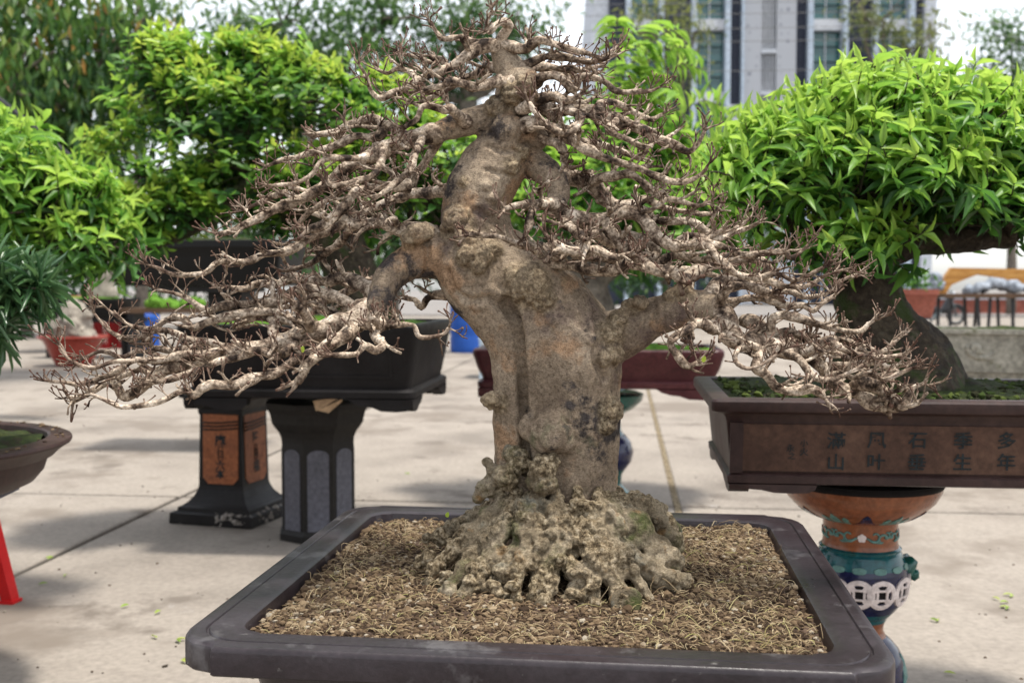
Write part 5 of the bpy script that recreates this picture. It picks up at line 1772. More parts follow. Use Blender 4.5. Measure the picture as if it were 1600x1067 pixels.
 ([(866, 325, 15, -.03), (885, 335, 14, -.04), (910, 340, 14, -.05), (932, 345, 13.5, -.05), (962, 341, 12, -.05), (985, 335, 11, -.06), (1000, 340, 10.5, -.06), (1014, 353, 10, -.07), (1028, 373, 9.5, -.08), (1053, 385, 9, -.09), (1086, 381, 9.5, -.1), (1104, 383, 9, -.1), (1117, 399, 7.5, -.11), (1135, 417, 7, -.12), (1150, 430, 6.5, -.12), (1180, 437, 6, -.13), (1201, 440, 5.5, -.13), (1226, 448, 5, -.14), (1259, 448, 4, -.14), (1287, 432, 3, -.14), (1318, 421, 2.2, -.15)], 1.0),
 ([(962, 338, 10, -.05), (991, 329, 8.5, -.04), (1012, 330, 8, -.03), (1024, 341, 7, -.03), (1050, 346, 6.5, -.03), (1081, 349, 6.5, -.03), (1110, 362, 6, -.03), (1139, 365, 5.2, -.04), (1164, 359, 4, -.04), (1182, 350, 3, -.04)], 1.0),
 ([(1104, 378, 7, -.1), (1139, 387, 6.4, -.1), (1160, 398, 6, -.1), (1193, 396, 5.5, -.11), (1226, 392, 4.6, -.11), (1234, 402, 4, -.11), (1246, 396, 3, -.11), (1261, 381, 2.2, -.11)], 1.0),
 ([(868, 282, 15, .0), (890, 275, 14, .02), (916, 284, 13, .03), (938, 306, 12, .03), (962, 321, 11, .03), (991, 321, 9.5, .03), (1010, 310, 7.5, .03), (1030, 318, 6, .03), (1060, 330, 5, .03), (1090, 335, 4, .03), (1120, 330, 3, .04)], 1.0),
 ([(925, 285, 9, .0), (942, 276, 8, -.02), (965, 274, 7.5, -.03), (986, 272, 7, -.04), (1004, 283, 6.5, -.05), (1024, 301, 6, -.05), (1041, 311, 6, -.06), (1066, 317, 5.4, -.06), (1090, 323, 4.4, -.06), (1110, 316, 3, -.06)], 1.0),
 ([(868, 318, 10, -.06), (845, 318, 8, -.1), (826, 320, 7, -.12), (806, 323, 6.5, -.13), (792, 328, 5.5, -.13)], .5),
 ([(858, 322, 9, -.06), (838, 322, 8, -.1), (830, 336, 7.5, -.13), (826, 352, 7, -.14), (820, 368, 5, -.15)], 1.0),
 ([(840, 390, 9, -.06), (815, 384, 7, -.1), (797, 376, 6, -.12), (775, 367, 5.5, -.13), (733, 365, 5, -.13)], .4),
 ([(840, 402, 14, -.02), (880, 412, 11, -.04), (913, 418, 10, -.06), (945, 422, 9.5, -.07), (973, 416, 8.5, -.08), (984, 402, 6, -.09)], .8),
 ([(948, 345, 13, -.05), (956, 366, 13, -.06), (975, 388, 12, -.07), (993, 402, 11.5, -.08), (1018, 417, 11.5, -.09), (1055, 431, 11, -.1), (1062, 440, 10, -.1)], .9),
 ([(960, 372, 10, -.05), (991, 368, 9.5, -.04), (1012, 379, 9, -.04), (1026, 391, 9, -.05), (1018, 404, 8, -.06)], .8),
 ([(1018, 412, 9, -.06), (1045, 403, 8.5, -.05), (1066, 401, 8, -.05), (1090, 408, 7, -.05), (1110, 402, 6, -.06)], .9),
 ([(880, 345, 10, -.08), (900, 362, 9, -.12), (915, 376, 8.5, -.14), (905, 390, 8, -.15), (880, 388, 7, -.16), (860, 375, 6, -.16)], 1.1),
 ([(870, 400, 12, -.05), (890, 388, 10, -.1), (910, 398, 9, -.12), (935, 392, 8, -.13), (955, 404, 7, -.14), (985, 398, 5, -.15)], 1.1),
 ([(905, 342, 9, .02), (925, 360, 8, .06), (950, 380, 7, .09), (985, 385, 6, .12), (1020, 372, 5, .14)], 1.0),
 ([(1072, 455, 13, .0), (1080, 430, 11, .03), (1110, 416, 10.5, .05), (1140, 406, 10, .06), (1175, 405, 9, .06), (1198, 420, 8, .05), (1196, 440, 7.5, .04), (1200, 456, 6.5, .03), (1236, 456, 5.5, .02), (1254, 464, 4.6, .02), (1279, 462, 4, .02), (1304, 455, 3.2, .02), (1316, 440, 2.8, .02), (1340, 429, 2, .02)], 1.0),
 ([(1180, 437, 5, -.13), (1215, 427, 4.4, -.15), (1246, 438, 3.6, -.16), (1287, 418, 2.6, -.17)], 1.0),
 ([(1053, 385, 6, -.09), (1075, 368, 5.5, -.08), (1105, 372, 5, -.08), (1130, 372, 4.5, -.08), (1150, 356, 3.4, -.08), (1172, 342, 2.6, -.08)], 1.1),
 # lower right
 ([(1108, 478, 20, -.04), (1114, 462, 15, -.03), (1122, 444, 12, -.02), (1140, 438, 10, -.02), (1158, 437, 9, -.02), (1180, 446, 7, -.02), (1205, 440, 5, -.02)], .9),
 ([(1120, 478, 12, -.06), (1130, 462, 9, -.09), (1137, 452, 8.4, -.1), (1150, 448, 8, -.1), (1166, 447, 8, -.1), (1182, 452, 9, -.1), (1200, 460, 7, -.1)], .9),
 ([(1125, 482, 12, -.05), (1145, 472, 8, -.06), (1162, 466, 7, -.07), (1195, 468, 6.5, -.08), (1226, 476, 6.5, -.09), (1254, 476, 6, -.09), (1271, 486, 5, -.1), (1285, 474, 4, -.1), (1305, 462, 3, -.1)], .8),
 ([(1120, 485, 22, -.05), (1132, 505, 18, -.07), (1140, 524, 16, -.09), (1160, 536, 14, -.1), (1185, 537, 14, -.1), (1212, 543, 14, -.1), (1242, 548, 13.5, -.11), (1263, 556, 12, -.11), (1282, 572, 10.5, -.12), (1292, 592, 10, -.13), (1313, 605, 9.5, -.13), (1340, 612, 11, -.13), (1360, 628, 12.5, -.13), (1385, 640, 8, -.14)], 1.2),
 ([(1330, 604, 10, -.13), (1346, 600, 13, -.14), (1366, 606, 10, -.15), (1387, 620, 11, -.15), (1406, 637, 13, -.16), (1418, 624, 8, -.16), (1428, 606, 4, -.16), (1444, 600, 2.4, -.16)], 1.2),
 ([(1190, 530, 12, -.08), (1201, 518, 9, -.09), (1203, 500, 8.5, -.1), (1212, 494, 8, -.1), (1228, 494, 7.5, -.1), (1263, 502, 7, -.11), (1292, 510, 6.5, -.11), (1321, 518, 5.5, -.12), (1346, 518, 4.4, -.12), (1358, 508, 3.4, -.12), (1368, 502, 2.6, -.12)], 1.1),
 ([(1255, 552, 9, -.13), (1275, 545, 7.5, -.15), (1292, 532, 7, -.16), (1315, 543, 6.5, -.17), (1339, 553, 6, -.17), (1366, 557, 5, -.18), (1390, 556, 4, -.18), (1407, 553, 3, -.18)], 1.0),
 ([(1290, 532, 6, -.1), (1310, 530, 5.8, -.08), (1331, 534, 5.4, -.08), (1356, 550, 5, -.09), (1380, 548, 4, -.09), (1395, 536, 2.6, -.09), (1406, 528, 2.2, -.09)], 1.0),
 ([(1290, 575, 8, -.1), (1325, 573, 6.5, -.09), (1366, 566, 5.5, -.08), (1388, 572, 5, -.08), (1403, 568, 3.6, -.08)], 1.0),
 ([(1366, 604, 6, -.16), (1390, 592, 4, -.17), (1407, 583, 3.4, -.17), (1424, 575, 2.8, -.17)], .6),
 ([(1128, 505, 13, -.09), (1115, 513, 11, -.12), (1099, 506, 9.5, -.14), (1082, 506, 8.5, -.15), (1075, 514, 8, -.16), (1078, 530, 7, -.16)], .9),
 ([(1085, 508, 8, -.17), (1060, 524, 7, -.19), (1050, 530, 6.5, -.19), (1048, 541, 6, -.19), (1057, 555, 7, -.19), (1071, 571, 7.5, -.19), (1080, 572, 4.6, -.19), (1090, 566, 3.4, -.19)], 1.0),
 ([(1160, 540, 10, -.14), (1181, 546, 9.5, -.19), (1183, 560, 9, -.21), (1180, 575, 9, -.22), (1198, 584, 9, -.22), (1218, 603, 9, -.22), (1242, 609, 9.5, -.22), (1268, 606, 9, -.22), (1280, 612, 8, -.22), (1288, 622, 4, -.22)], .8),
 ([(1185, 550, 9, -.19), (1172, 540, 6, -.21), (1156, 545, 5, -.22), (1148, 556, 4.6, -.23), (1152, 570, 4.2, -.24), (1170, 577, 3.8, -.24), (1200, 566, 3, -.24), (1225, 545, 2.2, -.24)], .5),
 ([(1212, 545, 10, -.05), (1240, 530, 9, -.02), (1265, 530, 8, 0), (1290, 545, 7, .02), (1320, 560, 6, .03), (1350, 580, 5, .04), (1375, 590, 4, .04)], 1.1),
 ([(1230, 548, 9, -.15), (1250, 562, 8, -.18), (1262, 578, 7, -.19), (1275, 590, 6, -.2), (1300, 592, 5, -.2), (1325, 584, 4, -.2), (1350, 570, 3, -.2)], 1.1),
 ([(1160, 500, 12, -.04), (1180, 505, 13, -.06), (1195, 516, 11, -.07), (1215, 522, 10, -.07), (1235, 518, 8, -.08), (1260, 526, 6, -.08)], 1.1),
 ([(1292, 592, 7, -.13), (1310, 584, 6, -.16), (1330, 590, 6, -.18), (1350, 584, 4.6, -.19), (1372, 590, 3.4, -.2)], 1.2),
 # limbs that run to the back of the crown
 ([(760, 300, 18, .05), (720, 290, 13, .12), (670, 300, 10, .18), (620, 310, 8, .24), (570, 330, 6, .28), (520, 350, 4, .3)], 1.0),
 ([(830, 400, 18, .08), (880, 390, 13, .15), (940, 400, 10, .2), (1000, 415, 8, .25), (1060, 420, 6, .28), (1120, 430, 4, .3)], 1.0),
 ([(720, 400, 18, .05), (680, 410, 12, .12), (630, 430, 10, .17), (570, 440, 8, .22), (510, 470, 6, .26), (440, 480, 4, .28)], 1.0),
 ([(800, 190, 14, .04), (840, 200, 10, .1), (890, 220, 8, .16), (950, 230, 6, .2), (1000, 250, 4, .22)], 1.0),
 ([(790, 110, 12, .03), (770, 110, 9, .08), (735, 120, 7, .13), (700, 140, 5, .16), (660, 160, 4, .18)], 1.0),
 ([(810, 110, 10, .03), (850, 105, 8, .08), (885, 118, 6, .12), (920, 125, 4, .14)], 1.0),
]

rng = np.random.default_rng(77)
CAMP = np.array([0, 0, CAM_H])
def unit(v):
    return v / max(1e-9, np.linalg.norm(v))

def grow(mb, p, d, length, r0, level, tone0=0.0):
    """one crooked twig with its side twigs"""
    seg = (.011, .0085, .0065)[min(level, 3) - 1]
    n = max(3, int(length / seg))
    pts, rad = [p], [r0]
    d = unit(d)
    kink = rng.normal(size=3)
    r1 = max(.0008, r0 * (.42 if level < 3 else .6))
    for i in range(n):
        if i % 3 == 0:
            kink = rng.normal(size=3) * (.55 if level < 3 else .35)
        pull = np.array([0, 0, (.02, .09, .22)[level - 1]]) - np.array([0, 0, d[2] * (.16 if level == 1 else .02)])
        d = unit(d + kink * .42 + pull + rng.normal(size=3) * .13)
        p = p + d * seg
        pts.append(p)
        f = (i + 1) / n
        rad.append((r0 * (1 - f) + r1 * f) * (1 + .16 * rng.normal()) * (1.28 if i % 3 == 2 else .95))
    pts, rad = np.array(pts), np.maximum(np.array(rad), .0007)
    f = np.linspace(0, 1, n + 1)
    tone = np.clip(tone0 + (.0, .1, .4)[level - 1] * f + (.75 * np.clip((f - .6) / .4, 0, 1) if level > 1 else .12 * f), 0, 1)
    tone[rad < .0014] = np.maximum(tone[rad < .0014], .45)
    rad[-1] *= 1.25
    mb.tube(pts, rad, 7 if level == 1 else 5, a=np.maximum(tone, .001), lump=.2 if level == 1 else 0, seed=int(rng.integers(99)))
    if level < 3:
        gap = (.0185, .0125)[level - 1]
        s_, side = gap * rng.uniform(.6, 1.2), rng.choice((-1, 1))
        while s_ < length:
            k = min(n - 1, int(s_ / seg))
            t = unit(pts[k + 1] - pts[k])
            lat = unit(np.cross(t, Z3) + rng.normal(size=3) * .35) * side
            up = .35 + .3 * rng.random() if level == 1 else .9 * rng.random() + .1
            dd = unit(t * rng.uniform(.3, .9) + lat * rng.uniform(.4, 1.0) + Z3 * up)
            fl = 1 - .55 * s_ / length
            if level == 1:
                grow(mb, pts[k], dd, rng.uniform(.014, .042) * fl, min(rad[k] * .68, .0028), 2, tone[k] * .4)
            else:
                grow(mb, pts[k], dd, rng.uniform(.006, .017), min(rad[k] * .7, .0015), 3, .15 + .4 * rng.random())
            side = -side
            s_ += gap * rng.uniform(.6, 1.5)
    else:
        if rng.random() < .6:                                    # swollen bud at the end
            mb.blob(pts[-1], rng.uniform(.0014, .0022), 1, .3, a=.8)

for bi, (pts_px, twiggy) in enumerate(BR):
    P = traced(pts_px, .005)
    n = len(P)
    path, rad = P[:, :3].copy(), P[:, 3].copy()
    rad *= np.interp(rad, [0, .004, .010, .016], [.95, .92, .93, 1.0])
    wv = np.stack([vnoise(np.c_[np.arange(n) * .05 + bi * 7.3, np.full(n, k * 3.7), np.zeros(n)], 2.2, k) for k in range(3)], 1)
    path[2:] += wv[2:] * (rad[2:, None] * .28 + .0010)
    rad *= 1 + .20 * vnoise(np.c_[np.arange(n) * .13 + bi, np.zeros(n), np.zeros(n)], 2.0, 5)
    bm_ = MB()
    tone = np.clip((.0042 - rad) / .003, 0, 1) * .75
    bm_.tube(path, rad, 12, a=np.maximum(tone, .001), lump=.16, seed=bi)
    seglen = np.linalg.norm(np.diff(path, axis=0), axis=1)
    s_cum = np.r_[0, np.cumsum(seglen)]
    total = s_cum[-1]
    # knuckles and pruning scars
    for k in range(int(total / .035)):
        i = int(rng.integers(3, n - 1))
        off = unit(rng.normal(size=3) + Z3 * .3)
        bm_.blob(path[i] + off * rad[i] * .75, rad[i] * rng.uniform(.35, .6), 2, .25)
    br = bm_.build('branch', MT['twig'], tree, smooth=True)
    tw = MB()
    s_, side = .02 + .03 * rng.random(), rng.choice((-1, 1))
    gap = .0235 / twiggy
    while s_ < total:
        i = min(n - 2, int(np.searchsorted(s_cum, s_)))
        t = unit(path[min(n - 1, i + 2)] - path[max(0, i - 2)])
        lat = unit(np.cross(t, Z3)) * side
        f = s_ / total
        dd = unit(t * rng.uniform(.35, 1.0) + lat * rng.uniform(.35, 1.0) + Z3 * rng.uniform(-.12, .5))
        ln = rng.uniform(.035, .085) * (1.05 - .45 * f)
        if f > .12:
            grow(tw, path[i], dd, ln, np.clip(rad[i] * .5, .0017, .0050), 1)
        elif rng.random() < .5:
            grow(tw, path[i], unit(Z3 + rng.normal(size=3) * .5), rng.uniform(.015, .04), np.clip(rad[i] * .3, .0015, .003), 2)
        side = -side
        s_ += gap * rng.uniform(.55, 1.45)
    for k in range(3):                                            # the tip fans out
        grow(tw, path[-1], unit(unit(path[-1] - path[-4]) + rng.normal(size=3) * .45 + Z3 * .15), rng.uniform(.02, .05), max(.0016, rad[-1] * .7), 2, .3)
    if tw.n:
        tw.build('twigs', MT['twig'], br, smooth=True, kind='stuff')
for x, y, d in ((846, 868, -.135), (472, 551, -.24), (698, 808, .0), (1098, 566, -.2)):   # a few green buds
    mb = MB()
    add_leaves(mb, np.array([tp(x, y, d)]), np.array([[.2, -.4, .8]]), np.array([[0, -1., .4]]), np.array([.011]), np.array([.007]), np.array([.9]), LEAF['oval'])
    mb.build('green_bud', leaf_mat('bud', [(.2, .32, .04), (.38, .5, .06)]), tree, smooth=True)
# ================================================================== leafy bonsais
MT['leaf_bright'] = leaf_mat('leaf_bright', [(.028, .085, .020), (.065, .185, .030), (.135, .30, .042), (.23, .41, .06), (.33, .49, .085)], trans=.48)
MT['leaf_mid'] = leaf_mat('leaf_mid', [(.022, .068, .022), (.05, .145, .03), (.11, .25, .038), (.21, .38, .05), (.36, .47, .07)], trans=.5, rough=.38)
MT['leaf_strap'] = leaf_mat('leaf_strap', [(.016, .05, .02), (.035, .095, .034), (.07, .15, .055), (.13, .22, .08)], trans=.25, rough=.3, spec=.5)

def blobs_px(lst, depth):
    k = depth / F_PX
    return [(at(x, y, depth + dz), np.array([rx * k, (ry_d if ry_d else rx) * k * .8, rz_ * k])) for x, y, rx, rz_, dz, ry_d in lst]

def shoot_stems(mb, SH, base, r_=.0022, every=1):
    for a, b in SH[::every]:
        mid = (a + b) / 2 + RNG.normal(size=3) * .006
        mb.tube(np.array([a, mid, b]) - base, [r_ * 1.3, r_, r_ * .6], 4, cap=False)

def bonsai(name, label, base, trunk, blob_list, depth, n_shoot, leaf_len, w_ratio, shoot_len, pairs, tmpl, m, seed, trunk_m=None, n_single=300, up=.5, extra=None, low=-.45, limb_r=.016, jitter=.35, gap=-.25, gap_size=.11):
    rng = np.random.default_rng(seed)
    t = thing(name, label, 'bonsai tree', tuple(base))
    bl = blobs_px(blob_list, depth)
    tmb = MB()
    tops = []
    for path in trunk:
        P = catmull(np.array([np.r_[at(x, y, depth + d), r_ * (depth + d) / F_PX] for x, y, r_, d in path]), .015)
        tmb.tube(P[:, :3] - base, P[:, 3], 16, lump=.16, seed=seed)
        tops.append(P[-1, :3])
    me = baked(tmb.mesh('trunk'), [('REMESH', dict(mode='VOXEL', voxel_size=.009)), ('SMOOTH', dict(iterations=2, factor=.5))])
    P, N = get_co(me), get_no(me)
    set_co(me, P + N * (.007 * fbm(P, 20, 3, seed) + .005 * (.5 - cells(P, 40, seed)))[:, None])
    me.materials.clear()
    obj('trunk', me, trunk_m or MT['bark_dark'], t)
    lm = MB()
    for i, b in enumerate(bl):
        s0 = min(tops, key=lambda q: np.linalg.norm(q - b[0]))
        limbs(lm, base, s0, [b[0]], limb_r, rng, 8, .05)
        for k in range(16):
            d = nrm(rng.normal(size=3) + np.array([0, 0, .25]))
            limbs(lm, base, b[0], [b[0] + b[1] * d * .85], limb_r * .38, rng, 6, .1)
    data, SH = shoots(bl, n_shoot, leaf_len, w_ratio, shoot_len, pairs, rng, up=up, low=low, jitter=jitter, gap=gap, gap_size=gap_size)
    if extra:
        ex = extra(rng)
        data = [np.concatenate([a, b]) for a, b in zip(data, ex[0])]
        SH += ex[1]
    shoot_stems(lm, SH, base)
    lm.build('branches', trunk_m or MT['bark_dark'], t, smooth=True)
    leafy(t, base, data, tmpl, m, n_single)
    return t

def sprays(lines, depth, leaf, ratio, n_pair=11, tone=.82, sag=-.55, arch=.12):
    """long shoots with paired leaves, standing out of the crown"""
    def make(rng):
        out = [[] for _ in range(6)]
        SH = []
        for x0, y0, x1, y1 in lines:
            a, b = at(x0, y0, depth + rng.normal() * .1), at(x1, y1, depth - .15 + rng.normal() * .1)
            prev = a
            for k in np.linspace(.15, 1, n_pair):
                p = a * (1 - k) + b * k + np.array([0, 0, arch * math.sin(k * math.pi)])
                d = unit(b - a)
                SH.append((prev, p))
                prev = p
                for sg in (-1, 1):
                    lat = unit(np.cross(d, [0, 1, 0])) * sg
                    out[0].append(p)
                    out[1].append(unit(d * .5 + lat * .7 + np.array([0, rng.normal() * .4, sag])))
                    out[2].append(unit(np.array([rng.normal() * .3, -.5, 1])))
                    l = leaf * rng.uniform(.6, 1.1)
                    out[3].append(l)
                    out[4].append(l * ratio)
                    out[5].append(np.clip(tone + rng.normal() * .14, 0.02, 1))
        return [np.array(k) for k in out], SH
    return make
# ---------------- right bonsai (bright long leaves)
b0 = at(1400, 600, 2.72); b0[2] = .845
bonsai('bonsai_tree', 'bright green bonsai with dark mossy flared trunk in the brown lettered pot', b0,
       [[(1415, 650, 125, 0), (1405, 600, 100, 0), (1385, 550, 76, 0), (1362, 495, 58, 0), (1348, 440, 52, 0), (1350, 390, 40, .02), (1380, 330, 28, .03)],
        [(1510, 632, 28, 0), (1468, 588, 40, 0), (1432, 545, 42, 0), (1395, 500, 34, 0)],
        [(1310, 625, 30, -.02), (1335, 570, 36, -.02), (1345, 500, 36, 0)],
        [(1350, 400, 34, .02), (1420, 380, 26, .0), (1500, 375, 22, .0), (1580, 370, 18, .02)],
        [(1350, 420, 28, .02), (1300, 385, 18, .0), (1240, 350, 13, -.02)]],
       [(1400, 222, 175, 82, .02, 170), (1250, 292, 120, 85, 0, 130), (1545, 252, 165, 82, .02, 160), (1385, 300, 140, 85, -.10, 120), (1570, 330, 130, 60, -.08, 130), (1185, 330, 75, 55, .02, 90), (1335, 395, 75, 42, -.12, 70), (1680, 300, 120, 110, 0, 130), (1300, 245, 110, 70, .1, 120)],
       2.72, 1080, .072, .31, .070, 4, 'lance', MT['leaf_bright'], 51, up=.55,
       extra=sprays(((1385, 190, 1365, 100), (1420, 190, 1440, 120), (1250, 260, 1210, 195), (1180, 320, 1095, 270), (1190, 340, 1110, 330), (1560, 210, 1590, 150), (1480, 200, 1500, 140), (1330, 220, 1300, 150), (1330, 420, 1345, 465), (1240, 370, 1200, 410)) , 2.66, .072, .3, 7, .8, -.2, .03))

# ---------------- middle bonsai in the maroon pot, with long arching shoots
arching = sprays(((960, 160, 965, 30), (975, 170, 1060, 48), (985, 170, 1075, 78), (1000, 180, 1095, 110), (960, 180, 1010, 70), (985, 200, 1050, 130), (950, 200, 1000, 110), (1040, 230, 1130, 170), (1060, 240, 1160, 200), (1010, 220, 1060, 150)), 5.5, .12, .26)
b1 = at(925, 560, 5.56); b1[2] = .79
bonsai('bonsai_tree', 'light green bonsai with arching shoots behind the bare tree', b1,
       [[(925, 555, 60, 0), (920, 500, 44, 0), (915, 450, 36, 0), (925, 400, 28, 0), (950, 330, 20, .05)], [(920, 440, 26, 0), (860, 400, 18, 0)], [(925, 430, 26, 0), (1010, 380, 18, 0)]],
       [(960, 330, 120, 90, 0, 120), (1060, 390, 90, 60, 0, 100), (860, 330, 80, 60, 0, 100), (980, 230, 75, 60, .05, 80), (1080, 310, 70, 55, .05, 80), (820, 270, 70, 50, .1, 80), (1130, 330, 50, 50, 0, 70)],
       5.5, 700, .12, .28, .12, 4, 'lance', MT['leaf_bright'], 52, extra=arching, limb_r=.018, trunk_m=MT['bark_grey'], n_single=200)

# ---------------- left bonsai in the large black pot (small oval leaves, dark limb)
b2 = at(560, 500, 4.75); b2[2] = .95
bonsai('bonsai_tree', 'spreading bonsai with small oval leaves and one long dark limb in the large black pot', b2,
       [[(565, 515, 60, 0), (560, 470, 48, 0), (545, 420, 40, 0), (520, 370, 34, 0), (470, 330, 26, 0), (420, 300, 22, 0)],
        [(500, 340, 24, 0), (420, 295, 22, -.05), (370, 310, 19, -.1), (320, 345, 14, -.15), (270, 372, 10, -.2), (215, 388, 7, -.22), (180, 385, 4, -.25)],
        [(530, 370, 24, 0), (580, 330, 18, .05), (640, 300, 12, .1)]],
       [(440, 165, 130, 70, 0, 130), (330, 200, 130, 80, -.05, 130), (540, 190, 110, 70, .05, 120), (230, 270, 95, 60, -.1, 110), (620, 260, 95, 75, .05, 110), (520, 300, 120, 60, -.05, 120), (400, 270, 110, 60, -.1, 110), (670, 320, 50, 45, .1, 70), (165, 335, 55, 40, -.15, 80), (290, 300, 70, 30, .1, 80), (250, 335, 90, 24, -.2, 80), (185, 372, 65, 22, -.25, 70), (345, 305, 75, 26, -.15, 80), (640, 350, 80, 45, .2, 90), (580, 240, 90, 50, .1, 100), (460, 350, 80, 35, .15, 90), (700, 260, 50, 60, .2, 70), (380, 110, 60, 40, .05, 70), (250, 130, 60, 60, 0, 80)],
       4.75, 1900, .066, .46, .07, 4, 'oval', MT['leaf_mid'], 53, up=.45, limb_r=.02, gap=-.02, gap_size=.17,
       extra=sprays(((280, 170, 250, 70), (330, 140, 330, 60), (400, 120, 412, 35), (200, 260, 128, 215), (230, 210, 165, 150), (360, 130, 300, 90), (470, 110, 480, 65), (160, 340, 120, 360), (200, 370, 150, 410), (260, 230, 200, 200)), 4.7, .07, .42, 8, .72, -.1, .05))

# ---------------- bright bonsai at the left edge: tree, pot and stand (pot outside the frame)
b3 = at(-290, 620, 3.7); b3[2] = .75
bonsai('bonsai_tree', 'yellow green long leaved bonsai reaching in from the left edge', b3,
       [[(-290, 640, 44, 0), (-270, 570, 36, 0), (-190, 490, 30, 0), (-100, 455, 26, 0), (-40, 430, 22, 0), (40, 415, 16, 0), (110, 405, 12, 0)], [(-150, 470, 24, 0), (-90, 400, 18, 0), (-20, 330, 12, 0)]],
       [(5, 285, 95, 75, 0, 110), (90, 335, 80, 50, -.05, 100), (-70, 300, 110, 100, 0, 130), (155, 385, 55, 28, -.05, 70), (60, 392, 90, 30, -.05, 90), (-30, 230, 60, 45, .05, 80)],
       3.7, 520, .085, .3, .08, 4, 'lance', MT['leaf_bright'], 54, up=.35, low=-.6)
pp = thing('bonsai_pot', 'brown pot of the yellow green bonsai just beyond the left edge', 'pot', (b3[0], b3[1], .55), SITE)
pot_body([(.1, 0), (.05, .002), (.04, .02), (.02, .17), (0, .18), (0, .205), (.03, .207), (.036, .17)], .8, .6, .03, 'round').build('body', MT['pot_brown'], pp, angle=30)
mb = MB(); soil_patch(mb, outline(.73, .53, .02), .19, .02, .02, 3); mb.build('soil', MT['moss'], pp, smooth=True)
ps = thing('stand', 'grey block stand of the yellow green bonsai beyond the left edge', 'stand', (b3[0], b3[1], 0), SITE)
mb = MB(); mb.box((0, 0, .26), (.36, .36, .52), taper=.9); mb.build('shaft', MT['slate'], ps)
mb = MB(); mb.box((0, 0, .535), (.5, .42, .029)); mb.build('top_slab', MT['slate'], ps)

# ---------------- strap-leaved plant in the round pot
rng = np.random.default_rng(60)
b4 = np.array([rc[0], rc[1], RPZ + .135])
t = thing('strap_leaf_bonsai', 'bonsai with narrow dark green strap leaves in the round pot at the left edge', 'bonsai tree', tuple(b4))
tm4 = MB()
P = catmull(np.array([np.r_[at(-205, 640, 2.75), .05], np.r_[at(-190, 560, 2.75), .04], np.r_[at(-140, 510, 2.75), .032], np.r_[at(-60, 490, 2.72), .022], np.r_[at(0, 480, 2.7), .014]]), .02)
tm4.tube(P[:, :3] - b4, P[:, 3], 12, lump=.2)
out = [[] for _ in range(6)]
for k in range(105):
    if k < 60:
        cx, cy = rng.uniform(-30, 72), rng.uniform(420, 535)
        dep = rng.uniform(2.5, 2.85)
        if (cx > 45 and cy < 440) or (cy > 490 and cx > 25):
            continue
    else:
        cx, cy, dep = rng.uniform(-300, -30), rng.uniform(340, 520), rng.uniform(2.45, 3.0)
    c_ = at(cx, cy, dep)
    ax = nrm(np.array([.35, -.1, .5]) + rng.normal(size=3) * .45)
    limb_end = c_
    tm4.tube(np.array([P[min(len(P) - 1, int(rng.integers(len(P) // 2, len(P)))), :3], (P[-1, :3] + c_) / 2 + rng.normal(size=3) * .02, c_]) - b4, [.006, .005, .003], 5)
    u_ = nrm(np.cross(ax, rng.normal(size=3)))
    v_ = np.cross(ax, u_)
    for j in range(15):
        a = j * 2.4
        el = .15 + .95 * (j / 15) ** 1.1
        d = nrm((u_ * math.cos(a) + v_ * math.sin(a)) * math.cos(el * .9) + ax * math.sin(el * .9) + np.array([0, 0, .05]))
        out[0].append(c_ + ax * .03 * j / 15)
        out[1].append(d)
        out[2].append(nrm(ax * .7 + Z3 * .6))
        l = .088 * rng.uniform(.7, 1.15)
        out[3].append(l)
        out[4].append(l * .12)
        out[5].append(np.clip(.35 + .4 * j / 15 + rng.normal() * .12, .01, .98))
tm4.build('trunk', MT['bark_dark'], t, smooth=True)
leafy(t, b4, [np.array(k) for k in out], 'strap', MT['leaf_strap'])

# ================================================================== things at the back of the yard
def simple_pot(name, label, px0, px1, rim_y, bot_y, depth, m, d_=.5, soil=None, flare=.04, category='pot', stand=True):
    k = depth / F_PX
    w_ = (px1 - px0) * k
    zr, zb = CAM_H - (rim_y - 450) * k, CAM_H - (bot_y - 450) * k
    c = at((px0 + px1) / 2, 450, depth + d_ / 2)
    t = thing(name, label, category, (c[0], c[1], zb), SITE)
    h = zr - zb
    pot_body([(flare + .05, 0), (flare + .01, .002), (flare, .02), (flare * .5, h * .6), (.004, h - .05), (0, h - .045), (0, h - .004), (.006, h), (.04, h), (.046, h - .03)], w_, d_, .03, 'round').build('body', m, t, angle=30)
    mb = MB(); soil_patch(mb, outline(w_ - .095, d_ - .095, .02), h - .015, .03, .03, 5); mb.build('soil', soil or MT['moss'], t, smooth=True)
    return t, c, zb

t, c, zb = simple_pot('bonsai_pot', 'long black pot raised high behind the left bonsai', 185, 470, 375, 447, 7.0, MT['pot_black'], .6)
ps = thing('stand', 'dark block stand under the long raised black pot', 'stand', (c[0], c[1], 0), SITE)
mb = MB(); mb.box((.16, 0, zb / 2 - .02), (.24, .30, zb - .042), taper=.95); mb.build('shaft', MT['slate_brown'], ps)
mb = MB(); mb.box((0, 0, zb - .021), (.62, .46, .04)); mb.build('top_slab', MT['slate_brown'], ps)
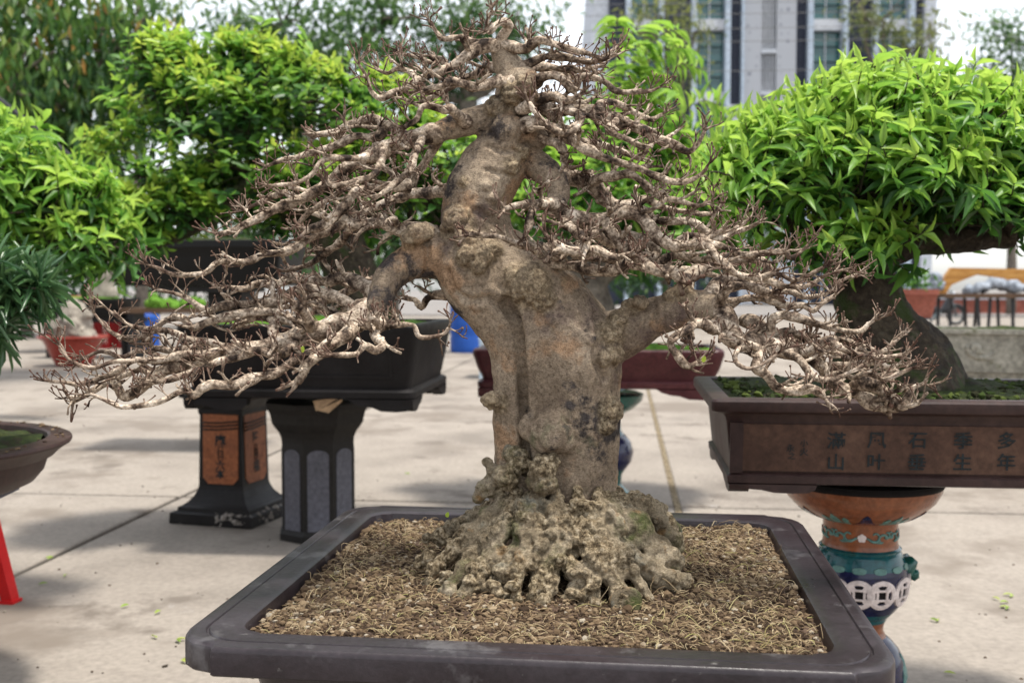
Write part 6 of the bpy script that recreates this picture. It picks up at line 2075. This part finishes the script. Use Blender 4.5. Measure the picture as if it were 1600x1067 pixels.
# stumpy tree hidden in the high pot
t, c, zb = simple_pot('bonsai_tray', 'black tray with green moss and a grey stump at the far left', 78, 205, 466, 498, 16.5, MT['pot_black'], .9, MT['grass_bright'])
ps = thing('stand', 'black bench under the mossy tray at the far left', 'stand', (c[0], c[1], 0), SITE)
mb = MB(); mb.box((0, 0, zb - .03), (1.5, .8, .058)); mb.build('top', MT['stand_black'], ps)
for sx in (-.62, .62):
    mb = MB(); mb.box((sx, 0, (zb - .06) / 2), (.07, .4, zb - .062)); mb.build('leg', MT['stand_black'], ps)
sp = at(163, 452, 16.9)
t = thing('stump', 'short grey tree stump standing in the mossy black tray', 'stump', tuple(sp))
mb = MB()
P = catmull(np.array([[0, 0, -.12, .22], [0, 0, .06, .18], [.02, 0, .24, .15], [.04, 0, .38, .12]]), .02)
mb.tube(P[:, :3], P[:, 3], 12, lump=.35)
mb.tube(catmull(np.array([[-.32, 0, -.1, .03], [-.2, 0, .0, .04], [-.04, 0, .08, .05]]), .03)[:, :3], .07, 8, lump=.3)
mb.build('wood', MT['stone'], t, smooth=True)
# red pot at the far left
k = 18.5 / F_PX
c = at(85, 440, 18.5)
t = thing('bowl', 'glossy red bowl pot behind the mossy black tray', 'bowl', (c[0], c[1], CAM_H - 30 * k), 0)
MB().lathe([(.2, -.20), (.3, -.16), (.46, .06), (.58, .17), (.6, .19), (.52, .2), (.48, .15)], sides=36).build('body', MT['red_glaze'], t, angle=40)
mb = MB(); soil_patch(mb, oval_ring(.94, .94, 0, 0, 36), .15, .08, .05, 3); mb.build('soil', MT['moss'], t, smooth=True)
ps = thing('stand', 'dark post stand under the glossy red bowl', 'stand', (c[0], c[1], 0), 0)
mb = MB(); hz = CAM_H - 30 * k - .201; mb.box((0, 0, hz / 2), (.2, .2, hz)); mb.build('shaft', MT['slate_brown'], ps)

# wide red bowl with a rock-like stump, on the ground
g = on_plane(115, 571)
k = g[1] / F_PX
t = thing('bowl', 'wide red glazed bowl standing on the ground at the left', 'bowl', tuple(g), 0)
rb = 52 * k
MB().lathe([(rb * .42, 0), (rb * .5, .01), (rb * .66, 18 * k), (rb * .8, 34 * k), (rb * .86, 40 * k), (rb, 43 * k), (rb * 1.02, 45 * k), (rb, 47 * k), (rb * .8, 46 * k), (rb * .78, 40 * k)], sides=40).build('body', MT['red_glaze'], t, angle=35)
mb = MB(); soil_patch(mb, oval_ring(rb * 1.56, rb * 1.56, 0, 0, 40), 42 * k, .05, .06, 3); mb.build('soil', MT['soil'], t, smooth=True)
t = thing('stump', 'pale craggy stump rising from the wide red bowl', 'stump', (g[0], g[1], 42 * k))
mb = MB()
P = catmull(np.array([[0, 0, -.06, .36], [0, 0, .10, .30], [.02, 0, .25, .22], [.02, 0, .40, .16], [.03, 0, .52, .10]]), .04)
mb.tube(P[:, :3], P[:, 3], 18, lump=.45, seed=4)
for kk in range(30):
    mb.blob((RNG.normal() * .16, RNG.normal() * .14 - .1, abs(RNG.normal()) * .18), RNG.uniform(.04, .09), 2, .4)
me = baked(mb.mesh('wood'), [('REMESH', dict(mode='VOXEL', voxel_size=.02))])
P, N = get_co(me), get_no(me)
set_co(me, P + N * (.04 * (.5 - cells(P, 9, 3)))[:, None])
me.materials.clear()
obj('wood', me, MT['stone'], t)

def crate(px0, px1, y0, y1, depth, m, label, group=None):
    k = depth / F_PX
    w_, h = (px1 - px0) * k, (y1 - y0) * k
    c = at((px0 + px1) / 2, y1, depth)
    t = thing('plastic_crate', label, 'crate', (c[0], c[1] + .2, c[2]), SITE, group)
    th = .02
    for nm, cc, sz in (('bottom', (0, 0, .012), (w_, .4, .02)),):
        mb = MB(); mb.box(cc, sz); mb.build(nm, m, t)
    for sx in (-1, 1):
        mb = MB(); mb.box((sx * (w_ / 2 - th / 2), 0, h / 2 + .012), (th, .36, h - .024)); mb.build('side', m, t)
    for sy in (-1, 1):
        mb = MB()
        mb.box((0, sy * .19, h - .03), (w_, th, .05)); mb.box((0, sy * .19, .05), (w_, th, .05))
        n_ = max(3, int(w_ / .07))
        for j in range(n_):
            mb.box((-w_ / 2 + (j + .5) * w_ / n_, sy * .19, h / 2), (.022, th * .9, h - .13))
        mb.build('slatted_side', m, t)
g = on_plane(175, 545)
MT['red_shaded'] = mat('red_shaded', [(.16, .008, .009), (.22, .012, .012)], scale=3, rough=.5, bump=.05)  # red plastic darkened: shade under the shelf is put into the colour
crate(146, 170, 488, 545, g[1], MT['red_shaded'], 'red slatted crate with painted shade on the ground behind the wide red bowl, left one', 'red crates')
crate(172, 198, 488, 545, g[1] + .1, MT['red_shaded'], 'red slatted crate with painted shade beside the blue drum, right one of two', 'red crates')

def drum(px0, px1, y0, y1, label, m):
    g = on_plane((px0 + px1) / 2, y1)
    k = g[1] / F_PX
    r_, h = (px1 - px0) / 2 * k, (y1 - y0) * k
    t = thing('plastic_drum', label, 'drum', (g[0], g[1] + r_, 0))
    prof = [(r_ * .93, 0), (r_ * .97, .02)]
    for f in np.linspace(.05, .95, 19):
        prof.append((r_ * (1.0 - (.035 if int(round(f * 20)) % 5 == 0 else 0)), h * f))
    prof += [(r_ * .96, h * .985), (r_ * .9, h), (r_ * .85, h)]
    MB().lathe(prof, sides=36).build('body', m, t, angle=35)
    MB().lathe([(r_ * .86, h - .015), (r_ * .86, h + .012), (r_ * .8, h + .02)], sides=36).build('lid', m, t, angle=35)
drum(702, 752, 440, 552, 'tall blue plastic drum standing behind the bare tree trunk', MT['blue_plastic'])
drum(203, 243, 492, 548, 'low blue plastic drum beside the red crates at the left', MT['blue_plastic'])

# plank bench with moss between the pots
t = thing('bench', 'low brown plank bench with mossy clumps behind the left pot', 'bench', tuple(on_plane(300, 560)), SITE)
g = on_plane(300, 560)
k = g[1] / F_PX
zt_ = CAM_H - 35 * k
mb = MB(); mb.box((0, 0, zt_), (2.1, .5, .08)); mb.build('plank', MT['wood_brown'], t)
for sx in (-.9, .9):
    mb = MB(); mb.box((sx, 0, (zt_ - .04) / 2), (.1, .4, zt_ - .042)); mb.build('leg', MT['dark_metal'], t)
t2 = thing('moss_clump', 'rounded clump of moss growing on a stone on the brown bench', 'moss', (g[0] - .25, g[1], zt_ + .04))
mb = MB()
for kk in range(40):
    mb.blob((-.4 + .02 * kk, RNG.normal() * .05, abs(RNG.normal()) * .05), RNG.uniform(.06, .1), 2, .35)
mb.build('mound', MT['grass_bright'], t2, smooth=True)

# table leg and pale bars behind the trunk
g = on_plane(752, 592)
t = thing('metal_rack', 'pale blue metal rack behind the maroon pot', 'rack', tuple(g), SITE)
for dx in (0, 1.0):
    for dy in (0, .5):
        mb = MB(); mb.box((dx, dy, .45), (.045, .045, .9)); mb.build('leg', MT['pale_blue_metal'], t)
for zz_ in (.88, .45):
    mb = MB(); mb.box((.5, .25, zz_ + .035), (1.06, .56, .03)); mb.build('shelf', MT['pale_blue_metal'], t)
for i, (dx, m_) in enumerate(((.2, 'terracotta'), (.55, 'pot_maroon'), (.85, 'terracotta'))):
    tt = thing('flower_pot', ['small terracotta pot on the pale rack, left one', 'small maroon pot in the middle of the pale rack', 'small terracotta pot on the pale rack, right one'][i], 'pot', tuple(g + RGT * dx + FWD * .25 + np.array([0, 0, .93])))
    MB().lathe([(.07, 0), (.075, .005), (.10, .13), (.112, .135), (.112, .16), (.095, .16), (.09, .13)], sides=24).build('body', MT[m_], tt, angle=40)
    mb = MB()
    n_ = 60
    P_ = RNG.normal(size=(n_, 3)) * np.array([.08, .08, .07]) + np.array([0, 0, .24])
    add_leaves(mb, P_, RNG.normal(size=(n_, 3)), RNG.normal(size=(n_, 3)) + Z3, np.full(n_, .08), np.full(n_, .03), RNG.uniform(.2, .8, n_), LEAF['oval'])
    for kk in range(10):
        mb.tube(np.array([[0, 0, .13], P_[kk] * .6 + np.array([0, 0, .08]), P_[kk]]), .003, 4, a=.2)
    mb.build('plant', MT['leaf_mid'], tt, smooth=True, kind='stuff')

# ---------------- right side background
# concrete planter with a relief
c = at(1610, 560, 5.9)
k = 5.9 / F_PX
zr, zb = CAM_H - 66 * k, CAM_H - 150 * k
prz = R(-21)
t = thing('planter', 'weathered concrete planter with a carved scroll relief at the right', 'planter', (c[0] + .12, c[1] + .25, zb), prz)
h = zr - zb
pot_body([(.10, 0), (.07, .002), (.06, .02), (.055, .05), (.035, .055), (.02, h - .03), (0, h - .025), (0, h), (.04, h), (.05, h - .05)], 1.1, .55, .02, 'cut').build('body', MT['planter_concrete'], t, angle=30)
mb = MB(); soil_patch(mb, outline(1.0, .45, .02), h - .02, .02, .03, 3); mb.build('soil', MT['moss'], t, smooth=True)
fa2, fu2, fl2 = front_frame(.035, .055, .02, h - .03, .55)
for off, amp in ((-.28, 1), (0.0, -1), (.28, 1)):
    mb = MB()
    for rr_, ph in ((.055, 0), (.035, 1.4)):
        path = [fa2 + X3 * (off + (rr_ * (1 - .6 * s) * math.cos(ph + amp * 5.2 * s)) + .12 * (s - .5)) + fu2 * (fl2 * .5 + rr_ * (1 - .5 * s) * math.sin(ph + amp * 5.2 * s)) for s in np.linspace(0, 1, 18)]
        mb.tube(path, np.linspace(.020, .010, 18), 6)
    mb.build('scroll_relief', MT['planter_concrete'], t, smooth=True)
ps = thing('stand', 'block stand under the weathered concrete planter', 'stand', (c[0] + .12, c[1] + .25, 0), prz)
mb = MB(); mb.box((0, 0, zb / 2), (.5, .34, zb - .002)); mb.build('shaft', MT['slate'], ps)

# terracotta planter on a wire stand
c = at(1428, 470, 9.0)
k = 9.0 / F_PX
zr, zb = CAM_H - 2 * k, CAM_H - 47 * k
t = thing('planter', 'terracotta rectangular planter on thin legs right of the mossy trunk', 'planter', (c[0], c[1], zb), SITE)
h = zr - zb
pot_body([(.06, 0), (.05, .002), (.045, .01), (.012, h - .05), (0, h - .045), (0, h), (.02, h), (.025, h - .04)], .345, .26, .02, 'round').build('body', MT['terracotta'], t, angle=30)
mb = MB(); soil_patch(mb, outline(.30, .21, .02), h - .02, .01, .02, 3); mb.build('soil', MT['moss'], t, smooth=True)
mb = MB()
n_ = 90
P_ = RNG.normal(size=(n_, 3)) * np.array([.08, .06, .04]) + np.array([0, 0, h + .05])
add_leaves(mb, P_, RNG.normal(size=(n_, 3)) + Z3, RNG.normal(size=(n_, 3)) + Z3, np.full(n_, .07), np.full(n_, .02), RNG.uniform(.1, .6, n_), LEAF['oval'])
for kk in range(12):
    mb.tube(np.array([[P_[kk][0] * .5, P_[kk][1] * .5, h - .02], P_[kk]]), .003, 4, a=.2)
mb.build('plant', MT['leaf_mid'], t, smooth=True, kind='stuff')
ps = thing('wire_stand', 'thin metal leg stand under the terracotta planter', 'stand', (c[0], c[1], 0), SITE)
for sx in (-1, 1):
    for sy in (-1, 1):
        mb = MB(); mb.tube([(sx * .12, sy * .08, zb - .005), (sx * .16, sy * .11, 0)], .008, 8); mb.build('leg', MT['steel'], ps, smooth=True)
mb = MB(); mb.box((0, 0, zb - .006), (.30, .2, .010)); mb.build('tray', MT['steel'], ps)

# table with a carved orange timber and grey cloth
c = at(1545, 460, 12.5)
k = 12.5 / F_PX
zt_ = CAM_H - 8 * k
t = thing('table', 'dark metal legged table carrying an orange carved timber', 'table', (c[0], c[1], 0), SITE)
mb = MB(); mb.box((0, 0, zt_ - .03), (1.15, .6, .05)); mb.build('top', MT['wood_brown'], t)
for x_, lean in ((-.5, .0), (-.2, .06), (-.06, -.05), (.18, .05), (.36, 0), (.52, .03)):
    for sy in (-1, 1):
        mb = MB(); mb.bar((x_, sy * .24, zt_ - .056), (x_ + lean, sy * .24, 0), .03); mb.build('leg', MT['dark_metal'], t)
t = thing('carved_timber', 'orange carved timber slab with a wavy lower edge lying on the table', 'timber', (c[0], c[1], zt_ - .004), SITE)
mb = MB()
pts = [(-.62, .0), (-.50, .0), (-.44, .10), (-.3, .16), (-.15, .22), (.0, .20), (.15, .13), (.3, .10), (.36, .02), (.5, .02), (.52, .28), (-.44, .30), (-.56, .12)]
mb.prism(pts, (0, .05, 0), X3, Z3, .12)
mb.build('slab', MT['wood_orange'], t)
t = thing('cloth_bundle', 'crumpled grey cloth bundle under the orange timber on the table', 'cloth', (c[0], c[1] - .1, zt_ - .004), SITE)
mb = MB()
for kk in range(26):
    mb.blob((-.3 + .028 * kk, RNG.normal() * .03 - .08, RNG.uniform(.03, .06) + .05 * math.sin(kk / 26 * math.pi)), RNG.uniform(.05, .08), 2, .3)
me = baked(mb.mesh('folds'), [('REMESH', dict(mode='VOXEL', voxel_size=.014)), ('SMOOTH', dict(iterations=8, factor=.5))])
P, N = get_co(me), get_no(me)
set_co(me, P + N * (.03 * vnoise(P * np.array([2.2, 1, .6]), 9, 4))[:, None])
me.materials.clear()
obj('folds', me, MT['grey_cloth'], t)
t = thing('cloth_bundle', 'upright grey cloth wad at the left end of the table', 'cloth', tuple(np.array([c[0], c[1], zt_ - .004]) - RGT * .62), SITE)
mb = MB()
for kk in range(8):
    mb.blob((RNG.normal() * .03, -.05, .06 + kk * .02), .06, 2, .3)
mb.build('folds', MT['grey_cloth'], t, smooth=True)

# motorbike far off
g = on_plane(1493, 508)
k = g[1] / F_PX
bike = thing('motorbike', 'small dark step-through motorbike parked far off at the right', 'motorbike', tuple(g), R(8))
def wheel(x_):
    t_ = MB()
    a = np.linspace(0, 2 * math.pi, 26)
    t_.tube([(x_ + .26 * math.cos(b), 0, .29 + .26 * math.sin(b)) for b in a], .035, 8, cap=False)
    ty = t_.build('tyre', MT['rubber'], bike, smooth=True)
    t_ = MB()
    t_.tube([(x_ + .215 * math.cos(b), 0, .29 + .215 * math.sin(b)) for b in a], .014, 6, cap=False)
    for b in np.linspace(0, math.pi * 2, 12, endpoint=False):
        t_.tube([(x_, 0, .29), (x_ + .21 * math.cos(b), 0, .29 + .21 * math.sin(b))], .006, 4)
    t_.build('rim', MT['steel'], ty, smooth=True)
wheel(0.0); wheel(-1.22)
def bpart(nm, m, f):
    mb = MB(); f(mb); mb.build(nm, m, bike, smooth=True)
bpart('fork', MT['steel'], lambda mb: [mb.tube([(0, s * .06, .29), (-.16, s * .06, .78)], .022, 8) for s in (-1, 1)])
bpart('front_fender', MT['dark_metal'], lambda mb: mb.tube([(.31 * math.cos(b), 0, .29 + .31 * math.sin(b)) for b in np.linspace(.2, 2.6, 12)], .045, 8))
bpart('leg_shield', MT['dark_metal'], lambda mb: mb.loft([np.array([(-.20 - .28 * s + .06 * abs(y_) / .2, y_, .85 - .5 * s) for y_ in np.linspace(-.2, .2, 7)] + [(-.24 - .28 * s + .06 * abs(y_) / .2, y_, .85 - .5 * s) for y_ in np.linspace(.2, -.2, 7)]) for s in np.linspace(0, 1, 5)], True, True))
bpart('body', MT['dark_metal'], lambda mb: (mb.tube(catmull(np.array([(-.45, 0, .42, .07), (-.7, 0, .45, .12), (-.95, 0, .6, .16), (-1.3, 0, .68, .12), (-1.5, 0, .72, .05)]), .05)[:, :3], np.interp(np.linspace(0, 1, len(catmull(np.array([(-.45, 0, .42, .07), (-.7, 0, .45, .12), (-.95, 0, .6, .16), (-1.3, 0, .68, .12), (-1.5, 0, .72, .05)]), .05))), [0, .25, .5, .75, 1], [.07, .12, .16, .12, .05]), 12)))
bpart('seat', MT['rubber'], lambda mb: mb.tube([(-.7, 0, .76), (-.95, 0, .79), (-1.2, 0, .81), (-1.42, 0, .82)], [.09, .12, .12, .08], 10))
bpart('headlight', MT['wall_white'], lambda mb: mb.blob((-.12, 0, .93), .085, 2, 0))
bpart('handlebar', MT['steel'], lambda mb: mb.tube([(-.3, -.33, .98), (-.2, -.15, 1.0), (-.2, .15, 1.0), (-.3, .33, .98)], .018, 8))
bpart('engine', MT['steel'], lambda mb: mb.blob((-.62, 0, .33), .14, 2, .15))
bpart('exhaust', MT['steel'], lambda mb: mb.tube([(-.6, -.14, .26), (-1.0, -.14, .25), (-1.45, -.14, .33)], [.025, .05, .05], 8))
# low red wall across the road
g = on_plane(1550, 490)
t = thing('wall', 'long low red wall on the far side of the yard at the right', 'wall', (g[0] + 4, g[1], 0), SITE)
mb = MB(); mb.box((0, 0, .3), (14, .25, .6)); mb.build('panel', MT['terracotta'], t)
mb = MB(); mb.box((0, 0, .64), (14, .34, .077)); mb.build('coping', MT['wall_white'], t)

# ---------------- litter on the yard
lit = leaf_mat('litter_leaf', [(.10, .16, .02), (.22, .32, .04), (.36, .38, .10)], trans=.2)
spots = [(84, 872, 'on the dark joint line at the left'), (105, 898, 'just below the joint line at the left'), (252, 955, 'left of the tray pot corner, yellowest one'), (275, 1000, 'nearest the tray pot front left corner'),
         (245, 998, 'beside another leaf by the tray pot left corner'), (202, 946, 'halfway between red stool and tray pot'), (75, 912, 'near the red stool leg top'), (1465, 972, 'alone right of the navy pedestal'),
         (1562, 942, 'in the leaf cluster at the right edge, leftmost'), (1582, 930, 'in the right edge cluster, farthest back'), (1578, 950, 'in the right edge cluster, lowest'), (1550, 934, 'in the right edge cluster, beside the leftmost'),
         (1474, 1052, 'at the bottom edge right of the navy pedestal'), (641, 741, 'on the pale slab behind the tray pot, left of the trunk'), (283, 1032, 'at the bottom by the tray pot side')]
for i, (px, py, where) in enumerate(spots):
    g = on_plane(px, py, .003)
    mb = MB()
    a = RNG.random() * 6.28
    for j in range(1 + int(RNG.integers(0, 2))):
        add_leaves(mb, np.array([[0, 0, .004]]), np.array([[math.cos(a + j), math.sin(a + j), .12]]), np.array([[RNG.normal() * .3, RNG.normal() * .3, 1.]]), np.array([.034]), np.array([.013]), np.array([RNG.uniform(.1, .9)]), LEAF['oval'])
    o = mb.build('fallen_leaf', lit, smooth=True, label='small green fallen leaf ' + where, category='leaf', group='fallen leaves on the yard')
    o.location = g
cr = tone_mat('grit', [(.03, .024, .018), (.09, .06, .04), (.3, .27, .22), (.62, .6, .56)])
rng = np.random.default_rng(8)
mb = MB()
for k in range(300):
    px, py = rng.uniform(-40, 1640), 640 + 430 * rng.random()
    g = on_plane(px, py, .0)
    mb.blob(g + np.array([0, 0, .002]), rng.uniform(.002, .006) * (1 if rng.random() > .05 else 1.8), 1, .5, (1, 1, .5), float(rng.choice([.02, .2, .35, .6, .95], p=[.4, .3, .15, .1, .05])))
mb.build('grit', cr, kind='stuff', label='scattered grit and crumbs of soil on the yard', category='grit')
